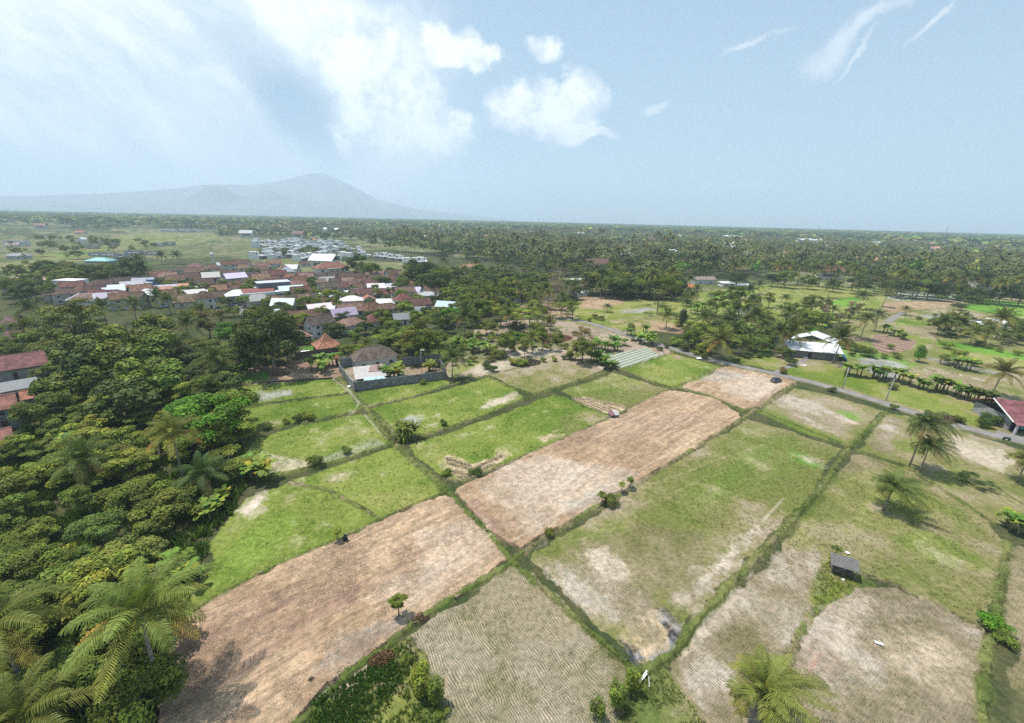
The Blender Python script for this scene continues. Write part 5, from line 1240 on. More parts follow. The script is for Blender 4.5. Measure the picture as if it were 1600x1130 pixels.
boxes('house', 102, 458, 'white boxy house with a bright blue band along its base', [('wall', M_wall, (.80, .81, .82), [(-6, 8, 0, 9, 2.2, 7.5)]), ('base_band', M_plain, (.03, .14, .48), [(-5.9, 7.9, .1, 8.9, -.3, 2.2)]), ('roof', M_plain, (.7, .7, .68), [(-6.2, 8.2, -.2, 9.2, 7.5, 7.8)]), ('window', M_glass, (.04, .05, .06), [(2.2, 2.9, -.06, .02, 4, 6.4)])], yaw=0)
boxes('shed', 241, 449, 'bright blue walled shed beside the wide salmon roof', [('wall', M_plain, (.04, .17, .50), [(-4, 4, 0, 5, -.3, 5.0)]), ('roof', M_metal, (.10, .2, .45), [(-4.2, 4.2, -.2, 5.2, 5.0, 5.2)])], cat='shed', yaw=10)
for lx_, ly_, w_, lab in ((303, 455, 7, 'small white balconied house right of the small salmon gable'), (316, 462, 8, 'low white house with a long terrace beside the lane')):
    boxes('house', lx_, ly_ + 6, lab, [('wall', M_wall, WHITE, [(-w_ / 2, w_ / 2, 0, 6, -.3, 4.6)]), ('balcony', M_wall, WHITE, [(-w_ / 2 - .2, w_ / 2 + .2, -1.2, 0, 2.5, 3.2)]), ('roof', M_plain, (.6, .6, .58), [(-w_ / 2 - .3, w_ / 2 + .3, -1.0, 6.3, 4.6, 4.8)]), ('window', M_glass, (.04, .05, .05), [(-w_ / 2 + .5, w_ / 2 - .5, -.05, .0, .8, 2.2)])], yaw=12)
boxes('house', 130, 478, 'low house end with white gutters round a brown hipped roof, above the olive trees', [('wall', M_wall, (.6, .6, .6), [(-6, 6, 0, 8, -.3, 3.2)]), ('roof', M_tile, (.24, .16, .13), [[(-7, -1, 3.1), (7, -1, 3.1), (3.5, 4, 6), (-3.5, 4, 6)], [(7, 9, 3.1), (-7, 9, 3.1), (-3.5, 4, 6), (3.5, 4, 6)]]), ('gutter', M_plain, (.75, .75, .75), [(-7.2, 7.2, -1.2, -.95, 3.0, 3.25), [(-7.3, -1, 3.3), (-6.8, -1, 3.3), (-3.3, 4, 6.2), (-3.8, 4, 6.2)], [(6.8, -1, 3.3), (7.3, -1, 3.3), (3.8, 4, 6.2), (3.3, 4, 6.2)], (-3.6, 3.6, 3.85, 4.15, 5.95, 6.15)])], yaw=5)
boxes('terrace', 180, 484, 'flat whitewashed rooftop terrace with a low parapet among the palms', [('wall', M_wall, (.5, .5, .48), [(-9, 9, 0, 9, -.3, 3.4)]), ('parapet', M_wall, (.70, .70, .68), [(-9.1, 9.1, -.1, .1, 3.4, 4.2), (-9.1, 9.1, 9, 9.2, 3.4, 4.4), (-9.1, -8.9, .1, 9, 3.4, 4.2), (8.9, 9.1, .1, 9, 3.4, 4.2)]), ('floor_slab', M_conc, (.5, .49, .45), [(-8.85, 8.85, .15, 8.95, 3.4, 3.5)])], cat='building', yaw=5)
house(148, 408, 36, 12, 'low pavilion with a turquoise hipped roof on the open land', 2.6, 3.0, 'hip', (.3, .3, .3), (.24, .50, .48), mat=M_metal, caps=(.35, .6, .58), nwin=3, yaw=3, name='pavilion', cat='pavilion')
for px, py, w_, lab in ((42, 438, 70, 'long low pinkish roof at the left edge'), (20, 448, 36, 'white flat shed roof below the pinkish roof')):
    house(px, py, w_, 6, lab, 3, 1.0, 'shed', (.5, .45, .42), (.42, .27, .22) if w_ > 50 else WHITE, mat=M_metal, nwin=3, yaw=8)
house(20, 400, 28, 9, 'grey hipped roof at the left edge of the open land', 3.4, 2.6, 'hip', (.5, .5, .5), (.24, .25, .27), mat=M_metal, nwin=2, yaw=0)
house(20, 377, 34, 8, 'white arcaded building at the far left edge', 6, .5, 'flat', (.72, .72, .72), (.6, .6, .6), nwin=4, yaw=0)
house(16, 382, 20, 8, 'pale pink gabled roof in front of the white arcade', 3, 2.2, 'gable', WHITE, (.52, .36, .30), nwin=1, yaw=0)
house(122, 363, 16, 9, 'far reddish roof above the open land, left distance', 4, 2.2, 'gable', CREAM, (.45, .16, .12), nwin=0, yaw=0)
house(123, 374, 10, 8, 'small pale gable end below the far reddish roof', 4, 3.0, 'gable', (.7, .72, .74), (.55, .57, .6), nwin=0, yaw=0, ridge_along=False)
for k, (px, w_) in enumerate(((262, 26), (286, 20), (305, 16))):
    boxes('row_house', px, 363, ['leftmost', 'middle', 'rightmost'][k] + ' of three low whitish blocks beyond the open land', [('wall', M_wall, (.66, .66, .64), [(-w_ * .7, w_ * .7, 0, 9, -.3, 6)]), ('roof', M_plain, (.55, .54, .52), [(-w_ * .72, w_ * .72, -.4, 9.4, 6, 6.4)]), ('window', M_glass, (.05, .06, .07), [(-w_ * .7 + 3 + q * 5, -w_ * .7 + 5.5 + q * 5, -.06, .02, 1.5, 4) for q in range(int(w_ / 4.5))])], yaw=0, group='low whitish blocks beyond the open land')
# unfinished grey frames on the open land
RU = [(130, 386, 'widest'), (142, 389, 'nearer tall'), (158, 382, 'long low'), (172, 384, 'dark windowed'), (148, 401, 'light grey'), (167, 402, 'hollow dark'), (186, 406, 'half built'), (207, 399, 'roofless'), (245, 385, 'far'), (262, 384, 'farthest'), (238, 399, 'right hand')]
for k, (px, py, wd) in enumerate(RU):
    w_ = rngB.uniform(4.5, 8); h = rngB.uniform(3.5, 6)
    boxes('unfinished_house', px, py, wd + ' unfinished grey concrete house shell on the open land', [('wall', M_conc, (.42, .42, .42), [(-w_, w_, 0, .3, -.3, h * .55), (-w_, -w_ + .3, .3, 8, -.3, h), (w_ - .3, w_, .3, 8, -.3, h), (-w_, w_, 8, 8.3, -.3, h), (-w_ * .1, w_ * .1, 0, .3, h * .55, h)]), ('floor_slab', M_conc, (.45, .45, .44), [(-w_ * .98, w_ * .98, .35, 7.9, h * .5, h * .5 + .2)]), ('column', M_conc, (.5, .5, .5), [(-w_ * .6, -w_ * .6 + .4, .31, .7, h * .55, h + 1), (w_ * .5, w_ * .5 + .4, .31, .7, h * .55, h + 1)])], cat='unfinished house', group='unfinished house shells', yaw=rngB.uniform(-8, 12))
boxes('boundary_wall', 112, 414, 'long low whitish wall with piers in front of the turquoise pavilion', [('wall', M_conc, (.55, .54, .5), [(-28, 24, 0, .25, -.2, 1.6)]), ('pier', M_conc, (.62, .6, .57), [(-28 + q * 4, -27.5 + q * 4, -.12, .37, -.2, 2.0) for q in range(14)])], cat='wall', yaw=6)

# --- the white housing estate
def estate_proto(seed):
    r = np.random.default_rng(seed); w = MB(); h = r.uniform(5.0, 7.2); a = r.uniform(3.4, 4.6)
    w.box(-a, a, 0, 9, -.3, h * .55); w.box(-a, a * .35, 2.5, 9, h * .55, h); w.box(a * .35 + .01, a, 7.5, 9, h * .55, h * .9)
    rf = MB().box(-a - .15, a + .15, -.3, 9.2, h * .55 - .02, h * .55 + .16) if False else MB().box(-a - .1, a * .35 + .1, 2.3, 9.1, h, h + .25)
    g = MB().box(-a + .5, -a + 2.2, -.06, .0, .9, 2.4).box(a * .1, a * .1 + 2.2, -.06, .0, .2, 2.5).box(-a + .8, -a + 2.8, 2.43, 2.5, h * .55 + .7, h - .5)
    cp = MB().box(-a, a, -2.6, -.07, 2.6, 2.8)
    return [('wall', w.mesh('wall', [M_wall]), (.80, .81, .80)), ('roof', rf.mesh('roof', [M_plain]), (.60, .60, .59)), ('window', g.mesh('window', [M_glass]), (.05, .055, .06)), ('carport', cp.mesh('carport', [M_plain]), (.55, .54, .53))]
EP = [estate_proto(k) for k in range(4)]
FP = [('wall', MB().box(-6, 6, 0, 8, 0, 4.5).mesh('wall', [M_wall]), (.62, .6, .56)), ('roof', MB().slab([(-6.6, -.7, 4.4), (6.6, -.7, 4.4), (6.6, 4, 7.4), (-6.6, 4, 7.4)], .2).slab([(6.6, 8.7, 4.4), (-6.6, 8.7, 4.4), (-6.6, 4, 7.4), (6.6, 4, 7.4)], .2).mesh('roof', [M_plain]), BROWN), ('window', MB().box(-4, 4, -.06, 0, 1.5, 3).mesh('window', [M_glass]), (.05, .05, .06))]
def estate(px, py, label, yaw, sc=1.0):
    x, y = G(px, py); e = empty('estate_house', (x, y, 0), rad(yaw), sc); tag(e, label, 'house', 'white houses of the estate')
    for nm, me, c in EP[int(rngB.integers(4))]:
        k = rngB.uniform(.82, 1.04); link(nm, me, e, color=tuple(np.clip(np.array(c) * k * 1.08, 0, .86)))
    FOOT.append((x, y, 7)); return e
rows_ = [((408, 405), (455, 402), 8, 'white flat roofed house in the front row of the estate'), ((412, 397), (470, 393), 9, 'white flat roofed house in the second row of the estate'), ((473, 408), (498, 404), 4, 'white flat roofed house in the short front row left of the dark trees'), ((414, 391), (540, 388), 17, 'white flat roofed house in the third row of the estate'),
         ((410, 386), (535, 383), 15, 'white flat roofed house in the fourth row of the estate'), ((402, 381), (500, 380), 11, 'greyish house in the farthest row of the estate'), ((505, 396), (560, 391), 7, 'white flat roofed house at the right end of the estate'), ((565, 400), (660, 414), 9, 'white flat roofed house in the thin row right of the estate'), ((515, 402), (545, 406), 4, 'white flat roofed house right behind the columned hall')]
for (p, q, n, lab) in rows_:
    for k in range(n):
        t = k / (n - 1); estate(p[0] + (q[0] - p[0]) * t + rngB.normal(0, .6), p[1] + (q[1] - p[1]) * t + rngB.normal(0, .35), lab, rngB.choice([4, 4, 94, 184]) + rngB.normal(0, 5), rngB.uniform(.75, 1.15) * (1.25 if p[1] > 390 else 1.35))
boxes('gatehouse', 489, 385, 'tall white house with a small orange gable roof rising above the estate', [('wall', M_wall, WHITE, [(-5, 5, 0, 8, -.3, 9)]), ('roof', M_tile, (.5, .25, .15), [[(-5.6, -.6, 9.1), (0, -.6, 12.2), (0, 8.6, 12.2), (-5.6, 8.6, 9.1)], [(0, -.6, 12.2), (5.6, -.6, 9.1), (5.6, 8.6, 9.1), (0, 8.6, 12.2)]]), ('window', M_glass, (.04, .05, .06), [(-3, -1, -.06, .02, 1, 4), (1, 3, -.06, .02, 1, 4)])], yaw=2)
for px, py, w_, lab in ((1077, 363, 22, 'far white warehouse roof near the skyline'), (1144, 377, 26, 'white shed roof in the far wood, centre right'), (1265, 383, 34, 'long white hall deep in the wood, right distance'), (1141, 392, 12, 'small grey white roof in the wood below the far shed'), (506, 366, 8, 'tiny white house in the far wood above the estate'), (526, 367, 6, 'tiny pale house in the far wood right of the other')):
    boxes('warehouse' if w_ > 14 else 'house', px, py, lab, [('wall', M_wall, (.66, .68, .68), [(-w_, w_, 0, 18, -.3, 9)]), ('roof', M_metal, (.80, .81, .82), [[(-w_ - 1, -1, 13), (w_ + 1, -1, 13), (w_ + 1, 9, 17), (-w_ - 1, 9, 17)], [(w_ + 1, 19, 13), (-w_ - 1, 19, 13), (-w_ - 1, 9, 17), (w_ + 1, 9, 17)], (-w_, w_, 0, 18, 9, 12.5)]), ('door', M_glass, (.1, .1, .1), [(-3, 3, -.08, .02, 0, 6)])], cat='warehouse' if w_ > 14 else 'house', yaw=0)
for q in range(400):
    X = rngB.uniform(-1300, 1500); Y = rngB.uniform(330, 1500); px, py = (float(t) for t in proj(X, Y, 0))
    if len([1 for o in FOOT if o[2] == 15.5]) >= 64 or not (0 < px < 1600) or py > 430 + max(0, px - 1100) * .05 or (px < 350 and py > 358) or not all((X - a) ** 2 + (Y - b) ** 2 > 900 for a, b, c in FOOT): continue
    rc_ = [RED, BROWN, SALMON, WHITE, BROWN, (.5, .5, .5)][int(rngB.integers(6))]; e = empty('far_house', (X, Y, 0), rngB.uniform(-.4, .4), rngB.uniform(1.3, 2.0)); tag(e, 'tiny roof showing through the distant wood', 'house', 'tiny roofs in the distant wood')
    for nm, me, c in FP: link(nm, me, e, color=rc_ if nm == 'roof' else c)
    FOOT.append((X, Y, 15.5))
house(1141, 443, 22, 7, 'low white shed roof at the paddies by the wood edge', 3, .6, 'shed', WHITE, WHITE, mat=M_metal, yaw=5)
house(1165, 446, 24, 6, 'second low white shed roof right beside the first, by the wood edge', 2.6, .5, 'shed', WHITE, (.7, .7, .7), mat=M_metal, yaw=5)
for px, py, w_, lab in ((1560, 503, 16, 'white tarpaulin roofed lean-to among palms, right'), (1573, 506, 10, 'small bright white shed behind the palms, right edge'), (1540, 508, 8, 'tiny white shelter under the palms, right')):
    house(px, py, w_, 4, lab, 2.6, .8, 'shed', (.6, .6, .6), WHITE, mat=M_metal, nwin=1, name='shelter', cat='shelter', yaw=-10)
house(910, 458, 16, 3, 'small whitewashed outhouse at the bare yard', 2.4, .4, 'shed', WHITE, (.6, .6, .6), mat=M_metal, nwin=1, name='outhouse', cat='outhouse', door=False)

# --- left edge houses close to the camera
house(20, 577, 140, 13, 'large maroon tiled roof at the left edge above the small gabled house', 3.4, 3.0, 'gable', (.35, .33, .30), (.185, .085, .085), nwin=3, yaw=47)
house(-2, 641, 62, 6.5, 'gabled house with a grey plaster end wall and reddish tiles, left edge', 5.2, 2.4, 'gable', (.22, .235, .26), (.28, .13, .10), nwin=1, yaw=47)
house(-8, 700, 62, 7, 'lower reddish tiled house at the left edge below the gabled one', 3.6, 2.4, 'gable', (.20, .215, .24), (.30, .135, .105), nwin=1, yaw=47)
house(28, 608, 52, 5, 'grey sheet roofed lean-to between the maroon roof and the gabled house', 3.0, .9, 'shed', (.4, .4, .4), (.21, .21, .21), mat=M_metal, nwin=1, yaw=47)
house(50, 622, 34, 4.5, 'small orange tiled roof tucked behind the gabled house, left', 3.6, 1.6, 'gable', (.4, .4, .38), (.36, .16, .11), nwin=1, yaw=47)
house(16, 530, 30, 8, 'dark brown roof behind palms at the left edge', 3, 2.4, 'gable', (.35, .33, .3), (.14, .08, .075), nwin=1, yaw=30)
house(14, 505, 26, 8, 'dull brown roof higher up at the left edge behind palms', 3, 2.4, 'gable', (.35, .33, .3), (.16, .10, .09), nwin=1, yaw=30)

# --- white roofed shed by the lane
boxes('farm_shed', 1267, 560, 'white sheet roofed shed with a second open gable behind, beside the lane', [
 ('wall', M_wall, (.22, .21, .20), [(-7.5, 9.3, 0, .2, -.2, 2.9), (-7.5, -7.3, .2, 7, -.2, 3.2), (9.1, 9.3, .2, 7, -.2, 3.2), (-7.5, 9.3, 7.0, 7.2, -.2, 3.2)]),
 ('roof', M_metal, (.80, .80, .78), [[(-8.8, -1.4, 3.2), (10.2, -1.4, 3.2), (11.2, 7.2, 5.0), (-8.8, 7.2, 5.0)]]),
 ('rear_gable_roof', M_metal, (.80, .80, .78), [[(-6, 8.2, 5.2), (1.5, 8.2, 7.6), (6.5, 17.5, 7.6), (-1, 17.5, 5.2)], [(1.5, 8.2, 7.6), (10.8, 8.2, 4.6), (15.5, 17.5, 4.6), (6.5, 17.5, 7.6)]]),
 ('post', M_wood, (.12, .09, .07), [(-5.5, -5.2, 8.4, 8.7, 0, 5.2), (1.3, 1.6, 8.4, 8.7, 0, 7.3), (10, 10.3, 8.4, 8.7, 0, 4.7), (14, 14.3, 16.8, 17.1, 0, 4.6), (0, .3, 16.8, 17.1, 0, 5.1)]),
 ('tarpaulin', M_plain, (.05, .16, .40), [[(9.4, -.2, 2.9), (12.6, -.6, .4), (14, 7, .4), (11.3, 7, 4.7)]]),
 ('door', M_wood, (.06, .05, .04), [(-1.2, .0, -.06, -.01, 0, 2.2)]), ('crate', M_wood, (.5, .48, .44), [(-3.2, -1.6, -1.6, -.8, 0, .7)])], cat='shed', yaw=-15)
FOOT.append((*G(1262, 545), 13))
# --- maroon roofed shop at the right edge
boxes('roadside_shop', 1614, 677, 'maroon tiled shop with a green sign band over a dark open front, right edge', [
 ('wall', M_wall, (.34, .33, .32), [(-5.5, -5.2, 0, 12, -.2, 3.4), (11.8, 12, 0, 12, -.2, 3.4), (-5.2, 11.8, 11.7, 12, -.2, 3.4)]),
 ('opening_shade', M_plain, (.018, .022, .06), [(-5.1, 11.7, .5, .7, -.1, 2.2)]),  # near-black panel across the open front, painted in place of interior shade
 ('roof', M_tile, (.215, .085, .09), [[(-6.4, -1.8, 3.2), (13, -1.8, 3.2), (13, 6, 6.6), (-6.4, 6, 6.6)], [(13, 13.4, 3.2), (-6.4, 13.4, 3.2), (-6.4, 6, 6.6), (13, 6, 6.6)]]),
 ('>eave_strip', M_metal, (.30, .12, .12), [[(-6.4, -3.0, 2.85), (13, -3.0, 2.85), (13, -1.82, 3.18), (-6.4, -1.82, 3.18)]]),
 ('>gable_edge', M_plain, (.7, .69, .66), [[(-6.7, -1.9, 3.3), (-6.4, -1.9, 3.3), (-6.4, 6, 6.75), (-6.7, 6, 6.75)]]),
 ('sign_band', M_plain, (.03, .22, .17), [(-5.3, 12, -2.7, -2.6, 1.9, 2.7)]),
 ('pillar', M_wall, (.62, .62, .62), [(-6.0, -5.6, -2.6, -2.2, -.1, 2.9), (3, 3.4, -2.6, -2.2, -.1, 1.88)])], cat='shop', yaw=-13)
FOOT.append((*G(1620, 665), 12))
# --- walled yard: block walls and the patchy white roof
def wall_run(p, q, h, label, t=.2, col=(.30, .30, .30), cap=True):
    a = np.array(G(*p)); b = np.array(G(*q)); L = np.linalg.norm(b - a); e = empty('block_wall', (*a, 0), math.atan2(*(b - a)[::-1])); tag(e, label, 'wall', None)
    MB().box(0, L, -t / 2, t / 2, -.3, h).build('wall', M_conc, e, col)
    pr = MB(); n = int(L / 4) + 1
    for k in range(n): x = min(k * 4.0, L - .3); pr.box(x, x + .3, -t / 2 - .06, t / 2 + .06, -.3, h + .08)
    pr.build('pier', M_conc, e, tuple(c * .85 for c in col))
wall_run((553, 611), (697, 592), 2.8, 'long front block wall of the yard, rising out of the paddy edge', col=(.26, .26, .26))
wall_run((531, 582), (551, 609), 3.1, 'short left block wall of the yard running away from the corner', col=(.30, .30, .29))
wall_run((533, 574), (556, 571), 3.4, 'back left block wall of the yard beside the white house', col=(.34, .34, .35))
wall_run((697, 591), (688, 574), 3.1, 'right end block wall of the yard below the lone palm', col=(.27, .27, .27))
wall_run((628, 572), (690, 566), 3.2, 'rear block wall of the yard behind the bananas', col=(.24, .235, .23))
wall_run((462, 562), (532, 552), 2.6, 'dark mossy brick wall behind the brown garden plot', col=(.16, .13, .11))
wall_run((394, 600), (520, 592), .5, 'low dark stone edging above the topmost paddy', col=(.13, .12, .11))
wall_run((660, 516), (760, 503), .8, 'low broken white block wall in the weeds left of the umbrella tree', col=(.55, .54, .5))
wall_run((1448, 561), (1580, 590), .7, 'low dashed white kerb wall across the dry strip, right', col=(.66, .65, .62))
wall_run((555, 612), (548, 606), 3.4, 'pale plastered corner piece at the left end of the front yard wall', col=(.5, .5, .5))
boxes('shed', 581, 600, 'patchy white and rust coloured sheet roof on a low shed inside the yard', [('wall', M_conc, (.28, .27, .26), [(-4.2, 4.2, 0, 6.0, -.2, 2.4)]), ('roof', M_metal, (.50, .46, .43), [[(-4.8, -.8, 2.4), (4.6, -.8, 2.4), (4.8, 6.6, 4.0), (-4.8, 6.6, 4.0)]]), ('>rust_patch', M_metal, (.32, .20, .17), [[(-.5, 2.5, 3.28), (4.0, 2.2, 3.22), (4.4, 6.4, 4.12), (.6, 6.4, 4.12)]]), ('>sheet', M_metal, (.45, .62, .64), [[(-2.4, -2.2, 2.3), (1.0, -2.6, 2.2), (1.4, -.9, 2.65), (-2.2, -.7, 2.65)], [(1.2, -2.4, 2.0), (4.4, -2.0, 2.1), (3.4, -.6, 2.55), (1.5, -.8, 2.5)]])], cat='shed', yaw=24)
FOOT.append((*G(600, 585), 12)); 

# ------------------------------------------------------------------ plants: the ones that stand out, each placed where the photo shows it
P_ = 'shortpalm'
for px, py, k, tone, s, zs, lab in [
 (210, 968, 'palm', 'palmy', 1.28, .85, 'largest coconut palm with long yellow green fronds leaning over the lower left bare plot'),
 (-8, 975, 'palm', 'palmy', 1.2, .85, 'coconut palm cut by the left edge near the bottom, with yellowing lower fronds'),
 (40, 1130, P_, 'palmy', 1.2, 1, 'low coconut palm in the bottom left corner'),
 (268, 682, 'palm', 'palmy', 1.0, 1.0, 'tall coconut palm with hanging nuts in the middle of the left tree belt'),
 (125, 722, P_, 'palm', 1.1, 1.1, 'coconut palm half sunk in the green thicket at the left'),
 (312, 742, P_, 'palmd', 1.0, .9, 'dull grey green coconut palm right below the tall one with nuts'),
 (48, 484, P_, 'palm', 1.25, 1.1, 'upper of two coconut palms before the brown roofs at the left edge'),
 (46, 512, P_, 'palmy', 1.2, 1.1, 'lower of two coconut palms before the brown roofs at the left edge'),
 (160, 484, P_, 'palmd', 1.2, 1.3, 'dark windblown coconut palm beside the whitewashed rooftop terrace, left side'),
 (207, 478, P_, 'palm', 1.2, 1.2, 'coconut palm right of the whitewashed rooftop terrace'),
 (290, 508, P_, 'palm', 1.3, 1.2, 'big coconut palm left of the bright green tree'),
 (268, 543, P_, 'palmd', 1.2, 1.1, 'shaggy coconut palm at the right flank of the large dark trees'),
 (340, 562, P_, 'palm', 1.2, 1.1, 'coconut palm with dead brown skirt above the topmost paddy'),
 (312, 486, P_, 'palmy', 1.1, 1.2, 'yellowish coconut palm above the rust coloured shrubs'),
 (262, 470, P_, 'palm', 1.1, 1.2, 'coconut palm in front of the wide salmon roof'),
 (243, 462, P_, 'palmd', 1.0, 1.2, 'narrow dark coconut palm left in front of the wide salmon roof'),
 (215, 408, P_, 'palm', 1.4, 1.4, 'tall coconut palm beside the dark tree right of the turquoise pavilion'),
 (250, 400, P_, 'palmd', 1.2, 1.3, 'left of two small palms at the edge of the open land'), (275, 400, P_, 'palmd', 1.2, 1.3, 'right of two small palms at the edge of the open land'),
 (706, 563, P_, 'palmd', 1.05, 1.15, 'lone coconut palm on the ridge at the end of the yard wall'),
 (726, 496, P_, 'palm', 1.35, 1.2, 'large coconut palm right of the pale blue roof'),
 (762, 463, P_, 'palmy', 1.3, 1.4, 'coconut palm with drooping fronds left of the white fronted house'), (775, 446, P_, 'palmd', 1.1, 1.5, 'slim coconut palm behind the left end of the white fronted house'),
 (810, 437, 'palm', 'palm', 1.0, 1.2, 'tall coconut palm rising over the white fronted house'),
 (840, 453, 'palm', 'palm', .95, 1.0, 'coconut palm just right of the white fronted house'), (858, 458, 'palm', 'palmy', .9, 1.0, 'coconut palm left of the bare pinkish tree'),
 (838, 497, 'palm', 'palmy', .85, .8, 'coconut palm right beside the umbrella tree'), (832, 468, P_, 'palm', 1.0, 1.2, 'small palm between the umbrella tree and the white fronted house'),
 (833, 530, P_, 'palmy', 1.0, 1.1, 'lone coconut palm above the yellowing rounded paddy'), (866, 519, P_, 'palmd', .45, 1.0, 'young stunted palm before the reddish scrub'),
 (742, 411, 'palm', 'palm', 1.1, 1.1, 'palm in front of the orange brown roof'), (725, 421, 'palm', 'palmy', 1.0, 1.1, 'yellowish palm left of the orange brown roof'), (790, 410, 'palm', 'palmd', 1.1, 1.1, 'palm right of the slate blue box'),
 (694, 408, 'palm', 'palm', 1.1, 1.2, 'first of the tall slender palms left of the orange brown roof'), (923, 412, 'palm', 'palmd', 1.0, 1.1, 'dark palm beside the tiny red roof'),
 (1043, 493, P_, 'palmy', 1.2, 1.1, 'yellow green palm left of the round dark topiary tree'), (1077, 455, 'palm', 'palm', .85, .9, 'palm before the bright orange roof'), (1080, 436, 'palm', 'palm', .9, 1.2, 'taller palm behind the bright orange roof'),
 (950, 480, P_, 'palmd', .7, .8, 'ragged small palm in the meadow left of the white trunked tree'),
 (1098, 499, P_, 'palmd', 1.1, 1.2, 'left of two dark palms right of the bright pruned tree'), (1111, 496, P_, 'palm', 1.0, 1.2, 'right of two dark palms right of the bright pruned tree'),
 (1124, 532, P_, 'palmy', 1.45, 1.0, 'broad yellow fronded palm leaning over the lane'), (1143, 497, P_, 'palm', 1.2, 1.1, 'palm above the broad yellow fronded one'), (1150, 515, P_, 'palmd', 1.1, 1.1, 'dark palm right of the broad yellow fronded one'),
 (1174, 455, P_, 'palmd', 1.1, 1.5, 'drooping wind torn palm standing alone in the far paddies'), (1188, 446, P_, 'palmd', .8, 1.6, 'thin wind torn palm right of the drooping one in the far paddies'),
 (1180, 494, P_, 'palm', 1.4, 1.1, 'palm with wide fronds in the green belt behind the lane'), (1136, 502, P_, 'palmd', 1.1, 1.0, 'dim palm in the belt left of the wide fronded one'), (1198, 512, P_, 'palm', 1.1, 1.0, 'palm in the belt above the pair by the white roofed shed'),
 (1217, 520, P_, 'palm', 1.2, 1.3, 'left palm of the pair beside the white roofed shed'), (1237, 520, P_, 'palmy', 1.2, 1.4, 'right palm of the pair beside the white roofed shed'), (1312, 531, P_, 'palmd', 1.2, 1.5, 'dark leaning palm at the right end of the white roofed shed'),
 (1299, 446, P_, 'palmd', 1.2, 1.5, 'palm standing before the wood edge left of the tall centre right palms'), (1346, 463, 'palm', 'palm', .95, 1.0, 'upper tall palm of the trio above the far track'), (1354, 497, 'palm', 'palm', 1.05, .9, 'lowest tall palm of the trio above the far track'), (1374, 492, 'palm', 'palmd', .9, .9, 'right hand palm of the trio above the far track'),
 (1344, 443, 'palm', 'palmd', 1.0, 1.0, 'palm behind the trio above the far track'), (1386, 456, 'palm', 'palmy', .95, 1.0, 'palm at the left end of the striped vegetable rows'),
 (1475, 504, P_, 'palm', 1.1, 1.2, 'leftmost of the windblown palms among the white shelters'), (1491, 500, P_, 'palmy', 1.2, 1.2, 'second windblown palm among the white shelters'), (1506, 508, P_, 'palm', 1.0, 1.1, 'third windblown palm among the white shelters'), (1522, 520, P_, 'palmy', 1.2, .9, 'low yellowish windblown palm beside the dark crop rows'),
 (1568, 500, P_, 'palmy', 1.3, 1.4, 'tall yellow fronded palm over the white shelters'), (1568, 443, 'palm', 'palmy', 1.2, 1.2, 'tall yellowish palm in front of the wood at the right edge'), (1545, 520, P_, 'palmd', 1.1, 1, 'dark palm below the tall yellow fronded one'),
 (1564, 583, P_, 'palmy', 1.05, 1.35, 'yellow palm with golden fronds behind the maroon roofed shop'),
 (1444, 668, 'windpalm', 'palmd', .88, 1.35, 'farther windblown palm of the close pair in the dry paddy, right'), (1452, 700, 'windpalm', 'palmd', .72, 1.05, 'nearer shaggy palm of the close pair in the dry paddy, right'),
 (1394, 762, 'windpalm', 'palm', 1.0, .62, 'leaning golden fronded palm standing alone over its own shadow, right'),
 (1604, 722, 'windpalm', 'palmy', .8, .75, 'palm whose golden fronds enter at the right edge'),
 (1186, 1082, 'windpalm', 'palmy', 1.02, .7, 'yellow green palm crown at the bottom edge, right of the burnt corner'),
]:
    crown(k, px, py, lab, tone, s, None, None, zs)
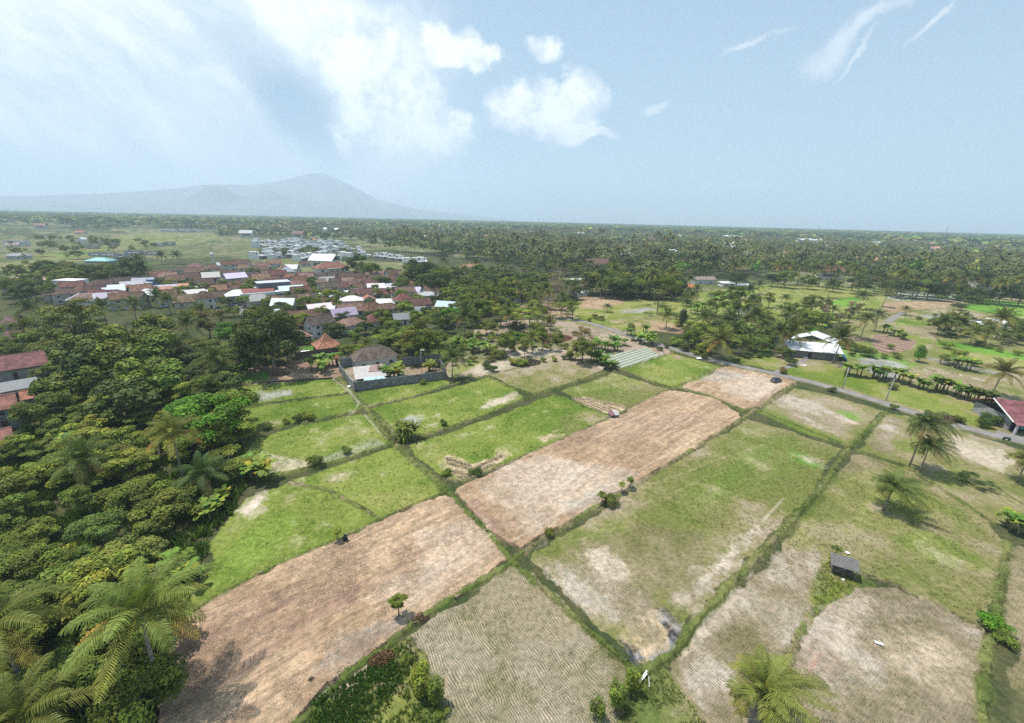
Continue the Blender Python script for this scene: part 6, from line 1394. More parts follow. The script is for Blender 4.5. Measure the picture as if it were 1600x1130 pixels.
for px, py, k, tone, s, zs, lab in [
 (205, 545, 'bigleaf', 'mid', 1.25, .95, 'huge dark large leaved tree in the middle of the upper left grove'), (160, 570, 'bigleaf', 'dark', 1.0, 1.0, 'dark large leaved tree on the left shoulder of the grove'), (232, 590, 'bigleaf', 'mid', .95, .95, 'glossy large leaved tree on the lower right of the grove'), (190, 620, 'bigleaf', 'dark', .85, .9, 'dark large leaved tree at the foot of the grove'), (120, 545, 'bigleaf', 'olive', .85, 1.0, 'yellower large leaved tree left behind the grove'), (110, 600, 'bigleaf', 'mid', .8, .9, 'spreading large leaved tree near the grey lean-to'), (240, 510, 'bigleaf', 'mid', .8, 1, 'large leaved tree at the top of the grove'),
 (418, 522, 'round', 'dark', 1.5, 1.15, 'massive dark round tree left of the brown garden plot'), (408, 496, 'round', 'mid', 1.0, 1.2, 'lighter top crown behind the massive dark round tree'), (446, 540, 'round', 'dark', .8, .9, 'small dark tree at the right foot of the massive round tree'), (392, 548, 'round', 'dark', .95, 1, 'dark tree at the left foot of the massive round tree'),
 (355, 517, 'round', 'bright', .85, .9, 'vivid light green tree left of the massive dark round tree'), (322, 500, 'airy', 'rust', 1.1, .9, 'rust tinged spreading tree by the village lane'), (345, 492, 'airy', 'rust', .9, .8, 'second rust tinged tree nearer the village lane'),
 (110, 498, 'airy', 'olive', 1.7, 1.0, 'feathery olive green tree clump left of the grove'), (85, 510, 'airy', 'olive', 1.3, .9, 'feathery olive tree on the left of the clump'), (140, 500, 'airy', 'olive', 1.3, .9, 'feathery olive tree on the right of the clump'), (115, 520, 'round', 'olive', 1.0, .9, 'dense olive tree at the foot of the feathery clump'),
 (325, 650, 'round', 'bright', 1.15, .8, 'dense bright green domed tree beside the top left paddies'), (300, 640, 'round', 'bright', .8, .8, 'smaller bright green dome left of the larger one'), (365, 632, 'round', 'mid', .85, .9, 'rounded tree leaning over the second paddy'), (345, 665, 'round', 'mid', .8, .85, 'mid green tree below the bright dome'),
 (205, 1088, 'round', 'mid', .62, .85, 'dense glossy round bush tree under the largest palm, bottom left'),
 (807, 487, 'umbrella', 'lite', 1.35, .8, 'flat topped umbrella tree above the weeds in the centre left'), (808, 510, 'round', 'dark', .7, .6, 'dark shadowy tree under the umbrella tree'), (845, 484, 'round', 'lite', .7, .7, 'yellow green tree right behind the umbrella tree'),
 (752, 477, 'round', 'bright', .8, .85, 'bright green tree between two palms left of the umbrella tree'), (703, 490, 'round', 'bright', .75, .85, 'bright green tree right of the grey bungalows'), (745, 490, 'round', 'lite', .7, .7, 'light green tree below the bright one'),
 (870, 440, 'bare', 'pink', 1.5, .95, 'leafless pinkish brown tree beside the bare yard'), (884, 455, 'bare', 'dry', 1.1, .9, 'leafless grey tree right of the pinkish one'), (861, 470, 'bare', 'dry', 1.0, 1.0, 'dry twiggy tree at the foot of the pinkish one'),
 (896, 478, 'airy', 'mid', .9, .95, 'slim green tree at the bend of the lane'), (1033, 442, 'umbrella', 'mid', 1.3, 1.7, 'white trunked spreading tree before the dark wood'), (1025, 455, 'umbrella', 'olive', .9, 1.2, 'smaller spreading tree left of the white trunked one'),
 (1067, 497, 'column', 'dark', 1.15, 1.1, 'dark clipped oval tree on the bare patch by the lane'), (1086, 521, 'column', 'bright', .9, .9, 'bright green pruned ball tree below the dark oval one'), (1100, 545, 'bush', 'mid', 1.4, 1, 'leafy bush at the lane below the bright ball tree'),
 (912, 540, 'airy', 'mid', 1.0, .8, 'grove tree with pale stems above the vegetable plot'), (900, 545, 'airy', 'lite', .8, .7, 'left stem of the grove above the vegetable plot'), (925, 543, 'airy', 'mid', .85, .75, 'right stem of the grove above the vegetable plot'), (912, 520, 'airy', 'rust', .9, .7, 'brown tinged tree behind the vegetable plot grove'),
 (815, 528, 'airy', 'bright', .75, .75, 'light green tree left of the lone palm above the rounded paddy'), (620, 520, 'umbrella', 'mid', 1.0, .9, 'spreading tree behind the white walled house'), (655, 520, 'airy', 'mid', 1.3, 1.0, 'tall pale stemmed tree right of the white walled house'), (668, 535, 'tall', 'mid', .8, .9, 'slim tall tree by the rear yard wall'), (640, 530, 'airy', 'olive', 1.1, .9, 'airy tree over the rear yard wall'),
 (600, 548, 'umbrella', 'dark', .55, .8, 'small dark flat crown overlapping the dark brown hipped roof'), (565, 545, 'round', 'mid', .5, .6, 'little round tree right of the orange peaked pavilion'), (547, 548, 'round', 'mid', .7, .75, 'green tree between the pavilion and the white walled house'),
 (532, 492, 'round', 'dark', .8, .85, 'round dark tree right of the long brown house'), (522, 512, 'round', 'dark', .7, .7, 'dark tree at the corner of the long brown house lawn'), (535, 465, 'round', 'mid', .8, .8, 'round green tree left of the orange gable'), (568, 480, 'round', 'dark', .75, .9, 'tall dark tree left of the white roofed grey house'), (492, 457, 'round', 'mid', .55, .6, 'small round tree between brown gables below the hall'),
 (555, 410, 'round', 'dark', 1.4, 1.1, 'dark round tree just right of the columned hall'), (578, 420, 'round', 'mid', 1.1, 1.1, 'green tree right of the columned hall'), (600, 440, 'round', 'dark', .9, .9, 'dark tree above the broad brown roof'),
 (655, 420, 'round', 'dark', 1.35, 1.2, 'tall dark tree group centre, left tree'), (672, 440, 'round', 'dark', 1.1, 1.2, 'tall dark tree group centre, front tree'), (690, 432, 'round', 'mid', 1.1, 1.3, 'tall dark tree group centre, right tree'), (640, 430, 'round', 'mid', 1.0, 1.0, 'mid green tree left of the tall dark group'),
 (322, 427, 'round', 'dark', .7, .8, 'dark tree below the two storey brown hipped house'), (395, 424, 'round', 'mid', .8, .8, 'round tree left of the slate upper storey'), (350, 465, 'round', 'mid', .5, .6, 'shrubby tree beside the faded orange roof'),
 (205, 415, 'round', 'dark', 1.3, 1.1, 'large dark tree behind the olive shrubs, left of the village'), (50, 448, 'round', 'dark', 1.0, .9, 'grey green tree left of the blue and white box house'), (30, 455, 'round', 'dark', .9, .9, 'dark tree at the left edge below the white shed roof'), (75, 452, 'airy', 'mid', 1.1, .8, 'spreading tree touching the blue and white box house'),
 (1228, 549, 'round', 'mid', .55, .60, 'round crowned tree at the lane corner above the dark car'), (1236, 566, 'bush', 'dark', .9, 1.2, 'dark lower foliage of the lane corner, a bush under the round tree'),
 (1508, 467, 'umbrella', 'dark', 1.2, 1.2, 'dark flat topped tree before the vivid green field, right'), (1500, 478, 'round', 'dark', .6, .6, 'dark low crown under the flat topped tree, right'), (1474, 461, 'round', 'dark', .6, .6, 'small dark round tree at the end of the striped rows'), (1460, 456, 'round', 'dark', .7, .7, 'dark tree behind the small round one at the striped rows'),
 (1439, 552, 'column', 'bright', 1.0, 1.0, 'tall bright green leafy clump beside the ploughed plot'), (1473, 558, 'airy', 'mid', .55, .6, 'small leaning tree by the low dashed kerb wall'), (1358, 550, 'bush', 'mid', 1.5, 1, 'bush left of the reddish ploughed plot'), (1341, 543, 'bush', 'lite', 1.3, 1, 'smaller bush right of the white roofed shed'),
 (1532, 727, 'round', 'dark', .30, .42, 'upper flat tuft of the small tree in the dry paddy'), (1522, 748, 'umbrella', 'dark', .36, .5, 'small dark bonsai shaped tree in the dry paddy, right'),
 (1180, 470, 'bush', 'mid', 1.5, 1.5, 'leafy shrub by the far paddies'), (1395, 605, 'bush', 'olive', .8, .8, 'dry shrub at the foot of the second leaning pole'),
]:
    if lab.startswith('upper flat tuft'): continue
    crown(k, px, py, lab, tone, s, None, None, zs)
# bananas, papayas, shrubs and saplings standing in the open
for px, py, k, tone, s, lab in [
 (395, 742, 'banana', 'banana', .95, 'tall banana clump at the corner of the tree belt and the forked paddies'), (408, 745, 'banana', 'mid', 1.0, 'smaller banana plant right of the tall clump by the tree belt'), (338, 806, 'banana', 'banana', .8, 'broad leaved banana clump above the large bright paddy'), (320, 812, 'banana', 'mid', .8, 'banana plant left of the broad leaved clump'), (350, 790, 'banana', 'mid', .75, 'banana plant right above the broad leaved clump'),
 (282, 905, 'banana', 'banana', .95, 'banana plant at the lower corner of the large bright paddy'), (296, 893, 'papaya', 'lite', 1.2, 'papaya among bananas at the lower corner of the large bright paddy'), (272, 890, 'papaya', 'lite', 1.1, 'second papaya left of the banana at the paddy corner'),
 (374, 590, 'banana', 'banana', 1.2, 'left banana clump at the brown garden plot'), (388, 588, 'banana', 'banana', 1.1, 'banana clump beside the garden plot under the massive tree'), (497, 575, 'banana', 'banana', 1.2, 'banana clump before the mossy brick wall'), (507, 580, 'banana', 'banana', 1.0, 'banana plant right in front of the mossy brick wall'), (515, 572, 'banana', 'banana', 1.2, 'tall banana near the orange post shrine'),
 (610, 592, 'banana', 'banana', 1.1, 'banana clump inside the yard right of the patchy shed'), (622, 590, 'banana', 'mid', 1.2, 'second banana clump inside the yard'), (603, 590, 'banana', 'banana', .9, 'small banana by the patchy shed wall'), (672, 582, 'banana', 'mid', 1.0, 'banana at the right end of the yard'),
 (636, 686, 'pandan', 'mid', 1.15, 'spiky pandan shrub standing alone on the ridge between green paddies'),
 (624, 966, 'papaya', 'mid', 1.15, 'lone papaya on the bare plot casting a round shadow'), (970, 770, 'papaya', 'lite', .75, 'left small papaya of the pair on the bare plot edge'), (984, 764, 'papaya', 'mid', .85, 'right small papaya of the pair on the bare plot edge'), (940, 788, 'papaya', 'mid', .85, 'papaya sapling with a bush at the bare plot edge'),
 (529, 846, 'papaya', 'lite', .85, 'papaya beside the black drum at the paddy edge'), (1303, 872, 'papaya', 'mid', .75, 'little papaya behind the thatched hut'),
 (662, 1075, 'sapling', 'lite', 1.3, 'light green upper sapling on the ridge of the stubble field'), (660, 1090, 'sapling', 'lite', 1.1, 'light green sapling just below the upper one'), (682, 1100, 'sapling', 'mid', 1.2, 'darker sapling on the stubble field ridge'), (692, 1118, 'bush', 'mid', .3, 'small shrub at the bottom of the stubble field ridge'), (634, 1034, 'bush', 'mid', .28, 'small shrub at the top corner of the stubble field'),
 (986, 1078, 'sapling', 'mid', 1.0, 'upper bushy sapling in the weedy corner by the white planks'), (963, 1108, 'sapling', 'mid', 1.15, 'largest bushy sapling in the weedy corner'), (935, 1122, 'sapling', 'mid', .9, 'lowest bushy sapling at the bottom edge'),
 (1550, 985, 'bush', 'bright', .7, 'bright green bush on the right hand ridge'), (1568, 1005, 'bush', 'mid', .5, 'small bush at the end of the right hand ridge'), (1577, 830, 'banana', 'banana', .8, 'banana cluster at the right edge below the bonsai shaped tree'), (1570, 822, 'banana', 'lite', .7, 'smaller banana left in the right edge cluster'),
 (1338, 588, 'banana', 'banana', 1.2, 'banana clump beside the first leaning pole'), (1368, 592, 'banana', 'banana', 1.1, 'banana pair between the two leaning poles'), (1397, 594, 'banana', 'banana', 1.2, 'banana at the head of the second leaning pole'),
 (1421, 603, 'banana', 'lite', 1.0, 'banana low in the row right of the second pole'), (1440, 608, 'banana', 'banana', .9, 'third banana in the row right of the second pole'), (1460, 612, 'banana', 'banana', 1.2, 'tall banana in the middle of the right hand row'), (1473, 614, 'banana', 'mid', 1.2, 'dense banana in the middle of the right hand row'), (1495, 619, 'banana', 'banana', 1.1, 'banana near the right end of the row'), (1500, 620, 'banana', 'rust', .9, 'half dry banana near the right end of the row'), (1525, 628, 'banana', 'dark', 1.1, 'dark shaded banana under the yellow palm'), (1537, 630, 'banana', 'dark', 1.0, 'second dark shaded banana under the yellow palm'),
 (1298, 612, 'bush', 'dark', .55, 'small dark round bush on the near verge of the lane'), (1398, 640, 'bush', 'mid', .5, 'little bush on the verge where the long ridge meets the lane'), (418, 672, 'bush', 'mid', .5, 'leftmost small bush in the row on the second paddy ridge'), (447, 663, 'bush', 'mid', .45, 'second small bush on the second paddy ridge'), (465, 660, 'bush', 'dark', .65, 'darkest bush on the second paddy ridge'), (482, 655, 'bush', 'lite', .7, 'light leafy bush on the second paddy ridge'),
 (540, 708, 'bush', 'mid', .5, 'bush on the ridge of the forked paddy'), (497, 728, 'bush', 'mid', .75, 'dark green bush clump on the ridge above the curved bund'), (692, 664, 'bush', 'dark', .45, 'small bush on the ridge right of the pandan'), (742, 742, 'bush', 'dark', .55, 'bush in the tan straw corner of the long paddy'), (697, 742, 'bush', 'mid', .45, 'small bush left of the tan straw'),
 (955, 788, 'bush', 'olive', .6, 'low scrub right of the papaya sapling'), (1222, 583, 'bush', 'rust', .7, 'reddish shrub under the tree at the lane corner'), (859, 836, 'bush', 'mid', .4, 'tiny bush at the low end of the central bare plot'), (660, 600, 'bush', 'mid', .5, 'bush against the front yard wall'),
]:
    base(k, px, py, lab, tone, s)
GR = 'banana plants round the middle distance plots'
for px, py in [(930, 566), (940, 570), (950, 577), (935, 545), (945, 550), (955, 540), (975, 540), (990, 532), (1000, 536), (1010, 540), (1018, 538), (960, 548), (735, 545), (745, 550), (755, 548), (765, 552), (715, 545), (790, 540), (1155, 520), (1165, 522), (1280, 500), (1290, 505), (1270, 508), (1300, 500), (1262, 505), (1320, 492), (1385, 520), (1395, 525), (1410, 530), (985, 525), (1005, 520), (1500, 575), (1515, 580), (1490, 570), (1110, 482), (1100, 484), (1085, 486)]:
    base('banana', px, py, 'bright leaved banana plant in the thin clumps between plots and lane', 'banana', rngT.uniform(.8, 1.2), GR)
GR = 'weedy bushes round the middle distance plots'
for px, py in [(1030, 548), (1040, 543), (1055, 540), (1070, 548), (1085, 555), (1100, 560), (1150, 566), (1165, 560), (780, 560), (800, 570), (815, 572), (850, 566), (865, 564), (880, 562), (890, 560), (760, 575), (770, 580), (720, 555), (705, 550), (745, 535), (880, 545), (870, 535), (900, 540), (940, 500), (930, 498), (920, 502), (985, 515), (1060, 510), (1120, 480), (1075, 475), (1390, 545), (1400, 560), (1380, 560), (1330, 556), (1320, 545), (1500, 560), (1520, 572), (1480, 545), (1545, 545), (1560, 550), (1590, 555), (1530, 540), (1435, 500), (1460, 494), (1520, 500), (960, 574), (1300, 535), (1320, 525), (1545, 662), (1540, 668), (1500, 660)]:
    base('bush', px, py, 'low leafy bush among the weeds at a plot edge', ['mid', 'lite', 'olive', 'dark'][int(rngT.integers(4))], rngT.uniform(.5, 1.15), GR)

# ------------------------------------------------------------------ plants: groves, filled tree by tree
def keep_clear(x, y, r):
    for fx_, fy, fr_ in FOOT:
        if (x - fx_) ** 2 + (y - fy) ** 2 < (fr_ + r) ** 2: return False
    return True
KEEP = [(o.location.x, o.location.y) for o in bpy.data.objects if o.name.startswith('coconut_palm')]
def grove(poly, step, mix, label, group, jitter=.42, smin=.75, smax=1.1, limit=400, pad=1.5, sep=.55, zr=(.8, 1.1)):
    W_ = np.array([G(*p) for p in poly]); x0, y0 = W_.min(0); x1, y1 = W_.max(0); n = 0; kinds = [m[0] for m in mix]; w = np.array([m[2] for m in mix], float); w /= w.sum()
    ys = np.arange(y0, y1, step)
    for iy, yy_ in enumerate(ys):
        for xx in np.arange(x0 + (iy % 2) * step / 2, x1, step):
            x = xx + rngT.normal(0, jitter * step * .6); y = yy_ + rngT.normal(0, jitter * step * .6)
            px, py = proj(x, y, 0); px = float(px); py = float(py)
            if not pip(np.array([px]), np.array([py]), poly)[0] or not keep_clear(x, y, pad): continue
            if px < -160 or px > 1760 or py > 1250: continue
            if any((x - a) ** 2 + (y - b) ** 2 < (sep * step) ** 2 for a, b, _ in PLANTS) or any((x - a) ** 2 + (y - b) ** 2 < 16 for a, b in KEEP): continue
            if n >= limit: return
            m = mix[int(rngT.choice(len(mix), p=w))]; s = rngT.uniform(smin, smax)
            if m[0] == 'bush': s *= 1.3
            plant(m[0], x, y, label.replace('{}', KN[m[0]]), m[1], s, group.replace('{}', KN[m[0]]), zs=rngT.uniform(*zr)); n += 1
KN = {'round': 'broadleaf tree', 'tall': 'tall tree', 'umbrella': 'flat topped tree', 'airy': 'slender tree', 'column': 'clipped tree', 'bush': 'bush', 'bigleaf': 'large leaved tree', 'bare': 'bare tree', 'palm': 'coconut palm', 'windpalm': 'coconut palm', 'shortpalm': 'low coconut palm', 'banana': 'banana plant'}
grove([(-170, 720), (10, 712), (60, 670), (85, 632), (120, 600), (250, 600), (300, 640), (362, 660), (385, 700), (385, 740), (368, 785), (325, 825), (318, 870), (262, 925), (258, 1000), (248, 1060), (215, 1130), (190, 1250), (-400, 1250)], 6.0,
      [('round', 'mid', 3), ('round', 'lite', 3), ('airy', 'mid', 1.5), ('airy', 'lite', 2.5), ('round', 'olive', 1.6), ('round', 'bright', .5), ('bigleaf', 'mid', .7), ('bush', 'lite', 1.4), ('tall', 'lite', 1.6), ('umbrella', 'mid', 1), ('umbrella', 'lite', 1), ('banana', 'banana', .5), ('shortpalm', 'palmy', .35)], '{} in the dense thicket of the lower left belt', 'thicket of the lower left belt: {}', smin=.42, smax=.85, limit=185, sep=.6, zr=(.55, .85))
grove([(-60, 570), (10, 500), (60, 492), (110, 500), (240, 515), (300, 500), (350, 500), (395, 510), (460, 560), (455, 572), (375, 592), (380, 640), (330, 640), (250, 600), (150, 620), (110, 640), (80, 600), (10, 590)], 6.2,
      [('round', 'mid', 3), ('round', 'dark', 2), ('airy', 'olive', 2), ('airy', 'mid', 1.5), ('shortpalm', 'palm', .8), ('bush', 'lite', 1), ('bigleaf', 'dark', .8)], '{} in the grove between the left roofs and the garden plot', 'grove below the village: {}', smin=.45, smax=.85, limit=80, zr=(.6, .9))
grove([(228, 440), (240, 425), (420, 410), (600, 425), (700, 440), (720, 500), (700, 540), (640, 545), (540, 555), (535, 520), (470, 545), (440, 510), (400, 480), (360, 500), (350, 470), (230, 478)], 8.0,
      [('round', 'mid', 3), ('round', 'dark', 2), ('airy', 'lite', 1.2), ('bush', 'lite', 1.5), ('shortpalm', 'palm', .9), ('round', 'lite', 1), ('banana', 'banana', .8)], '{} growing between the village roofs', 'plants between the village roofs: {}', smin=.4, smax=.75, limit=110, pad=-2.2)
grove([(228, 440), (262, 424), (420, 414), (600, 430), (700, 446), (690, 470), (600, 500), (540, 520), (440, 505), (400, 472), (235, 470)], 10.0, [('tall', 'mid', 2), ('airy', 'lite', 2), ('shortpalm', 'palm', 1.4), ('palm', 'palmd', .6), ('banana', 'banana', 1)], '{} squeezed between the packed roofs', 'between the packed roofs: {}', smin=.4, smax=.7, limit=80, pad=-4.2, sep=.35)
grove([(405, 382), (545, 382), (560, 396), (540, 404), (405, 404)], 15.0, [('tall', 'mid', 1), ('airy', 'lite', 1), ('bush', 'mid', 1)], '{} between the white estate houses', 'among the estate houses: {}', smin=.5, smax=.8, limit=40, pad=-6.5, sep=.3)
grove([(560, 446), (700, 436), (880, 452), (900, 500), (860, 522), (760, 532), (700, 522), (640, 506)], 10.0, [('round', 'mid', 1.3), ('palm', 'palm', 1.6), ('shortpalm', 'palmy', 1), ('airy', 'lite', 1.6), ('tall', 'mid', 1.5), ('umbrella', 'lite', .5), ('banana', 'banana', .6)], '{} in the tall loose belt right of the village', 'belt right of the village: {}', smin=.6, smax=1.0, limit=80, pad=-.5)
grove([(1040, 468), (1060, 500), (1140, 506), (1200, 522), (1290, 532), (1320, 500), (1230, 480), (1120, 470)], 13.0, [('palm', 'palm', 1.5), ('shortpalm', 'palmd', 1.2), ('airy', 'mid', 1), ('tall', 'mid', .6)], '{} standing loosely between the far paddies and the lane', 'loose trees before the far paddies: {}', smin=.6, smax=.95, limit=40, pad=0)
grove([(1400, 490), (1600, 500), (1640, 580), (1560, 572), (1460, 545), (1400, 520)], 17.0, [('palm', 'palm', 1), ('shortpalm', 'palmy', 1.4), ('airy', 'mid', 1), ('round', 'mid', .4)], '{} dotted over the plots at the right', 'dotted over the right plots: {}', smin=.55, smax=.85, limit=26, pad=0)
grove([(0, 446), (70, 432), (120, 424), (235, 420), (330, 404), (400, 410), (410, 418), (330, 425), (240, 432), (200, 446), (100, 452), (0, 470)], 8.5,
      [('round', 'mid', 3), ('round', 'olive', 2), ('round', 'dark', 1.5), ('bush', 'lite', 1), ('airy', 'mid', 1)], '{} in the hedge between the open land and the village', 'hedge behind the village: {}', smin=.6, smax=1.0, limit=60)
grove([(10, 428), (60, 412), (200, 398), (330, 376), (340, 366), (240, 364), (100, 372), (10, 385)], 27.0, [('round', 'mid', 2), ('bush', 'lite', 1), ('airy', 'olive', 1), ('shortpalm', 'palm', .5)], '{} standing in the rough open land, left distance', 'open land plants: {}', smin=.5, smax=.9, limit=60)
grove([(400, 412), (470, 406), (560, 404), (700, 412), (800, 428), (880, 446), (905, 462), (900, 470), (800, 478), (720, 470), (640, 442), (560, 436), (490, 420), (420, 420)], 9.0,
      [('round', 'dark', 2.5), ('round', 'mid', 2.5), ('palm', 'palm', 2), ('tall', 'mid', 1.5), ('palm', 'palmy', .8), ('airy', 'mid', 1)], '{} in the loose wood behind the village houses', 'wood behind the village: {}', smin=.7, smax=1.05, limit=90)
grove([(905, 462), (950, 450), (1050, 448), (1062, 462), (1050, 470), (1000, 470), (950, 468)], 7.5, [('tall', 'mid', 2), ('round', 'dark', 2), ('tall', 'lite', 1), ('palm', 'palm', 1.2)], '{} in the dark stand behind the bare yard', 'dark stand behind the bare yard: {}', smin=.8, smax=1.15, limit=60)
grove([(1040, 540), (1060, 528), (1100, 520), (1150, 508), (1180, 510), (1230, 528), (1222, 545), (1180, 562), (1120, 556), (1070, 546)], 6.5, [('airy', 'mid', 2), ('round', 'mid', 1.6), ('bush', 'dark', 2), ('shortpalm', 'palm', 1.4), ('round', 'dark', 1)], '{} in the tangled belt along the far side of the lane', 'belt along the lane: {}', smin=.5, smax=.8, limit=70)
grove([(1200, 520), (1260, 500), (1290, 488), (1360, 492), (1345, 500), (1290, 512), (1262, 530)], 7.0, [('airy', 'olive', 2), ('bush', 'mid', 2), ('shortpalm', 'palmd', 1), ('airy', 'dry', .7)], '{} in the strip above the narrow vivid plot', 'strip above the narrow vivid plot: {}', smin=.5, smax=.8, limit=40)
grove([(1440, 520), (1470, 512), (1560, 510), (1640, 520), (1640, 545), (1560, 540), (1480, 530)], 7.5, [('round', 'mid', 2), ('bush', 'dark', 2), ('shortpalm', 'palm', 1.5), ('round', 'dark', 1)], '{} in the clumps before the white shelters on the right', 'clumps before the white shelters: {}', smin=.5, smax=.8, limit=50)
grove([(540, 552), (560, 545), (640, 545), (690, 560), (694, 572), (640, 566), (560, 560)], 5.5, [('airy', 'mid', 2), ('tall', 'mid', 1), ('bush', 'lite', 1.5), ('airy', 'olive', 1)], '{} behind the rear wall of the yard', 'plants behind the yard: {}', smin=.5, smax=.75, limit=40)
grove([(694, 560), (720, 530), (790, 520), (880, 525), (900, 545), (860, 556), (760, 570), (700, 580)], 6.2, [('bush', 'lite', 2), ('bush', 'olive', 2), ('airy', 'mid', 1.6), ('airy', 'olive', 1), ('round', 'mid', 1), ('shortpalm', 'palm', .5), ('banana', 'banana', 1)], '{} scattered over the rough yard left of the lane', 'rough yard plants: {}', smin=.4, smax=.75, limit=125)
# palms standing along the edge of the right hand wood
for px, py in [(1143, 448), (1156, 440), (1215, 444), (1224, 445), (1235, 443), (1245, 446), (1256, 444), (1267, 447), (1279, 448), (1290, 450), (1304, 452), (1316, 449), (1330, 455), (1352, 458), (1365, 456), (1378, 457), (1392, 455), (1400, 461), (1412, 458), (1425, 462), (1434, 459), (1443, 464), (1456, 460), (1470, 466), (1483, 462), (1494, 468), (1512, 466), (1528, 470), (1541, 466), (1556, 471), (1580, 470), (1592, 474), (910, 462), (924, 461), (938, 459), (1004, 462), (1018, 466), (1046, 462), (960, 458)]:
    base('palm', px, py, 'slender coconut palm in the row along the front of the wood', ['palm', 'palmy', 'palmd'][int(rngT.integers(3))], rngT.uniform(1.15, 1.65), 'palms along the front of the wood')
for px, py in [(1150, 452), (1205, 448), (1226, 450), (1262, 452), (1300, 456), (1340, 460), (1388, 462), (1406, 466), (1430, 467), (1448, 468), (1465, 470), (1498, 470), (1520, 474), (1534, 474), (1560, 476), (1590, 478), (955, 466), (978, 468), (1010, 468)]:
    base('round', px, py, 'dark rounded understorey tree below the row of palms at the wood edge', ['dark', 'mid', 'dark'][int(rngT.integers(3))], rngT.uniform(.8, 1.25), 'understorey trees at the wood edge')

# ------------------------------------------------------------------ the far wood: past counting, one object
def arr(me, k=1.0):
    V = np.empty(len(me.vertices) * 3, np.float32); me.vertices.foreach_get('co', V); V = V.reshape(-1, 3)
    Q = np.empty(len(me.polygons) * 4, np.int32); me.polygons.foreach_get('vertices', Q); Q = Q.reshape(-1, 4)
    c = np.ones((len(V), 3), np.float32)
    if me.color_attributes:
        a = np.empty(len(V) * 4, np.float32); me.color_attributes[0].data.foreach_get('color', a); c = a.reshape(-1, 4)[:, :3]
    return V, Q, c
def low_broad(seed, n, size, R=5.0, H=10.5):
    rng = np.random.default_rng(seed); blobs = [(R * .62 * math.cos(a) * q, R * .62 * math.sin(a) * q, H * z, R * .5, R * .42) for a, q, z in zip(rng.uniform(0, 6.28, 7), rng.uniform(.3, 1.1, 7), rng.uniform(.45, .85, 7))]
    return crown_cloud(rng, blobs, n / 7 / (R * .5) ** 2, size, .7, .1)
def low_palm(seed, n=13, L=5.4, H=14):
    rng = np.random.default_rng(seed); VV, QQ, CC = [], [], []; off = 0
    for k in range(n):
        az = k * 2.4; e = rad(rng.uniform(-5, 60)); h = np.array([math.cos(az), math.sin(az), 0]); P = [np.array([0, 0, H])]
        for j in range(3): P.append(P[-1] + L / 3 * (math.cos(e) * h + math.sin(e) * np.array([0, 0, 1]))); e -= .65
        P = np.array(P); sd = np.array([-h[1], h[0], 0]); w = np.array([.15, .65, .6, .1])[:, None]; dz = np.array([0, 0, -.35])
        for sg in (-1, 1):
            V = np.vstack([P, P + sd * sg * w + dz * (w > .3)]); VV.append(V); QQ.append(np.array([(j, j + 1, 5 + j, 4 + j) for j in range(3)]) + off); off += 8; CC.append(np.full((8, 3), rng.uniform(.7, 1.35)) * np.array([1.15, 1, .9]))
    V = np.array([(-.15, 0, 0), (.15, 0, 0), (.1, 0, H), (-.1, 0, H), (0, -.15, 0), (0, .15, 0), (0, .1, H), (0, -.1, H)]); VV.append(V); QQ.append(np.array([(0, 1, 2, 3), (4, 5, 6, 7)]) + off); CC.append(np.full((8, 3), 2.6) * np.array([1.1, .95, .85]))
    return np.vstack(VV), np.vstack(QQ), np.vstack(CC)
WOOD = [(-400, 353), (60, 353), (130, 359), (240, 357), (335, 361), (350, 370), (425, 369), (500, 374), (565, 380), (600, 392), (700, 403), (800, 416), (880, 438), (905, 452), (960, 450), (1040, 446), (1072, 436), (1140, 433), (1240, 436), (1340, 447), (1380, 450), (1500, 459), (1600, 466), (2100, 500), (2100, 0), (-400, 0)]
FAINT = [(860, 408), (885, 414)]
LB = [low_broad(500 + k, 150, .62) for k in range(6)]; LB2 = [low_broad(520 + k, 46, 1.3) for k in range(5)]; LB3 = [low_broad(540 + k, 16, 3.4, 8, 10) for k in range(4)]
LPH = [tuple(np.concatenate(x) if i != 1 else x for i, x in enumerate(())) for _ in range(0)]
LP = [low_palm(560 + k) for k in range(4)]; LP1 = [low_palm(570 + k, 22) for k in range(4)]
rngF = np.random.default_rng(4242)
fV, fQ, fC = [], [], []; foff = 0
TONES = np.array([GREEN['dark'], GREEN['mid'], GREEN['lite'], GREEN['olive'], GREEN['bluish'], GREEN['mid'], GREEN['dark'], GREEN['rust'], GREEN['bright']]); TW = np.array([3, 3, 1.4, 1.6, 2, 2, 2, .35, .5]); TW = TW / TW.sum()
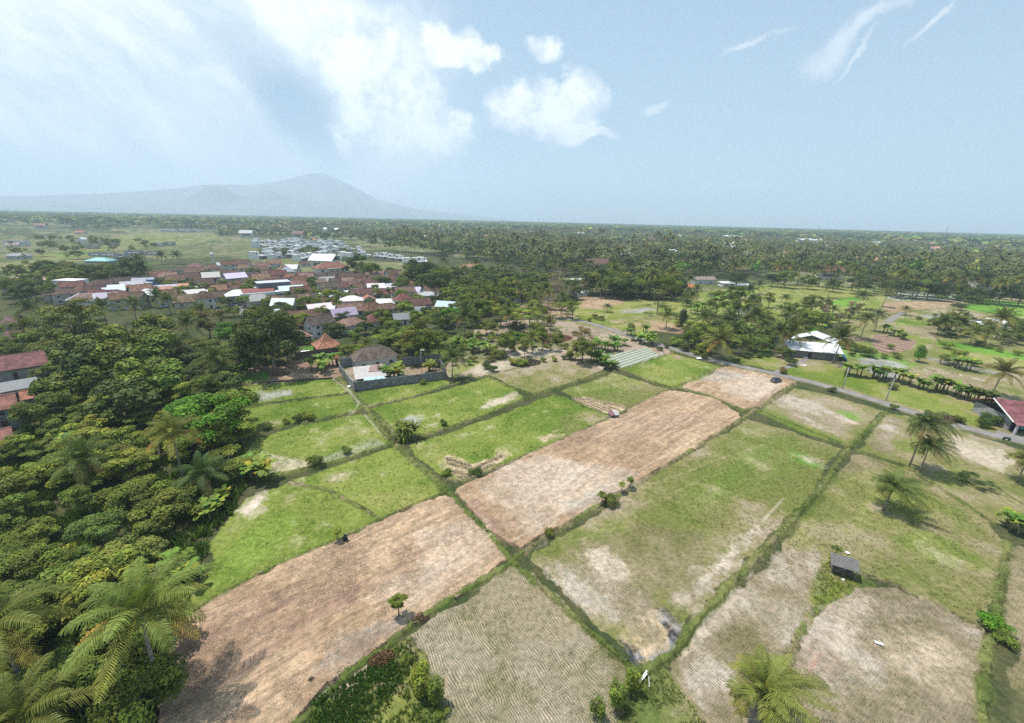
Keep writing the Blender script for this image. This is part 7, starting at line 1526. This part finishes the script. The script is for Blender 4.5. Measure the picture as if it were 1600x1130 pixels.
for r0_, r1_, step, PB, PP, s0_, s1_ in [(230, 480, 7.6, LB, LP1, .8, 1.45), (480, 900, 10.5, LB2, LP, .9, 1.6), (900, 1700, 18.0, LB3, LP, .8, 1.4), (1700, 5200, 44.0, LB3, LP, 1.8, 3.2)]:
    X = np.arange(-r1_ * .93, r1_ * .93, step); Y = np.arange(r0_ * .3, r1_, step); X, Y = np.meshgrid(X, Y); X = X.ravel() + rngF.normal(0, step * .3, X.size); Y = Y.ravel() + rngF.normal(0, step * .3, Y.size)
    rr = np.hypot(X, Y); px, py = proj(X, Y, 0); m = (rr >= r0_) & (rr < r1_) & (px > -60) & (px < 1660) & pip(px, py, WOOD)
    # a few clearings
    m &= fbm(X, Y, 75, 91, 3) < .60
    X, Y = X[m], Y[m]
    if r0_ < 480:
        ok = np.ones(len(X), bool)
        for a_, b_, c_ in FOOT: ok &= (X - a_) ** 2 + (Y - b_) ** 2 > (c_ + 2) ** 2
        for a_, b_, c_ in PLANTS: ok &= (X - a_) ** 2 + (Y - b_) ** 2 > 9
        X, Y = X[ok], Y[ok]
    else:
        ok = np.ones(len(X), bool)
        for a_, b_, c_ in FOOT: ok &= (np.abs(X - a_ * (1 - 6 / np.hypot(a_, b_))) ** 2 + (Y - b_ * .985) ** 2) > (c_ + 6) ** 2
        X, Y = X[ok], Y[ok]
    n = len(X); grove_ = fbm(X, Y, 90, 95, 3); isp = rngF.random(n) < np.where(grove_ > .5, .62, .30) * (1.0 if r1_ < 2000 else .0)
    kind = np.where(isp, 100, 0) + rngF.integers(0, 4, n); big_ = fbm(X, Y, 220, 97, 3); tone = TONES[rngF.choice(len(TONES), n, p=TW)] * (rngF.uniform(.7, 1.3, n) * (0.45 + 1.1 * big_))[:, None]
    tone[isp] = np.array((.10, .125, .042)) * (rngF.uniform(.6, 1.3, isp.sum()) * (.5 + big_[isp]))[:, None]
    sc = rngF.uniform(s0_, s1_, n); rot = rngF.uniform(0, 6.28, n); hz_ = rngF.uniform(.7, 1.2, n); hz_ = np.where(rngF.random(n) < .07, hz_ * 1.35, hz_); sc = sc * (.8 + .5 * fbm(X, Y, 45, 99, 2))
    if PB is LB3: hz_ = np.minimum(hz_, 1.0)
    for kk in np.unique(kind):
        V0, Q0, C0 = (PP[kk - 100] if kk >= 100 else PB[kk]); id_ = np.nonzero(kind == kk)[0]
        c_, s_ = np.cos(rot[id_])[:, None], np.sin(rot[id_])[:, None]
        VX = (V0[None, :, 0] * c_ - V0[None, :, 1] * s_) * sc[id_, None] + X[id_, None]; VY = (V0[None, :, 0] * s_ + V0[None, :, 1] * c_) * sc[id_, None] + Y[id_, None]; VZ = V0[None, :, 2] * (sc[id_] * hz_[id_])[:, None] + np.zeros_like(VX)
        if r0_ >= 1700: VZ = np.minimum(VZ, 26)
        V = np.stack([VX, VY, VZ], -1).reshape(-1, 3); Q = (Q0[None] + (np.arange(len(id_)) * len(V0))[:, None, None]).reshape(-1, 4) + foff
        cc = (C0[None] * tone[id_][:, None, :]).reshape(-1, 3)
        fV.append(V); fQ.append(Q); fC.append(cc); foff += len(V)
me = npmesh('woodland', np.vstack(fV), np.vstack(fQ), None, [M_leaf], np.vstack(fC))
o = link('woodland', me); o.color = (1, 1, 1, 1); tag(o, 'distant mixed wood of palms and broadleaf trees reaching to the skyline', 'woodland', kind='stuff')
print('WOODLAND faces', len(me.polygons)); del fV, fQ, fC

# ------------------------------------------------------------------ small things in the fields
def base_box(name, px, py, rz_dir, label, cat):
    x, y = G(px, py); e = empty(name, (x, y, 0), math.atan2(rz_dir[1], rz_dir[0])); tag(e, label, cat); return e
# the dark car, parked nose away from the camera on the pale plot (local +x is its nose)
def loft(secs, name, mat, parent, color, smooth=True):
    """sections: list of (x, [(y, z) ...]) closed rings of equal length"""
    n = len(secs[0][1]); V = []; Q = []
    for x, ring in secs: V += [(x, y, z) for y, z in ring]
    for i in range(len(secs) - 1):
        for k in range(n): Q.append((i * n + k, i * n + (k + 1) % n, (i + 1) * n + (k + 1) % n, (i + 1) * n + k))
    mb = MB(); T = []
    for base_, flip in ((0, True), ((len(secs) - 1) * n, False)):
        V.append(tuple(np.mean(np.array(V[base_:base_ + n]), 0))); c = len(V) - 1
        for k in range(n): t = (base_ + k, base_ + (k + 1) % n, c); T.append(t[::-1] if flip else t)
    mb.add(V, Q, T); return mb.build(name, mat, parent, color, smooth)
def ring(w, z0, z1, r=.12): return [(-w + r, z0), (w - r, z0), (w, z0 + r), (w, z1 - r), (w - r, z1), (-w + r, z1), (-w, z1 - r), (-w, z0 + r)]
car = base_box('parked_car', 1212, 598, np.array([math.sin(rad(58)), math.cos(rad(58))]), 'dark navy car parked on the pale bare plot beside the lane', 'car')
car.location.z = .36
NAVY = (.022, .03, .045)
loft([(-2.25, ring(.74, .38, .88)), (-2.18, ring(.84, .30, .98)), (-1.5, ring(.90, .26, 1.02)), (.6, ring(.90, .26, 1.0)), (1.6, ring(.88, .27, .94)), (2.15, ring(.80, .30, .80)), (2.28, ring(.68, .36, .66))], 'body', M_car, car, NAVY)
loft([(-2.05, ring(.70, .94, 1.02, .03)), (-1.6, ring(.68, .94, 1.42)), (-1.0, ring(.66, .94, 1.56)), (.1, ring(.66, .94, 1.58)), (.55, ring(.67, .94, 1.44)), (1.25, ring(.72, .92, 1.0, .03))], 'cabin', M_glass, car, (.025, .03, .035))
MB().box(-1.45, .25, -.60, .60, 1.575, 1.60).build('roof_panel', M_car, car, NAVY)
for sx in (-1.42, 1.42):
    for sy in (-.83, .83):
        w = MB().tube([(sx, sy - .1, .33), (sx, sy + .1, .33)], [.33, .33], 16).build('wheel', M_rubber, car, (.015, .015, .015)); ys_ = sy + (.105 if sy > 0 else -.125)
        MB().tube([(sx, ys_, .33), (sx, ys_ + .02, .33)], [.2, .2], 12).build('rim', M_plain, w, (.35, .35, .36))
for sy in (-.6, .6):
    MB().box(-2.28, -2.2, sy - .14, sy + .14, .68, .84).build('tail_light', M_plain, car, (.35, .02, .02)); MB().box(2.16, 2.25, sy - .15, sy + .15, .56, .68).build('headlight', M_plain, car, (.7, .7, .7))
    MB().box(.5, .68, sy * 1.62 - .08, sy * 1.62 + .08, .98, 1.1).build('mirror', M_car, car, NAVY)
MB().box(-2.30, -2.24, -.26, .26, .48, .6).build('number_plate', M_plain, car, (.7, .7, .68))
# far white car and the small car in the village lane
for px, py, lab, c, dd in ((813, 470, 'white car parked before the white fronted house', (.75, .75, .75), (1, .1)), (371, 478, 'small white car on the pale village lane', (.8, .8, .8), (-.3, 1)), (1112, 463, 'white car at the wall of the long whitewashed building', (.75, .75, .75), (1, -.1))):
    e = base_box('parked_car', px, py, np.array(dd), lab, 'car')
    loft([(-2.15, ring(.78, .35, .92)), (-1.5, ring(.86, .28, 1.0)), (1.5, ring(.86, .28, .95)), (2.15, ring(.74, .34, .72))], 'body', M_car, e, c)
    loft([(-1.9, ring(.68, .9, 1.0, .03)), (-1.3, ring(.66, .9, 1.5)), (.2, ring(.66, .9, 1.52)), (1.1, ring(.7, .9, .98, .03))], 'cabin', M_glass, e, (.04, .045, .05))
    for sx in (-1.35, 1.35):
        for sy in (-.8, .8): MB().tube([(sx, sy - .1, .32), (sx, sy + .1, .32)], [.32, .32], 12).build('wheel', M_rubber, e, (.02, .02, .02))
e = base_box('motorcycle', 1572, 688, np.array((1, -.2)), 'dark green motorcycle parked before the maroon roofed shop', 'motorcycle')
for sx in (-.62, .62): MB().tube([(sx, -.05, .29), (sx, .05, .29)], [.29, .29], 14).build('wheel', M_rubber, e, (.02, .02, .02))
loft([(-.75, ring(.08, .55, .75, .03)), (-.3, ring(.14, .42, .82, .03)), (.25, ring(.12, .38, .62, .03)), (.5, ring(.16, .5, .98, .03)), (.62, ring(.07, .6, .95, .02))], 'body', M_car, e, (.02, .10, .08))
MB().box(-.7, .15, -.14, .14, .78, .86).build('seat', M_rubber, e, (.03, .03, .03)); MB().tube([(.5, -.34, 1.02), (.52, 0, 1.0), (.5, .34, 1.02)], [.02, .02, .02], 5).build('handlebar', M_plain, e, (.1, .1, .1))
# field hut with a grey sloping roof on posts
e = base_box('field_hut', 1314, 897, np.array([math.cos(rad(-26)), math.sin(rad(-26))]), 'small open field hut with a weathered grey plank roof, right', 'hut')
e.scale = (.76, .76, 1.05)
MB().slab([(-2.3, -1.2, 1.75), (2.3, -1.2, 1.75), (2.3, 1.3, 2.45), (-2.3, 1.3, 2.45)], .07).build('roof', M_wood, e, (.20, .19, .185))
bt = MB()
for k in range(9): q = -1.1 + k * .29; bt.box(-2.3, 2.3, q, q + .05, 1.79 + (q + 1.2) * .28, 1.83 + (q + 1.2) * .28)
bt.build('roof_batten', M_wood, e, (.30, .28, .26))
for x in (-1.9, 0, 1.9):
    for y in (-.9, 1.0): MB().tube([(x, y, -.1), (x + .04, y, 1.8 + (y + 1.2) * .26)], [.05, .045], 6).build('post', M_wood, e, (.24, .20, .16))
MB().box(-1.9, 1.9, -.9, 1.0, .62, .70).build('bench', M_wood, e, (.10, .08, .06)); MB().tube([(-1.9, -.9, .3), (0, -.9, 1.5)], [.035, .035], 5).build('brace', M_wood, e, (.3, .26, .2))
FOOT.append((e.location.x, e.location.y, 2.5))
e = base_box('field_hut', 957, 652, np.array([.9, .3]), 'tiny hut with a maroon and white sheet roof between straw and bare soil', 'hut'); e.scale = (.8,) * 3
MB().box(-1.2, 1.2, -.9, .9, -.2, 1.3).build('wall', M_wood, e, (.30, .28, .25)); ro = MB().slab([(-1.6, -1.3, 1.35), (.2, -1.3, 1.35), (.2, 1.2, 2.1), (-1.6, 1.2, 2.1)], .06).build('roof', M_metal, e, (.24, .10, .10))
MB().slab([(.22, -1.35, 1.36), (1.7, -1.35, 1.36), (1.7, 1.2, 2.08), (.22, 1.2, 2.08)], .06).build('roof_sheet', M_metal, ro, (.50, .47, .47)); MB().box(-.5, .3, -.96, -.9, .1, 1.1).build('door', M_wood, e, (.05, .04, .04))
# leaning poles by the lane, the tower, street lamps
def pole(px, py, h, lean, label, name='utility_pole', r=.16, col=(.42, .41, .38), arm=True):
    x, y = G(px, py); e = empty(name, (x, y, 0)); tag(e, label, 'pole')
    MB().tube([(0, 0, -.3), (lean[0] * .5, lean[1] * .5, h * .5), (lean[0], lean[1], h)], [r, r * .8, r * .6], 8).build('shaft', M_plain, e, col, True)
    if arm:
        MB().box(lean[0] - .8, lean[0] + .8, lean[1] - .06, lean[1] + .06, h - .7, h - .58).build('crossarm', M_wood, e, (.2, .18, .15))
        for q in (-.65, .65): MB().tube([(lean[0] + q, lean[1], h - .58), (lean[0] + q, lean[1], h - .4)], [.05, .04], 6).build('insulator', M_plain, e, (.5, .48, .45))
    return e
pole(1316, 608, 7.5, (.2, .1), 'left of two pale leaning poles on the grassy verge beyond the lane')
pole(1384, 626, 7.2, (.5, .1), 'right of two pale leaning poles, topped by banana leaves, beyond the lane')
pole(1180, 600, 7, (0, .1), 'thin pole beside the graded plot and the lane', r=.10) if False else None
e = pole(659, 585, 8.5, (0, 0), 'white topped lamp post inside the yard behind the block wall', 'lamp_post', .08, (.5, .5, .48), False); MB().box(-.1, 1.3, -.14, .14, 8.4, 8.6).build('lamp_head', M_plain, e, (.8, .8, .8))
e = pole(727, 455, 14, (0, 0), 'tall thin pale pole among palms above the low clay roof', 'lamp_post', .12, (.55, .53, .5), False)
e = pole(840, 430, 12, (0, 0), 'grey pole rising from the palms near the clay roofed house', 'lamp_post', .16, (.35, .38, .4), False)
x, y = G(335, 418); e = empty('water_tower', (x, y, 0)); tag(e, 'slim whitish water tower with a small tank above the village trees', 'water tower')
MB().tube([(0, 0, -.3), (0, 0, 11)], [.55, .45], 8).build('shaft', M_plain, e, (.6, .62, .64)); MB().tube([(0, 0, 11), (0, 0, 11.3), (0, 0, 13.2), (0, 0, 13.6)], [.6, 1.7, 1.7, .9], 12).build('tank', M_plain, e, (.7, .7, .7), True)
for px, py, h, lab in ((841, 340, 60, 'faint lattice mast on the hazy skyline left of centre right'), (1048, 355, 44, 'left of two faint masts on the skyline, centre right'), (1058, 356, 38, 'right of two faint masts on the skyline, centre right'), (1276, 361, 52, 'lattice mast on the skyline above the long white hall'), (1471, 366, 56, 'crane like leaning mast on the skyline, right'), (1522, 368, 46, 'lattice mast on the skyline near the right edge')):
    X, Y = G(px, py + 9); X *= 1; k = min(1, 2300 / math.hypot(X, Y)); e = empty('radio_mast', (X * k, Y * k, 0)); tag(e, lab, 'mast'); lean = 8 if 'crane' in lab else 0
    for a in range(3):
        q = a * 2.1; MB().tube([(2 * math.cos(q), 2 * math.sin(q), 0), (lean + .5 * math.cos(q), .5 * math.sin(q), h)], [.45, .35], 4).build('leg', M_plain, e, (.35, .33, .33))
    br = MB()
    for z in range(6, int(h), 8):
        t = z / h; w = 2 * (1 - t) + .5 * t
        for a in range(3): q0, q1 = a * 2.1, (a + 1) * 2.1; br.tube([(lean * t + w * math.cos(q0), w * math.sin(q0), z), (lean * t + w * math.cos(q1), w * math.sin(q1), z + 3)], [.25, .25], 3)
    br.build('brace', M_plain, e, (.4, .36, .35))
# planks, drum, sheets, bin, signs of litter
for k, (px, py, L_, a_, lab) in enumerate([(1005, 1057, 1.9, 47, 'white plank across the ridge at the burnt corner, upper one'), (1003, 1062, 2.1, 42, 'white plank across the ridge at the burnt corner, lower one'), (1014, 1066, 1.2, 75, 'short thin white stick beside the planks')]):
    x, y = G(px, py, .45); e = MB().box(-L_ / 2, L_ / 2, -.09 if k < 2 else -.03, .09 if k < 2 else .03, 0, .05).build('plank', M_wood, None, (.72, .70, .66)); e.location = (x, y, .46 + .02 * k); e.rotation_euler = (0, rad(2), rad(a_)); tag(e, lab, 'plank')
x, y = G(540, 846); e = empty('drum', (x, y, .35)); tag(e, 'black drum lying at the edge of the lower left bare plot', 'drum'); e.rotation_euler = (rad(12), rad(12), 0)
MB().tube([(0, 0, 0), (0, 0, .02), (0, 0, .95), (0, 0, .97)], [.28, .33, .33, .28], 14).build('shell', M_plain, e, (.012, .012, .012), True); MB().tube([(0, 0, .3), (0, 0, .34)], [.345, .345], 14).build('hoop', M_plain, e, (.02, .02, .02)); MB().tube([(0, 0, .97), (0, 0, .98)], [.27, .27], 14).build('lid', M_plain, e, (.03, .03, .03))
def sheet(px, py, w, h, rz, z, lab, col=(.78, .78, .76), name='sheet', cat='sheet'):
    x, y = G(px, py, z); r = np.random.default_rng(int(px)); n = 6; V = []; Q = []
    for i in range(n):
        for j in range(n): V.append((-w / 2 + w * i / (n - 1) + r.normal(0, w * .03), -h / 2 + h * j / (n - 1) + r.normal(0, h * .04), abs(r.normal(0, .06)) + .02))
    V = np.array(V); B = V.copy(); B[:, 2] -= .015
    for i in range(n - 1):
        for j in range(n - 1): q = (i * n + j, (i + 1) * n + j, (i + 1) * n + j + 1, i * n + j + 1); Q.append(q); Q.append(tuple(t + n * n for t in q[::-1]))
    o = link(name, npmesh(name, np.vstack([V, B]), Q, None, [M_plain], smooth=True), loc=(x, y, z), rz=rz, color=col); tag(o, lab, cat); return o
sheet(1373, 1005, .9, .4, -.5, .12, 'crumpled white sheet lying on the pale stubble field'); sheet(1324, 864, .6, .5, .3, .15, 'small white board on the grass behind the field hut', name='board', cat='board'); sheet(1317, 906, .5, .3, .3, .1, 'white rag on the ground before the field hut', name='rag', cat='rag')
sheet(545, 604, .9, 1.1, .2, .5, 'white sack at the corner of the yard wall', name='sack', cat='sack'); sheet(1092, 560, 2.2, 1.4, .3, .3, 'white sheet heaped on the near verge of the lane'); sheet(1281, 761, .35, .3, .3, .35, 'scrap of white litter on the long ridge', name='litter', cat='litter'); sheet(477, 549, 3, 1.8, .4, 2.2, 'white sheet canopy beside the slate walled house', name='canopy', cat='canopy')
sheet(1256, 571, 1.8, 1.0, -.4, .1, 'white slab at the foot of the short drive', name='slab', cat='slab')
e = base_box('shrine', 527, 573, DIR_A, 'small orange capped post shrine at the left corner of the yard', 'shrine'); MB().box(-.35, .35, -.35, .35, -.2, 3.2).build('post', M_conc, e, (.10, .09, .08)); MB().slab([(-.7, -.7, 3.3), (.7, -.7, 3.3), (.15, 0, 4.4), (-.15, 0, 4.4)], .1).slab([(.7, .7, 3.3), (-.7, .7, 3.3), (-.15, 0, 4.4), (.15, 0, 4.4)], .1).box(-.5, .5, -.5, .5, 3.2, 3.31).build('roof', M_tile, e, (.55, .21, .08))
# brown brush piles
def pile(px, py, w, h, col, lab, n=260, size=.35):
    x, y = G(px, py); r = np.random.default_rng(int(px * 3 + py)); a = r.uniform(0, 6.28, n); q = np.sqrt(r.random(n)); C_ = np.stack([w * q * np.cos(a), w * .6 * q * np.sin(a), h * (1 - q ** 2) * r.uniform(.3, 1, n)], 1)
    V, Q = leaf_quads(r, C_, r.normal(size=(n, 3)) + (0, 0, .6), size, .22); c = np.repeat(np.array(col)[None] * r.uniform(.6, 1.35, n)[:, None], 4, 0)
    o = link('brush_pile', npmesh('brush_pile', V, Q, None, [M_soil], c), loc=(x, y, .1), rz=.4); tag(o, lab, 'brush pile'); return o
pile(596, 1030, 1.5, .6, (.20, .12, .06), 'heap of brown dead brush at the head of the weedy corner', 500); pile(655, 968, 1.2, .4, (.19, .12, .08), 'brown scrub heap at the top of the stubble field', 350); pile(487, 1065, .35, .5, (.22, .16, .11), 'small dead shrub on the lower left bare plot', 90, .25); pile(463, 1079, .6, .15, (.25, .19, .14), 'fallen twigs on the lower left bare plot', 60, .3)
pile(865, 530, 9, 2.2, (.36, .20, .14), 'wide mound of reddish dry scrub above the vegetable plot grove', 2200, .5); pile(822, 568, 6, 1.2, (.12, .10, .085), 'dark heap of dead fronds behind the rounded paddy', 900, .5); pile(437, 585, 3, .9, (.32, .20, .13), 'brown leaf heap on the garden plot', 700, .3); pile(1345, 531, 6, .6, (.42, .33, .28), 'heap of pale rubble beside the far track', 500, .5)
pile(1475, 655, 5, .5, (.15, .10, .075), 'long heap of dead leaves on the far verge of the lane', 800, .35); pile(672, 588, 5, .7, (.34, .27, .24), 'rubble heap inside the right half of the yard', 700, .4); pile(640, 590, 3, .6, (.5, .46, .42), 'pale rubble heap in the middle of the yard', 300, .4)

# ------------------------------------------------------------------ grass and stubble standing on the near ground
def tufts(pos_xyz, hgt, wid, cols, name, label, seed, blades=5, spread=.12, lean=.5, cat='grass'):
    r = np.random.default_rng(seed); n = len(pos_xyz); C_ = np.repeat(pos_xyz, blades, 0) + np.concatenate([r.normal(0, spread, (n * blades, 2)), np.zeros((n * blades, 1))], 1)
    H_ = np.repeat(hgt, blades) * r.uniform(.6, 1.3, n * blades); a = r.uniform(0, 6.28, n * blades); ln = r.normal(0, lean, (n * blades, 2)) * H_[:, None]; w = (wid * r.uniform(.7, 1.3, n * blades))[:, None] * np.stack([np.cos(a), np.sin(a), 0 * a], 1)
    V = np.empty((n * blades, 4, 3)); V[:, 0] = C_ - w; V[:, 1] = C_ + w; T = C_ + np.concatenate([ln, H_[:, None]], 1); V[:, 2] = T + w * .25; V[:, 3] = T - w * .25; V[:, :2, 2] -= .04
    c = np.repeat(np.repeat(cols, blades, 0) * r.uniform(.75, 1.3, n * blades)[:, None], 4, 0)
    me = npmesh(name, V.reshape(-1, 3), np.arange(4 * n * blades).reshape(-1, 4), None, [M_leaf], c); o = link(name, me, color=(1, 1, 1)); tag(o, label, cat, kind='stuff'); return o
rg = np.random.default_rng(808); tp, th, tcol = [], [], []
for pts, w, h, style in BUNDS:
    w *= .5; W_ = np.array([G(*p) for p in pts])
    for a, b in zip(W_[:-1], W_[1:]):
        L = np.linalg.norm(b - a); dm = np.hypot(*((a + b) / 2)); n = int(L * (9 if dm < 110 else 5) * (w ** .5)); t = rg.random(n)[:, None]; v = (b - a) / max(L, 1e-6); nn = np.array([-v[1], v[0]]); q = rg.normal(0, w * .36, n)[:, None]
        p = a + (b - a) * t + nn * q; z = h * np.clip(1 - np.abs(q[:, 0]) / (w * .6), 0, 1)
        keep = fbm(p[:, 0], p[:, 1], 5, 66, 3) > .36; p, z = p[keep], z[keep]; n = len(p)
        tp.append(np.column_stack([p, z])); th.append(rg.uniform(.08, .28, n)); g = rg.random(n)[:, None]; cg = np.array((.08, .115, .025)) * (1 - g) + np.array((.22, .20, .08)) * g
        if style == 'drybund': cg = np.where(rg.random(n)[:, None] < .5, np.array([(.25, .20, .11)]), cg)
        tcol.append(cg)
tp = np.vstack(tp); keep = seg_dist(tp[:, 0], tp[:, 1], RW) > 2.2
tufts(tp[keep], np.concatenate(th)[keep], .045, np.vstack(tcol)[keep], 'grass', 'rough grass growing along the ridges between the fields', 3)
# stubble and young rice in the nearest plots, taken from the look of the ground there
def cover(poly, dens, hmin, hmax, name, label, seed, tint, blades=3, wid=.03, rmax=125):
    W_ = np.array([G(*p) for p in poly]); x0, y0 = W_.min(0); x1, y1 = W_.max(0); n = int((x1 - x0) * (y1 - y0) * dens); x = rg.uniform(x0, x1, n); y = rg.uniform(y0, y1, n); px, py = proj(x, y, 0); m = pip(px, py, poly) & (np.hypot(x, y) < rmax) & (px > -20) & (px < 1620) & (py < 1150) & (fbm(x, y, 3.0, seed, 3) > .40); x, y = x[m], y[m]; n = len(x)
    g = rg.random(n)[:, None]; c = np.array(tint[0]) * (1 - g) + np.array(tint[1]) * g
    tufts(np.column_stack([x, y, np.zeros(n)]), rg.uniform(hmin, hmax, n), wid, c, name, label, seed, blades, .05, .35, cat=name.replace('_', ' '))
cover([(800, 884), (840, 905), (905, 965), (960, 1010), (982, 1040), (975, 1140), (700, 1140), (680, 1090), (640, 998), (668, 975), (735, 930)], 9, .07, .16, 'stubble', 'cut rice stubble on the bottom centre field', 31, ((.30, .28, .14), (.17, .20, .06)))
cover([(838, 868), (900, 828), (1000, 762), (1150, 800), (1100, 935), (1040, 1020), (1004, 1030), (900, 940)], 7, .07, .16, 'stubble', 'cut rice stubble on the near part of the very large paddy', 33, ((.30, .28, .13), (.16, .21, .05)))
cover([(1180, 900), (1260, 850), (1340, 920), (1470, 952), (1530, 985), (1530, 1140), (1060, 1140), (1080, 1010)], 6, .06, .15, 'stubble', 'cut rice stubble on the pinkish fields at the bottom right', 35, ((.32, .27, .17), (.18, .19, .08)))
cover([(330, 890), (420, 790), (450, 756), (590, 808), (520, 848), (432, 885), (300, 958)], 16, .05, .12, 'young_rice', 'young green rice on the large bright paddy', 37, ((.14, .20, .03), (.21, .25, .05)), rmax=110)
cover([(440, 1140), (500, 1110), (545, 1062), (610, 1015), (640, 1000), (700, 1140)], 22, .15, .5, 'weeds', 'tall weeds in the corner below the bare plot', 39, ((.09, .17, .02), (.20, .24, .05)), 5, .05)
cover([(985, 1045), (1035, 1045), (1110, 1140), (960, 1140)], 18, .12, .4, 'weeds', 'mixed weeds in the corner by the white planks', 41, ((.12, .17, .03), (.27, .25, .10)), 4, .04)
cover([(1290, 865), (1335, 895), (1340, 915), (1300, 935), (1265, 960), (1275, 900)], 16, .12, .3, 'weeds', 'green weeds round the field hut', 43, ((.12, .18, .03), (.2, .22, .06)), 4, .04)
cover([(440, 1140), (480, 1100), (545, 1062), (590, 1035), (622, 1030), (630, 1060), (590, 1110), (560, 1140)], 26, .18, .42, 'leafy_crop', 'low dark green leafy crop below the bare plot', 45, ((.05, .12, .02), (.10, .20, .03)), 5, .10)
# clods of earth on the graded plots
def clods(poly, n, name, label, seed, rmax=140):
    W_ = np.array([G(*p) for p in poly]); x0, y0 = W_.min(0); x1, y1 = W_.max(0); r = np.random.default_rng(seed); x = r.uniform(x0, x1, n); y = r.uniform(y0, y1, n); px, py = proj(x, y, 0); m = pip(px, py, poly) & (fbm(x, y, 4.0, seed, 3) > .5); x, y = x[m], y[m]; n = len(x)
    s_ = r.uniform(.02, .075, n); O = np.array([(1, 0, 0), (0, 1, 0), (-1, 0, 0), (0, -1, 0), (0, 0, .8)], float); V = O[None] * s_[:, None, None] * r.uniform(.6, 1.4, (n, 5, 3)) + np.stack([x, y, np.full(n, .36)], 1)[:, None]
    T = (np.array([(0, 1, 4), (1, 2, 4), (2, 3, 4), (3, 0, 4)])[None] + (np.arange(n) * 5)[:, None, None]).reshape(-1, 3); c = np.repeat(np.array([(.40, .30, .22)]) * r.uniform(.6, 1.3, n)[:, None], 5, 0)
    tag(link(name, npmesh(name, V.reshape(-1, 3), None, T, [M_soil], c)), label, 'clods', kind='stuff')
clods([(700, 775), (716, 786), (792, 869), (720, 925), (642, 976), (545, 1050), (470, 1120), (262, 1130), (262, 1000), (345, 930), (520, 849), (600, 812)], 60000, 'soil_clods', 'loose clods on the lower left bare plot', 61)
clods([(1046, 611), (1158, 648), (1085, 700), (905, 806), (815, 861), (714, 770), (800, 723), (950, 657)], 40000, 'soil_clods', 'loose clods on the long central bare plot', 62)
cover([(372, 604), (520, 590), (700, 592), (860, 566), (948, 575), (1128, 574), (1040, 610), (868, 692), (722, 752), (692, 772), (590, 808), (452, 756), (400, 740)], 1.6, .08, .18, 'weeds', 'weed tufts scattered through the green paddies', 47, ((.15, .20, .04), (.26, .27, .09)), 5, .06, rmax=210)
cover([(1170, 656), (1312, 700), (1420, 730), (1560, 830), (1560, 980), (1340, 893), (1200, 900), (1000, 762)], 3, .07, .17, 'weeds', 'dry weed tufts scattered through the right hand paddies', 49, ((.19, .20, .06), (.34, .29, .14)), 5, .05, rmax=150)
cover([(-150, 730), (10, 712), (60, 640), (120, 600), (250, 600), (380, 650), (392, 740), (372, 790), (330, 850), (290, 945), (262, 1000), (258, 1060), (230, 1150), (-200, 1150)], 3.2, .4, 1.5, 'undergrowth', 'leafy undergrowth filling the lower left tree belt', 55, ((.07, .13, .02), (.15, .22, .035)), 6, .16, rmax=150)
# straw windrows in the drying paddy
def straw_rows(poly_rows, label, seed):
    r = np.random.default_rng(seed); PP_ = []
    for (p, q, n) in poly_rows:
        a = np.array(G(*p)); b = np.array(G(*q)); t = r.random(n)[:, None]; PP_.append(np.column_stack([a + (b - a) * t + r.normal(0, .22, (n, 2)), r.uniform(0, .25, n)]))
    C_ = np.vstack(PP_); n = len(C_); V, Q = leaf_quads(r, C_, r.normal(size=(n, 3)) + (0, 0, 1.2), .26, .25); g = r.random(n)[:, None]; c = np.repeat(np.array((.50, .38, .22)) * (1 - g) + np.array((.64, .53, .36)) * g, 4, 0)
    tag(link('straw', npmesh('straw', V, Q, None, [M_soil], c)), label, 'straw', kind='stuff')
straw_rows([((893, 622), (940, 643), 300), ((899, 621), (950, 643), 300), ((906, 621), (958, 642), 300), ((915, 622), (968, 641), 300), ((925, 624), (976, 638), 280), ((936, 627), (978, 635), 200), ((948, 630), (975, 634), 100)], 'rows of yellow threshed straw beside the tiny hut', 51)
straw_rows([((696, 716), (735, 728), 500), ((700, 724), (745, 735), 600), ((700, 735), (740, 744), 600), ((735, 735), (785, 712), 700), ((730, 745), (770, 726), 500), ((715, 745), (735, 748), 200)], 'tan straw spread over the lower corner of the long paddy', 52)
# ------------------------------------------------------------------ air
hz = MB().box(-13500, 13500, -13500, 13500, -9, 1160)
M_haze, N = new_mat('haze')
pv_ = N.n('ShaderNodeVolumePrincipled'); pv_.inputs['Color'].default_value = (0.72, 0.87, 1.0, 1)
pv_.inputs['Density'].default_value = 1.85e-4; pv_.inputs['Anisotropy'].default_value = 0.1
o = N.n('ShaderNodeOutputMaterial'); N.L.new(pv_.outputs[0], o.inputs[1])
tag(hz.build('haze', M_haze), 'pale blue air haze over the whole plain', 'haze', kind='stuff')
